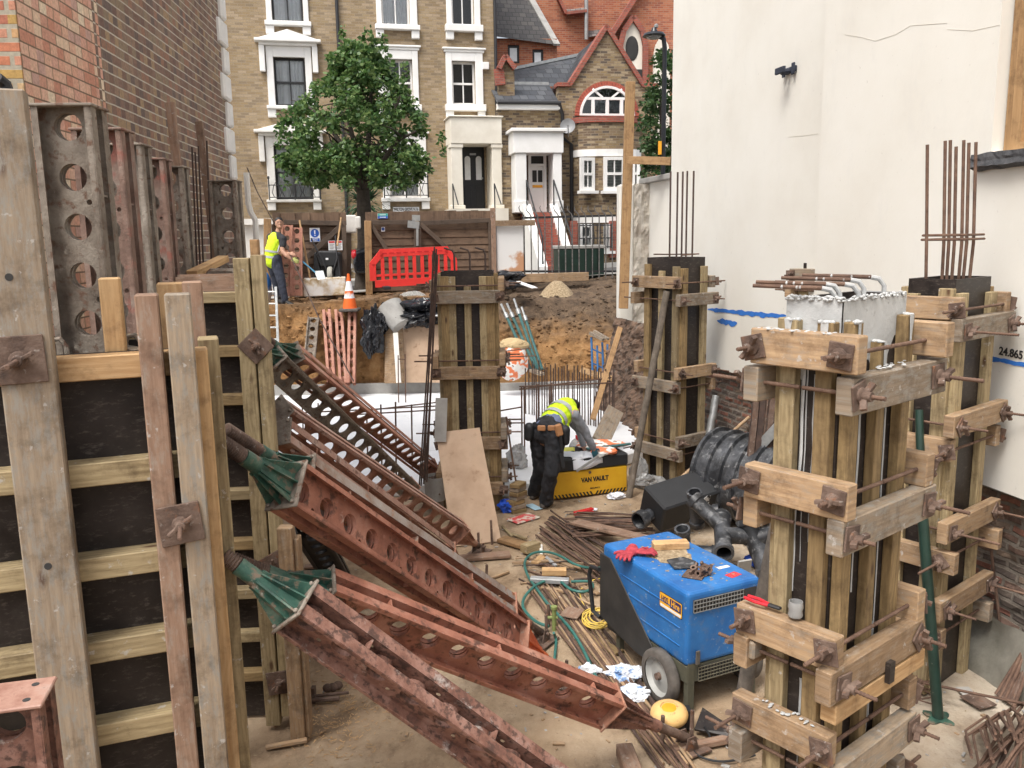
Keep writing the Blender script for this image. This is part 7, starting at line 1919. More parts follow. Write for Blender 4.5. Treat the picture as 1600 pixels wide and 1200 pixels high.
def grille(x0, x1, z0, z1, nx, nz, y, name):
    mb = MB(); mb.box(((x0+x1)/2, y+.002, (z0+z1)/2), (x1-x0+.004, .006, z1-z0+.004)); g = mb.build(name, 'dark_room', gen, local=True)  # dark backing paints the shaded recess behind the wires
    mb = MB()
    for k in range(nx+1): xx = x0+(x1-x0)*k/nx; mb.box((xx, y-.006, (z0+z1)/2), (.005, .005, z1-z0))
    for k in range(nz+1): zz = z0+(z1-z0)*k/nz; mb.box(((x0+x1)/2, y-.0115, zz), (x1-x0, .005, .005))
    mb.build('mesh_wires', 'galv' if name == 'air_grille' else 'chassis_wire', g, local=True)
M['chassis_wire'] = plain('muddy_wire', (.13, .12, .085), .7)
grille(.05, .49, .775, .865, 16, 3, -.001, 'air_grille'); grille(.11, .6, .24, .345, 18, 4, .008, 'lower_grille')
mb = MB(); mb.box((.555, .0, .82), (.12, .006, .085)); mb.build('vent_hole', 'dark_room', gen, local=True)  # dark plate paints the shade of the opening, nothing is cut
mb = MB(); mb.box((.09, -.012, .43), (.03, .012, .1)); mb.build('latch', 'rubber', gen, local=True)
for x, s in ((-.05, -1), (W_+.05, 1)):
    mb = MB(); mb.lathe([(.145, -.04), (.185, -.042), (.2, -.03), (.205, 0), (.2, .03), (.185, .042), (.145, .04)], (x, .24, .205), (1, 0, 0), 36); wh = mb.build('wheel', 'rubber', gen, local=True)
    mb = MB(); mb.lathe([(0, s*.0), (.03, s*.01), (.04, s*.012), (.06, s*.002), (.125, s*-.005), (.14, s*.02), (.148, s*.03), (.148, -s*.03), (0, -s*.03)], (x, .24, .205), (1, 0, 0), 30); rim = mb.build('rim', plain('pale_grey_rim', (.34, .34, .32), .6), wh, local=True)
    mb = MB(); mb.lathe([(.028, 0), (.026, s*.03), (.0, s*.03)], (x+s*.008, .24, .205), (1, 0, 0), 12); mb.build('hub', 'rust', wh, local=True)
mb = MB(); mb.tube([(-.03, 1.14, .7), (-.03, 1.27, .68), (-.03, 1.3, .6), (-.03, 1.24, .3), (-.02, 1.14, .28)], .018, 8); mb.build('handle', 'matt_black', gen, local=True); mb = MB(); mb.tube([(W_+.02, 1.14, .7), (W_+.02, 1.27, .68), (W_+.02, 1.3, .6), (W_+.02, 1.24, .3), (W_+.02, 1.14, .28)], .018, 8); mb.build('handle', 'matt_black', gen, local=True)
# rental sticker
def sq(y0, z0, y1, z1, x, mat, name, par, r=.012):
    mb = MB(); pts = []
    for cy, cz, a0 in ((y0-r, z1-r, 0), (y1+r, z1-r, 90), (y1+r, z0+r, 180), (y0-r, z0+r, 270)):
        for k in range(5):
            a = math.radians(a0+k*22.5); pts.append((x, cy+r*math.cos(a), cz+r*math.sin(a)))
    mb.prism(pts, (-.0015, 0, 0)); return mb.build(name, mat, par, local=True)
st = sq(.33, .705, .055, .825, -.0008, 'ink', 'rental_sticker', gen)
M['sticker_orange'] = plain('sticker_orange', (.82, .42, .03), .5, var=.04); M['sticker_navy'] = plain('sticker_navy', (.03, .02, .10), .5, var=.04)
sq(.325, .71, .06, .82, -.0025, 'sticker_orange', 'orange_border', st)
sq(.198, .745, .068, .813, -.0042, 'sticker_navy', 'navy_panel', st, .006)
T4 = lambda y, z: axes((-.0062, y, z), (0, -1, 0), (0, 0, 1))
text_mb('HSS', .066, T4(.262, .779), .002, .78, .008).build('lettering', 'sticker_navy', st, local=True)
text_mb('Hire', .070, T4(.133, .78), .002, .8, .012).build('lettering', 'sticker_orange', st, local=True)
sq(.315, .716, .07, .735, -.0042, 'sign_white', 'strapline', st, .004)
tg = TM[gen.name]
def top(x, y, z=.926): return tg @ V((x, y, z))
mb = MB(); mb.box((.5, .12, .926), (.11, .07, .003), (V((.97, .2, 0)).normalized(), V((-.2, .97, 0)).normalized(), Z_)); mb.build('red_sticker', 'lamp_red', gen, local=True)
mb = MB(); mb.box((.53, .27, .926), (.1, .035, .003)); mb.build('white_sticker', 'sign_white', gen, local=True)
mb = MB()
pts = [(.33+.17*math.cos(a)*(1+.35*fbm((math.cos(a), math.sin(a), 1), 2)), .68+.2*math.sin(a)*(1+.3*fbm((math.cos(a), math.sin(a), 7), 2)), .9255) for a in [k*.2618 for k in range(24)]]
mb.prism(pts, (0, 0, .0025)); mb.build('sand_patch', 'gravel', gen, local=True)
mb = MB()
for _ in range(60):
    x, y = R(.06, .6), R(.05, 1.05); mb.ell((x, y, .926), (R(.004, .02), R(.004, .014), .002), n=7, m=4)
mb.build('mud_specks', 'gravel', gen, local=True); C.objects[-1]['kind'] = 'stuff'
# things lying on the generator
mb = MB(); a, b = top(.28, .83, .955), top(.55, .73, .955); mb.beam(a, b, .1, .055); mb.build('timber_block', 'pine', None, 'fresh cut timber block lying on top of the blue generator', 'timber', bevel=.006)
pr = []; gx, gy = (tg.to_3x3() @ V((1, 0, 0))), (tg.to_3x3() @ V((0, 1, 0)))
q = top(.03, .80, .945)
def flatglove(o, d, n, s):
    hp = [('e', o, (.055*s, .06*s, .02*s), (n, d, Z_)), ('t', [o-d*.06*s, o-d*.1*s], [.04*s, .045*s])]
    for k, (of, l) in enumerate(((-.042, .07), (-.014, .085), (.014, .08), (.042, .065))): hp.append(('t', [o+d*.05*s+n*of*s, o+d*(.05+l*.6)*s+n*of*1.2*s+Z_*.012, o+d*(.05+l)*s+n*of*1.25*s-Z_*.006], [.015*s, .014*s, .012*s]))
    hp.append(('t', [o-d*.01*s+n*.05*s, o+d*.02*s+n*.085*s, o+d*.045*s+n*.095*s], [.017*s, .015*s, .013*s])); return hp
fused('work_glove', flatglove(q, -gx*.8-gy*.6, gy*.8-gx*.6, 1.0)+flatglove(q+gx*.09-gy*.05+Z_*.015, gx*.75-gy*.6, gy*.75+gx*.6, .9), 'glove_red', .006, label='pair of dark red work gloves on the corner of the blue generator', cat='gloves')
cl = thing('clamp_heap', 'rusty plate with a heap of wing nuts on the blue generator', 'wing nuts', tuple(top(.3, .22, .925)))
mb = MB(); mb.box(top(.24, .24, .932), (.15, .15, .012), (gx*.8+gy*.6, gy*.8-gx*.6, Z_)); mb.build('washer_plate', 'rust', cl, bevel=.003)
for k in range(6):
    o = top(.25+.045*(k % 3), .2+.06*(k//3), .955+.012*(k % 2)); mb = MB(); n = V((R(-1, 1), R(-1, 1), R(.1, 1))).normalized(); mb.lathe([(.012, -.02), (.028, -.02), (.026, .02), (.012, .02)], o, n, 10)
    sd = n.orthogonal().normalized()
    for s in (-1, 1): mb.beam(o+sd*s*.015, o+sd*s*.055+n*.01, .016, .026, n)
    mb.build('wing_nut', 'rust', cl)
mb = MB(); c0 = top(.27, .46, .93)
mb.prism([c0+gx*a+gy*b for a, b in ((-.1, -.07), (.02, -.12), (.13, -.03), (.1, .09), (-.05, .1))], Z_*.014); mb.build('dark_offcut', 'black_plastic', None, 'dark glossy plastic scrap lying on top of the blue generator', 'scrap', bevel=.004)
# yellow tool box
va, vb = G(866, 783), G(980, 769); d = (vb-va).normalized(); n = V((-d.y, d.x, 0)); Lv = (vb-va).length
vt = thing('tool_box', 'yellow and black steel tool box with hazard stripes, piled with papers', 'tool box', tuple(va), math.atan2(d.y, d.x))
mb = MB(); mb.box((Lv/2, .3, .195), (Lv, .6, .35)); mb.build('body', 'vault_yellow', vt, local=True, bevel=.012)
mb = MB(); mb.box((Lv/2, .3, .46), (Lv+.02, .62, .17)); mb.build('lid', 'matt_black', vt, local=True, bevel=.02)
mb = MB(); k = 0; x = .03
while x < Lv-.03:
    s = -1 if x > Lv*.52 else 1
    mb.prism([(x, -.004, .025), (x+.025, -.004, .025), (x+.025-s*.03, -.004, .075), (x-s*.03, -.004, .075)], (0, .003, 0)); x += .05
mb.build('hazard_stripe', 'ink', vt, local=True)
text_mb('VAN VAULT', .085, axes((Lv*.55, -.004, .235), X_, Z_), .003, .85, .045).build('lettering', 'ink', vt, local=True)
text_mb('SECURITY', .025, axes((Lv*.55, -.004, .115), X_, Z_), .003, 1.3).build('lettering', 'ink', vt, local=True)
mb = MB(); mb.cyl((Lv*.48, -.01, .335), (Lv*.48, .0, .335), .02); mb.build('lock', 'rust', vt, local=True)
tv = TM[vt.name]
def vtop(x, y, z=.547): return tv @ V((x, y, z))
def paper(label, x0, y0, w_, h_, ang, mat='paper', name='paper_sheet', curl=.03, z=.55, droop=0):
    c, s = math.cos(ang), math.sin(ang); mb = MB()
    def fn(u, v):
        a, b = (u-.5)*w_, (v-.5)*h_; x, y = x0+a*c-b*s, y0+a*s+b*c
        zz = z+curl*fbm((u*2, v*2, x0), 1.2)*.5+.004
        if y < 0: zz -= min(.16, -y*2.2); y = max(y*.25, -.015)-.006
        return vtop(x, y, max(zz, z if y > 0 else -9))
    mb.grid(fn, 14, 14); mb.build(name, mat, None, label, 'paper', solid=.0015)
paper('white plan sheet on the yellow tool box under the hand of the bent worker', .46, .1, .42, .34, .1)
paper('white sheet overhanging the front of the yellow tool box', .33, .16, .3, .26, -.5, z=.556)
paper('bright yellow sheet on the yellow tool box beside the bent worker', .33, .42, .26, .2, -.4, mat=plain('yellow_card', (.82, .80, .15), .7), z=.56)
crumple('sealant_bag', vtop(.85, .36, .60), (.34, .2, .05), 'orange_bag', 'orange and white plastic bag lying at the back of the yellow tool box', 'bag', .25, 2.2, 34, seed=31)
crumple('sealant_bag', vtop(.74, .08, .58), (.17, .13, .05), 'orange_bag', 'orange and white bag hanging over the front edge of the yellow tool box', 'bag', .25, 2.2, 30, seed=33)
mb = MB(); mb.beam(vtop(.55, .2, .6), vtop(1.16, .12, .63), .06, .02); mb.build('spirit_level', 'teal_steel', None, 'pale teal spirit level lying across the yellow tool box', 'spirit level', bevel=.003)
sw = thing('hand_saw', 'grey hand saw hanging over the front of the yellow tool box', 'saw', tuple(vtop(.5, -.05, .5)))
mb = MB(); mb.prism([vtop(.62, -.03, .57), vtop(.63, -.03, .53), vtop(.27, -.12, .39), vtop(.26, -.12, .42)], (0, .004, .003)); mb.build('blade', 'aluminium', sw)
mb = MB(); mb.beam(vtop(.6, -.03, .555), vtop(.72, .02, .585), .1, .025, (0, -1, 1)); mb.build('handle', 'concrete', sw, bevel=.008)
cn = crumple('plastic_canister', vtop(.62, .72, .3), (.13, .12, .32), 'clear_plastic', 'white plastic canister with red cap behind the yellow tool box', 'canister', .04, 1.5, 24, seed=40)
mb = MB(); mb.cyl(vtop(.66, .72, .6), vtop(.66, .72, .66), .05); mb.build('cap', 'lamp_red', cn)
for k, (x, z, Y, r, mat, lab) in enumerate(((1000, 742, 11.35, (.13, .1, .26), 'clear_plastic', 'cloudy plastic bag standing right of the yellow tool box'), (1013, 752, 11.2, (.2, .14, .1), 'clear_plastic', 'crumpled clear plastic wrap on the floor at the foot of the slim column form'), (807, 716, 11.6, (.14, .1, .2), 'clear_plastic', 'pale plastic bag on the white slab left of the bent worker'))):
    crumple('plastic_bag', P(x, z, Y), r, mat, lab, 'bag', .5, 3, 30, seed=50+k)
# plywood sheet leaning on the middle column
sheet('scuffed pinkish plywood sheet leaning against the middle column', [G(707, 855), G(783, 846), P(749, 669, 9.98), P(681, 677, 9.98)])
mb = MB(); mb.beam(P(690, 622, 9.9), P(688, 690, 9.85), .14, .03, (0, -1, 0)); mb.build('board', 'concrete', None, 'short grey cement-covered board beside the middle column', 'board')
q = P(680, 760, 10.2); mb = MB(); mb.lathe([(0, 0), (.12, 0), (.14, .3), (.13, .3), (.11, .02)], V((q.x, 10.2, .2))); mb.build('bucket', 'concrete', None, 'grey cement bucket half hidden behind the leaning plywood', 'bucket')
# stack of blocks and blue rag beside it
for k in range(7):
    q = G(808, 800); mb = MB(); mb.box(q+V((R(-.02, .02), R(-.02, .02), .03+.055*k)), (.2, .14, .05), (V((math.cos(.5+.1*k), math.sin(.5+.1*k), 0)), V((-math.sin(.5+.1*k), math.cos(.5+.1*k), 0)), Z_)); mb.build('packing_block', 'grey_timber' if k % 2 else 'treated_dark', None, 'brown packing block in the small stack right of the middle column', 'block', 'packing blocks stacked by the middle column', bevel=.006)
crumple('rag', G(796, 800)+V((0, 0, .08)), (.13, .1, .09), 'blue_plastic', 'crumpled bright blue rag beside the middle column', 'rag', .5, 4, 30, seed=60)
mb = MB(); mb.tube([P(791, 651, 10.4), P(798, 700, 10.35), P(808, 765, 10.3)], .012, 6)
mb.build('bent_bar', 'rebar', None, 'thin rusty bar leaning on the right side of the middle column', 'steel bar')
# rebars lying on the floor
rk = random.Random(14)
def lying(p0, p1, z0=.02, z1=.02, r=.008, mat='rebar', label='', group='', sag=0):
    a, b = G(*p0, z0), G(*p1, z1); m = a.lerp(b, .5)+V((rk.uniform(-.05, .05), rk.uniform(-.05, .05), -sag)); m.z = max(.012, m.z)
    mb = MB(); mb.tube([a, a.lerp(m, .5), m, m.lerp(b, .5), b], r, 6); return mb.build('loose_rebar', mat, None, label, 'rebar', group)
for k in range(26):
    f = k/25; x0 = 842+22*f+rk.uniform(-6, 6); y0 = 832-30*f+rk.uniform(-6, 8); x1 = 952+18*f+rk.uniform(-6, 12); y1 = 918-44*f+rk.uniform(-8, 6)
    lying((x0, y0), (x1, y1), .02+.05*rk.random(), .03+.05*rk.random(), rk.choice((.007, .009, .011)), rk.choice(('rebar', 'rebar_dark')), 'rusty loose rebar in the diagonal fan left behind the generator', 'loose rebars fanned out behind the generator')
for k in range(34):
    f = k/33; x0 = 885+rk.uniform(-16, 20)+12*f; y0 = 800+38*f+rk.uniform(-4, 4); x1 = 1010+rk.uniform(-6, 14); y1 = 803+34*f+rk.uniform(-5, 5)
    lying((x0, y0), (x1, y1), .03+.07*rk.random(), .03+.09*rk.random(), rk.choice((.006, .008, .01)), rk.choice(('rebar', 'rebar', 'rebar_dark')), 'thin rusty rebar in the heap lying across the floor between tool box and generator', 'rebars heaped between tool box and generator')
for k in range(30):
    f = k/29; x0 = 826+62*f+rk.uniform(-5, 5); y0 = 912-6*f+rk.uniform(-10, 22); x1 = 1035+66*f+rk.uniform(-4, 4); y1 = 1195+rk.uniform(-10, 30)
    if rk.random() < .45: t_ = rk.uniform(.45, .8); x1 = x0+(x1-x0)*t_; y1 = y0+(y1-y0)*t_
    lying((x0, y0), (x1, y1), .015+.03*rk.random(), .015+.04*rk.random(), rk.choice((.007, .009, .011)), rk.choice(('rebar', 'rebar', 'rebar_dark', 'waling')), 'long rusty rebar in the bundle running from the gate side past the generator wheel', 'long rebars lying beside the generator')
for k in range(22):
    x0 = rk.uniform(795, 900); y0 = rk.uniform(845, 925); a_ = rk.uniform(-.5, .9); l_ = rk.uniform(25, 75); lying((x0, y0), (x0+l_*math.cos(a_), y0+l_*math.sin(a_)*.6), .015, .02+.03*rk.random(), rk.choice((.006, .008, .012)), rk.choice(('rebar', 'rebar_dark', 'waling')), 'short loose rod among the offcuts round the green hose loop', 'short loose rods round the green hose loop')
for k in range(22):
    x0 = 1045+rk.uniform(0, 25); y0 = 745+rk.uniform(-25, 45); lying((x0, y0), (x0+rk.uniform(55, 110), y0-rk.uniform(5, 40)), .05+.2*rk.random(), .1+.3*rk.random(), .008, 'rebar', 'rusty rebar in the heap behind the black ribbed chamber', 'rebars heaped behind the black ribbed chamber')
# boards, offcuts and planks on the floor
def plank(label, p0, p1, w_, t_, mat, z0=None, z1=None, name='timber_offcut', cat='timber'):
    z0 = t_/2+.012 if z0 is None else z0; z1 = z0 if z1 is None else z1
    mb = MB(); mb.beam(G(*p0, z0), G(*p1, z1), w_, t_); return mb.build(name, mat, None, label, cat, bevel=.004)
plank('long pinkish plank lying across the heap of rebars', (898, 815), (1010, 842), .17, .03, 'red_timber', .14, .16, 'plank', 'plank')
plank('square brown ply offcut lying on the long rebars', (880, 955), (908, 960), .2, .018, 'red_timber', .06)
plank('grey metal channel lying across the long rebars', (829, 905), (889, 908), .08, .045, 'aluminium', .06, name='metal_channel', cat='channel')
plank('pale fresh offcut beside the green hose loop', (847, 893), (885, 893), .09, .06, 'pine', .07)
plank('square timber end left of the green hose', (818, 858), (840, 851), .11, .09, 'treated')
plank('long pale plank lying at the foot of the leaning plywood', (712, 873), (797, 866), .14, .035, 'red_timber', name='plank', cat='plank')
plank('wide plank wedge beside the leaning plywood corner', (783, 842), (832, 856), .15, .04, 'orange_post', name='plank', cat='plank')
for k, (p0, p1, w_, m_, lab) in enumerate((((800, 880), (862, 876), .03, 'waling', 'thin pale lath left of the green hose'), ((766, 904), (795, 893), .03, 'waling', 'thin lath lying alone on the sandy floor'), ((845, 852), (846, 870), .035, 'white_dirty', 'short whitish batten near the fan of rebars'), ((858, 872), (897, 887), .035, 'waling', 'lath pointing at the black end of the generator'), ((850, 868), (868, 884), .04, 'aluminium', 'grey metal strip inside the green hose loop'), ((800, 834), (822, 842), .04, 'treated', 'short batten beside the stone-coloured floor patch'), ((836, 880), (850, 868), .09, 'pine', 'pale ply scrap inside the green hose loop'), ((845, 918), (888, 925), .04, 'waling', 'lath lying across the start of the long rebars'), ((906, 915), (935, 928), .05, 'waling', 'pale lath beside the generator handle'), ((905, 990), (968, 1020), .1, 'treated_dark', 'brown timber lying under the black end of the generator'), ((415, 1168), (480, 1156), .035, 'waling', 'thin lath at the foot of the upright strut'), ((785, 822), (800, 838), .03, 'treated', 'small batten left of the worker'), ((476, 886), (535, 882), .09, 'red_timber', 'flat board lying behind the props'), ((500, 893), (538, 890), .03, 'treated_dark', 'dark lath lying behind the props'))):
    plank(lab, p0, p1, w_, .025, m_)
mb = MB(); q0, q1 = P(982, 1168, 5.0), P(1000, 1225, 4.5); mb.beam(G(975, 1170, .05), G(992, 1215, .05), .11, .09); mb.build('timber_offcut', 'red_timber', None, 'thick pale timber block at the bottom edge beside the long rebars', 'timber', bevel=.006)
plank('long thin timber lying under the wing nut of the near column', (1050, 1172), (1160, 1150), .06, .04, 'red_timber')
sheet('black-faced triangular ply wedge lying right of the yellow beacon', [G(1085, 1142, .03), G(1162, 1160, .03), G(1160, 1150, .06), G(1098, 1108, .10)], .022, 'black_ply', 'ply_offcut', 'ply offcut')
plank('dark red and white printed board lying beside the bent worker', (800, 815), (835, 805), .22, .012, mottle('printed_board', [(.45, (.5, .06, .06)), (.52, (.55, .5, .42))], 9, .7, .05), name='printed_board', cat='board')
plank('pale blue card on the floor behind the boots of the bent worker', (826, 788), (842, 796), .12, .008, plain('pale_blue_card', (.35, .5, .58), .6), name='card', cat='card')
plank('red and grey tube on the floor in front of the tool box', (898, 803), (926, 796), .06, .05, 'lamp_red', .04, name='sealant_tube', cat='tube')
# hoses and cords
def hose(name, pts, r, mat, label, cat, z=.025):
    ps = [G(p[0], p[1], p[2] if len(p) > 2 else z) for p in pts]; out = []
    for i in range(len(ps)-1):
        p0, p1, p2, p3 = ps[max(i-1, 0)], ps[i], ps[i+1], ps[min(i+2, len(ps)-1)]
        for k in range(6):
            t = k/6; out.append(.5*((2*p1)+(p2-p0)*t+(2*p0-5*p1+4*p2-p3)*t*t+(3*p1-p0-3*p2+p3)*t**3))
    out.append(ps[-1]); mb = MB(); mb.tube(out, r, 8); return mb.build(name, mat, None, label, cat)
zz = lambda x, y: (680+x/4, 760+y/4)
hose('hose', [zz(1056, 505)+(.35,), zz(980, 512)+(.1,), zz(880, 490), zz(780, 435), zz(700, 410), zz(620, 415), zz(570, 450), zz(560, 500), zz(585, 570), zz(620, 620), zz(700, 730), zz(780, 815), zz(860, 910), zz(930, 1030), zz(985, 1150), zz(1010, 1200)], .014, 'hose', 'green hose running from the generator past the long rebars', 'hose', .05)
hose('hose', [zz(850, 595), zz(960, 595), zz(985, 630), zz(930, 658), zz(850, 645), zz(790, 600), zz(745, 572), zz(690, 590), zz(620, 625), zz(560, 690), zz(548, 750), zz(580, 800), zz(640, 850), zz(710, 875)], .014, 'hose', 'green hose loop ending at the green tap', 'hose', .06)
hose('hose', [zz(740, 915)+(.1,), zz(755, 960), zz(750, 1040), zz(740, 1130)], .012, 'hose', 'short green hose hanging down from the green tap', 'hose')
tp = G(866, 985); tap = thing('standpipe', 'short green standpipe tap on the sandy floor beside the orange jack', 'tap', tuple(tp))
mb = MB(); mb.cyl(tp, tp+Z_*.2, .02, n=10); mb.cyl(tp+V((-.08, 0, .12)), tp+V((.03, 0, .12)), .016, n=8); mb.lathe([(.0, .0), (.03, .0), (.03, .025), (0, .03)], tp+Z_*.2, Z_, 10); mb.build('tap_body', plain('yellow_green_paint', (.2, .24, .08), .6), tap)
def coil(c, rx, ry, n, jit, z, seed):
    rr = random.Random(seed); pts = []
    for k in range(n*10):
        a = k*.628; j = 1+jit*math.sin(k*.37+rr.random()*.3); pts.append((c[0]+rx*j*math.cos(a)+4*math.sin(k*.11), c[1]+ry*j*math.sin(a)+3*math.cos(k*.13), z+.004*(k % 9)))
    return pts
hose('cord', coil((933, 965), 18, 12, 6, .25, .05, 1), .006, 'yellow_cord', 'tangled yellow cord coiled beside the generator handle', 'cord')
hose('cord', [(945, 905, .06), (930, 905), (915, 915), (906, 925), (912, 945), (922, 958)], .006, 'yellow_cord', 'single yellow cord leading from the coil towards the green hose', 'cord')
hose('cable', [(1100, 1135, .1), (1110, 1155), (1095, 1165), (1080, 1158), (1090, 1180), (1130, 1190), (1180, 1180)], .008, 'matt_black', 'black cable trailing on the floor from the yellow beacon', 'cable')
# stakes
for k, (px, pb, h) in enumerate(((855, 1002, .24), (858, 978, .2), (760, 903, .14), (1034, 1165, .22), (1079, 1170, .28), (748, 862, .22), (769, 850, .28), (884, 1050, .1), (868, 962, .16))):
    b = G(px, pb); mb = MB(); mb.tube([b-Z_*.05, b+V((R(-.01, .01), 0, h))], .014, 7); mb.build('rebar_stake', 'rust', None, 'short rusty steel stake driven into the floor near the prop feet', 'stake', 'steel stakes in the floor')
# rags
for k, (px, py, r, lab) in enumerate(((978, 1062, (.14, .09, .05), 'largest crumpled blue and white rag in front of the generator wheel'), (990, 1094, (.11, .09, .05), 'blue and white rag half under the yellow beacon'), (986, 1132, (.12, .08, .04), 'whitish rag on the rebars below the salmon prop jack'), (920, 1058, (.08, .06, .05), 'small blue and white rag behind the salmon prop end plate'), (962, 780, (.12, .08, .04), 'white paper litter below the yellow tool box'), (925, 800, (.06, .05, .02), 'scrap of white paper beside the heap of rebars'))):
    crumple('rag', G(px, py)+V((0, 0, r[2]*.7+.02)), r, 'tissue' if k < 4 else 'paper', lab, 'rag', .5, 3.2, 44, seed=70+k)
# yellow beacon
bc = G(1046, 1142); yb_ = thing('warning_beacon', 'round faded yellow beacon with an amber centre in front of the generator', 'beacon', tuple(bc))
mb = MB(); mb.lathe([(.0, .0), (.08, .0), (.085, .1), (.0, .1)], bc+V((.03, .02, 0)), Z_, 16); mb.box(bc+V((.1, .03, .08)), (.1, .08, .14)); mb.build('base', 'matt_black', yb_)
mb = MB(); mb.lathe([(.0, .09), (.1, .09), (.125, .115), (.131, .14), (.122, .168), (.095, .19), (.068, .2), (.06, .2), (.056, .19), (.0, .19)], bc, (-.05, -.12, 1), 32); mb.build('dome', 'yellow_foam', yb_)
mb = MB(); mb.lathe([(0, .197), (.035, .196), (.05, .192), (.05, .1905)], bc, (-.05, -.12, 1), 24); mb.build('lens', 'amber', yb_)
# black drainage fittings and ribbed chamber
A_, B_ = V((2.42, 9.95, .58)), V((3.2, 9.1, .54)); ax = (B_-A_).normalized(); prof = []; L = (B_-A_).length; x = 0
while x < L:
    prof += [(.50, x), (.54, x+.014), (.54, x+.05), (.50, x+.064), (.495, x+.12), (.50, x+.175)]; x += .18
prof = [(.46, .05), (.46, .0), (.49, .0)]+prof+[(.46, L), (.44, L), (.44, L-.3), (0, L-.3)]
ch = MB(); ch.lathe([(0, .05)]+prof, A_, ax, 48); ch.build('ribbed_chamber', 'black_plastic', None, 'large black ribbed plastic chamber lying on its side by the brick footing', 'chamber')
def fitting(label, o, d, r, L, branches, box=False):
    t = thing('pipe_fitting', label, 'pipe fitting', (o[0], o[1], 0), 0, 'black plastic drainage fittings')
    o, d = V(o), V(d).normalized()
    def pipe(a, dd, rr, LL, nm):
        mb = MB(); mb.lathe([(rr*.85, LL*.02), (rr*.85, LL), (rr*1.15, LL), (rr*1.18, LL-.02), (rr*1.18, LL-.06), (rr*1.04, LL-.07), (rr, LL-.08), (rr, .0)], a, dd, 22); mb.build(nm, 'black_plastic', t)
        mb = MB(); mb.lathe([(0, LL*.3), (rr*.84, LL*.3)], a, dd, 16); mb.build('bore', 'dark_room', t)  # dark disc across the pipe paints the shade inside it
    pipe(o, d, r, L, 'pipe'); pipe(o, -d, r, L*.6, 'pipe')
    for off, bd, rr, LL in branches: pipe(o+d*off, V(bd).normalized(), rr, LL, 'branch')
    return t
fitting('nearest black branch pipe whose open socket faces the camera', (2.12, 8.3, .42), (-.2, -1, -.25), .085, .42, ((-.05, (-.6, .5, .55), .08, .42), (.1, (1, .1, -.1), .085, .3)))
fitting('black pipe lying flat behind the near branch pipe', (1.86, 8.35, .16), (-1, .15, .05), .08, .38, ((.1, (-.2, -.3, 1), .07, .3),))
fitting('black socket pipe pointing up between box and chamber', (1.95, 8.75, .45), (-.15, -.3, .9), .07, .28, ((.0, (.5, -.2, .1), .07, .25),))
fitting('black bend lying against the near column form', (2.42, 8.2, .35), (.3, -.4, -.85), .1, .36, ((.0, (.8, -.2, .3), .09, .28),))
bt = thing('drain_box', 'long black plastic drain box with a torn white label and a round spout', 'drain box', (1.95, 9.3, 0))
a, b = G(1018, 800, .32), G(1110, 770, .42)
mb = MB(); dd = (b-a).normalized(); mb.beam(a+Z_*.03, b+Z_*.03, .42, .36, (0, -.5, 1)); mb.build('box', 'matt_black', bt, bevel=.02)
sd = V((0, -.5, 1)).cross(dd).normalized(); nn = dd.cross(sd)
fnn = -sd if sd.y > 0 else sd
q = a.lerp(b, .62)+Z_*.03+fnn*.2125+nn*.05; mb = MB()
rr = random.Random(2); pts = [q+dd*(.13*math.cos(t)*(1+rr.uniform(-.1, .1)) if 0 else x)+nn*y for x, y in ((-.1, -.13), (.12, -.1), (.11, .12), (.06, .13), (.02, .1), (-.04, .13), (-.12, .1))]
mb.prism(pts, fnn*.003); mb.build('torn_label', mottle('torn_paper', [(.5, (.74, .74, .73)), (.56, (.03, .03, .03))], 14, .8, .0, detail=2), bt)
mb = MB(); e = a-dd*.02+Z_*-.02; mb.lathe([(.07, .0), (.07, .1), (.1, .1), (.105, .13), (.1, .2), (.085, .2), (.085, .08), (0, .08)], e, -dd*.9+V((-.1, -.35, -.1)), 22); mb.build('spout', 'black_plastic', bt)
crumple('tarpaulin', G(1195, 868, .12), (.2, .14, .12), 'blue_plastic', 'blue tarpaulin crumpled beside the black drainage fittings', 'tarpaulin', .5, 4, 30, seed=90)
mb = MB(); mb.box(G(1163, 885, .35), (.14, .02, .14), (V((.9, .3, 0)).normalized(), V((-.3, .9, .3)).normalized(), V((0, -.3, .95)).normalized())); mb.build('card', 'concrete', None, 'grey square tile propped against the near branch pipe', 'tile')
# poles and props
def pole(name, p0, Y0, p1, Y1, r, mat, label, cat='pole', r1=None):
    mb = MB(); a, b = P(*p0, Y0), P(*p1, Y1); n = 12
    mb.tube([a.lerp(b, k/n)+V((.006*fbm((k*.9, 1, Y0), 1), 0, 0)) for k in range(n+1)], r, 10, r1); return mb.build(name, mat, None, label, cat)
pole('leaning_pole', (1042, 455), 11.0, (982, 780), 10.75, .045, mottle('dirty_pole', [(.3, (.08, .065, .05)), (.6, (.17, .14, .11)), (.8, (.28, .25, .21))], 9, .9, .4), 'tall dirty steel pole leaning on the slim column form')
pole('wooden_pole', (1170, 652), 10.9, (1024, 782), 9.9, .022, 'waling', 'pale wooden pole slanting up behind the black ribbed chamber')
pole('steel_prop_tube', (1119, 618), 11.1, (1098, 735), 10.9, .05, 'galv', 'short galvanised tube with striped end standing by the brick footing')
pole('dirty_prop', (1222, 790), 5.0, (1152, 1132), 5.2, .05, mottle('cement_crusted_tube', [(.3, (.06, .052, .045)), (.6, (.14, .12, .10)), (.8, (.3, .28, .25))], 9, .9, .5), 'cement-crusted steel prop standing behind the left side of the near column form', 'prop')
gp = G(1466, 1124); gt = P(1441, 800, 5.75); g2 = P(1436, 640, 5.9)
gpt = thing('green_prop', 'dark green steel prop with a pale blue foot plate between the two right column forms', 'prop', tuple(gp))
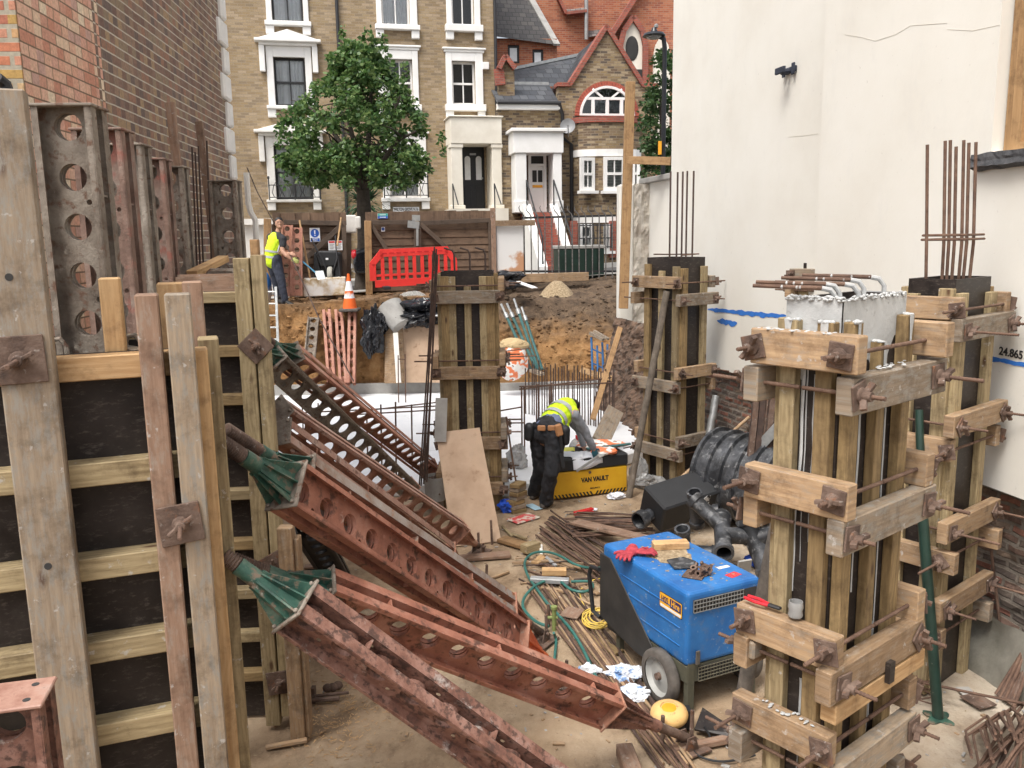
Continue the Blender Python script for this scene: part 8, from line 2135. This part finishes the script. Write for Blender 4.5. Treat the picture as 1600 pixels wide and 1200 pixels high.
mb = MB(); mb.tube([gp, gt], .037, 12); mb.lathe([(.037, -.03), (.046, -.03), (.046, .03), (.037, .03)], gt, (gt-gp), 12); mb.build('outer_tube', 'dark_green', gpt)
mb = MB(); mb.tube([gt, g2], .028, 10); mb.tube([gt+V((-.09, -.04, -.06)), gt+V((-.06, -.05, .02)), gt+V((0, -.05, .01))], .009, 6); mb.build('inner_tube', 'dark_green', gpt)
mb = MB(); pts = []
for k in range(32):
    a = 2*math.pi*k/32; rr = .085+.03*math.cos(4*a); pts.append(gp+V((rr*math.cos(a+.6), rr*math.sin(a+.6), .004)))
mb.prism(pts, Z_*.012); mb.build('foot_plate', 'green_steel', gpt, bevel=.002)
# right hand corner: bars, cages and scrap
pole('leaning_bar', (1541, 795), 6.5, (1571, 1050), 6.25, .012, 'rebar', 'single pale rusty bar leaning by the right column form', 'steel bar')
rk = random.Random(77)
for k in range(9):
    a = P(1625+rk.uniform(-8, 10), 960+rk.uniform(-10, 40), 5.9); b = G(1556+k*3.5, 1085+k*2.5, .03); mb = MB(); mb.tube([b, b.lerp(a, 1.3)], .013, 7); mb.build('propped_bar', 'rust' if k % 2 else 'rebar', None, 'rusty bar in the bundle propped against the right edge of the photo', 'steel bar', 'bars propped at the right edge')
for k in range(20):
    x0 = 1480+rk.uniform(0, 60); mb = MB(); a = G(x0+k*3, 1235+rk.uniform(-10, 15), .05+.12*rk.random()); b = G(1600+rk.uniform(-12, 40), 1085+rk.uniform(0, 50)+k*1.5, .12+.25*rk.random())
    mb.tube([a, a.lerp(b, .5)+V((0, 0, .04)), b.lerp(a, -.2)], .010, 6); mb.build('curved_bar', rk.choice(('rebar', 'rebar', 'rebar_dark', 'rebar')), None, 'rusty bar in the tangled pile in the bottom right corner', 'rebar', 'rebars piled in the bottom right corner')
for k in range(9):
    px, py = 1505+k*7+rk.uniform(-4, 4), 1150-k*3+rk.uniform(-6, 6); o = G(px, py, .1); s = .17+.05*rk.random(); mb = MB()
    d1_ = V((.75, .3, .25)).normalized(); d2_ = V((-.45, -.9, .35*(1+rk.uniform(-.3, .3)))).normalized()
    ps = [o+d2_*.75, o, o+d1_*s, o+d1_*s+d2_*.7]; q = []
    for i, p in enumerate(ps):
        if i in (1, 2):
            q += [p.lerp(ps[i-1], .07), p.lerp(ps[i-1], .02).lerp(p.lerp(ps[i+1], .02), .5), p.lerp(ps[i+1], .07)]
        else: q.append(p)
    mb.tube(q, .009, 6); mb.build('bent_stirrup', 'rebar', None, 'bent U-shaped rusty stirrup in the bottom right pile', 'stirrup', 'bent stirrups in the bottom right pile')
pole('rusty_rod', (1438, 1066), 5.75, (1612, 1102), 5.35, .010, 'rebar', 'long rusty rod lying on the floor behind the green prop foot', 'steel rod')
plank('rusty square steel plate on the pale floor right of the green prop', (1512, 1085), (1545, 1105), .16, .012, 'rust', .03, name='steel_plate', cat='plate')
plank('pale tile fragment beside the rusty steel plate', (1503, 1074), (1515, 1086), .1, .015, 'paving', .02, name='tile_fragment', cat='tile')
for k in range(9):
    o = G(1400+rk.uniform(-14, 40), 1065+rk.uniform(-14, 18), .05+.1*rk.random()); mb = MB(); n = V((rk.uniform(-.5, .5), rk.uniform(-.5, .5), 1)).normalized(); u = n.orthogonal().normalized(); v_ = n.cross(u)
    mb.tube([o+u*.15*math.cos(t*.42)+v_*.12*math.sin(t*.42)*(1+.03*t) for t in range(16)], .006, 5); mb.build('wire_coil', 'rebar', None, 'rusty wire loop in the coil behind the near column form', 'wire', 'rusty wire loops behind the near column')
# bars and channels stacked against the footing between the columns
for k in range(10):
    px = 1170+k*6+rk.uniform(-3, 3); a, b = P(px+10, 560+rk.uniform(0, 35), 9.35), P(px-6, 730, 9.25); mb = MB()
    if k % 2: mb.beam(a, b, .06, .04, (0, -1, 0))
    else: mb.tube([a, b], .012, 6)
    mb.build('stacked_bar', 'rust' if k % 3 else 'rebar_dark', None, 'rusty bar stacked upright against the footing behind the near column form', 'steel bar', 'rusty bars stacked against the footing')
mb = MB(); mb.beam(P(1222, 660, 9.2), P(1180, 705, 9.3), .11, .04, (0, -1, .5)); mb.build('metal_channel', 'galv', None, 'galvanised channel slanting behind the black ribbed chamber', 'channel', bevel=.004)
# dark slotted channel lying behind the props on the left
a, b = P(486, 832, 6.6), G(533, 912, .03); mb, *_ = soldier_beam(a, b, (1, .3, .2)); mb.build('slotted_channel', 'black_iron', None, 'dark slotted steel channel leaning down behind the near props', 'channel')
sc = thing('ratchet_clamp', 'rusty clamp and rods lying on the floor right of the upright strut', 'clamp', tuple(G(515, 1085)))
mb = MB(); mb.tube([G(485, 1088, .05), G(545, 1082, .05)], .012, 7); mb.tube([G(485, 1094, .03), G(530, 1091, .03)], .018, 7); mb.box(G(490, 1085, .06), (.03, .05, .12)); mb.build('rod', 'rust', sc)
for k, (px, py) in enumerate(((512, 1075), (528, 1071), (520, 1074))): mb = MB(); mb.ell(G(px, py, .06), (.04, .03, .035), n=10, m=6); mb.build('knuckle', 'rust', sc)
# on the near column: pliers and a plastic cup
yc = tg
def fcw(x, y, z): return TM[fc.name] @ V((x, y, z))
pl_ = thing('pliers', 'red-handled pliers lying on the timber of the near column form', 'pliers', tuple(fcw(-.353, .15, 1.72)))
zt = 1.64+.155/2+.018
mb = MB()
for s in (-1, 1): mb.tube([fcw(-.353+s*.014, .23, zt), fcw(-.353+s*.02, .17, zt), fcw(-.353+s*.006, .11, zt)], .008, 8)
mb.build('handle', 'lamp_red', pl_)
mb = MB(); mb.beam(fcw(-.353, .115, zt), fcw(-.348, .05, zt), .024, .014); mb.build('jaws', 'black_iron', pl_, bevel=.004)
q = fcw(-.342, -.02, 1.64+.155/2+.006); mb = MB(); mb.lathe([(.0, .0), (.03, .0), (.033, .01), (.029, .03), (.034, .045), (.03, .07), (.028, .07), (.03, .045), (.027, .03), (.03, .01), (0, .006)], q, Z_, 24); cup = mb.build('plastic_cup', 'clear_plastic', None, 'cloudy plastic cup standing on the timber of the near column form', 'cup')
# crumbs, wood chips and small stones over the floor: nobody could count them
rk = random.Random(123)
mb = MB()
for _ in range(2600):
    x = rk.uniform(-2.4, 4.2); y = rk.uniform(4.2, 11.5)
    c = .5+.5*fbm((x, y, 5), .9)
    if rk.random() > c*1.2: continue
    s = rk.uniform(.004, .014)*(1.8 if rk.random() < .1 else 1); z = 0.02*fbm((x+9, y+5, 0), 1.3)
    mb.box((x, y, z+.004), (s*rk.uniform(1, 4), s*rk.uniform(.6, 1.6), s*.6), (V((math.cos(x*91), math.sin(x*91), 0)), V((-math.sin(x*91), math.cos(x*91), 0)), Z_), rk.choice((0, 0, 1, 2, 2)))
mb.build('floor_crumbs', ['waling', 'gravel', 'concrete'], None, 'crumbs of wood, brick and mortar scattered over the pit floor', 'crumbs', kind='stuff')
mb = MB()
for _ in range(500):
    px, py = rk.gauss(520, 45), rk.gauss(1120, 40); p = G(px, py, .006)
    if p.x < -1.6: continue
    a = rk.uniform(0, 3.14); mb.box(p, (rk.uniform(.01, .04), .004, .003), (V((math.cos(a), math.sin(a), 0)), V((-math.sin(a), math.cos(a), 0)), Z_))
mb.build('wood_shavings', 'pine', None, 'pale wood shavings scattered round the foot of the upright strut', 'shavings', kind='stuff')
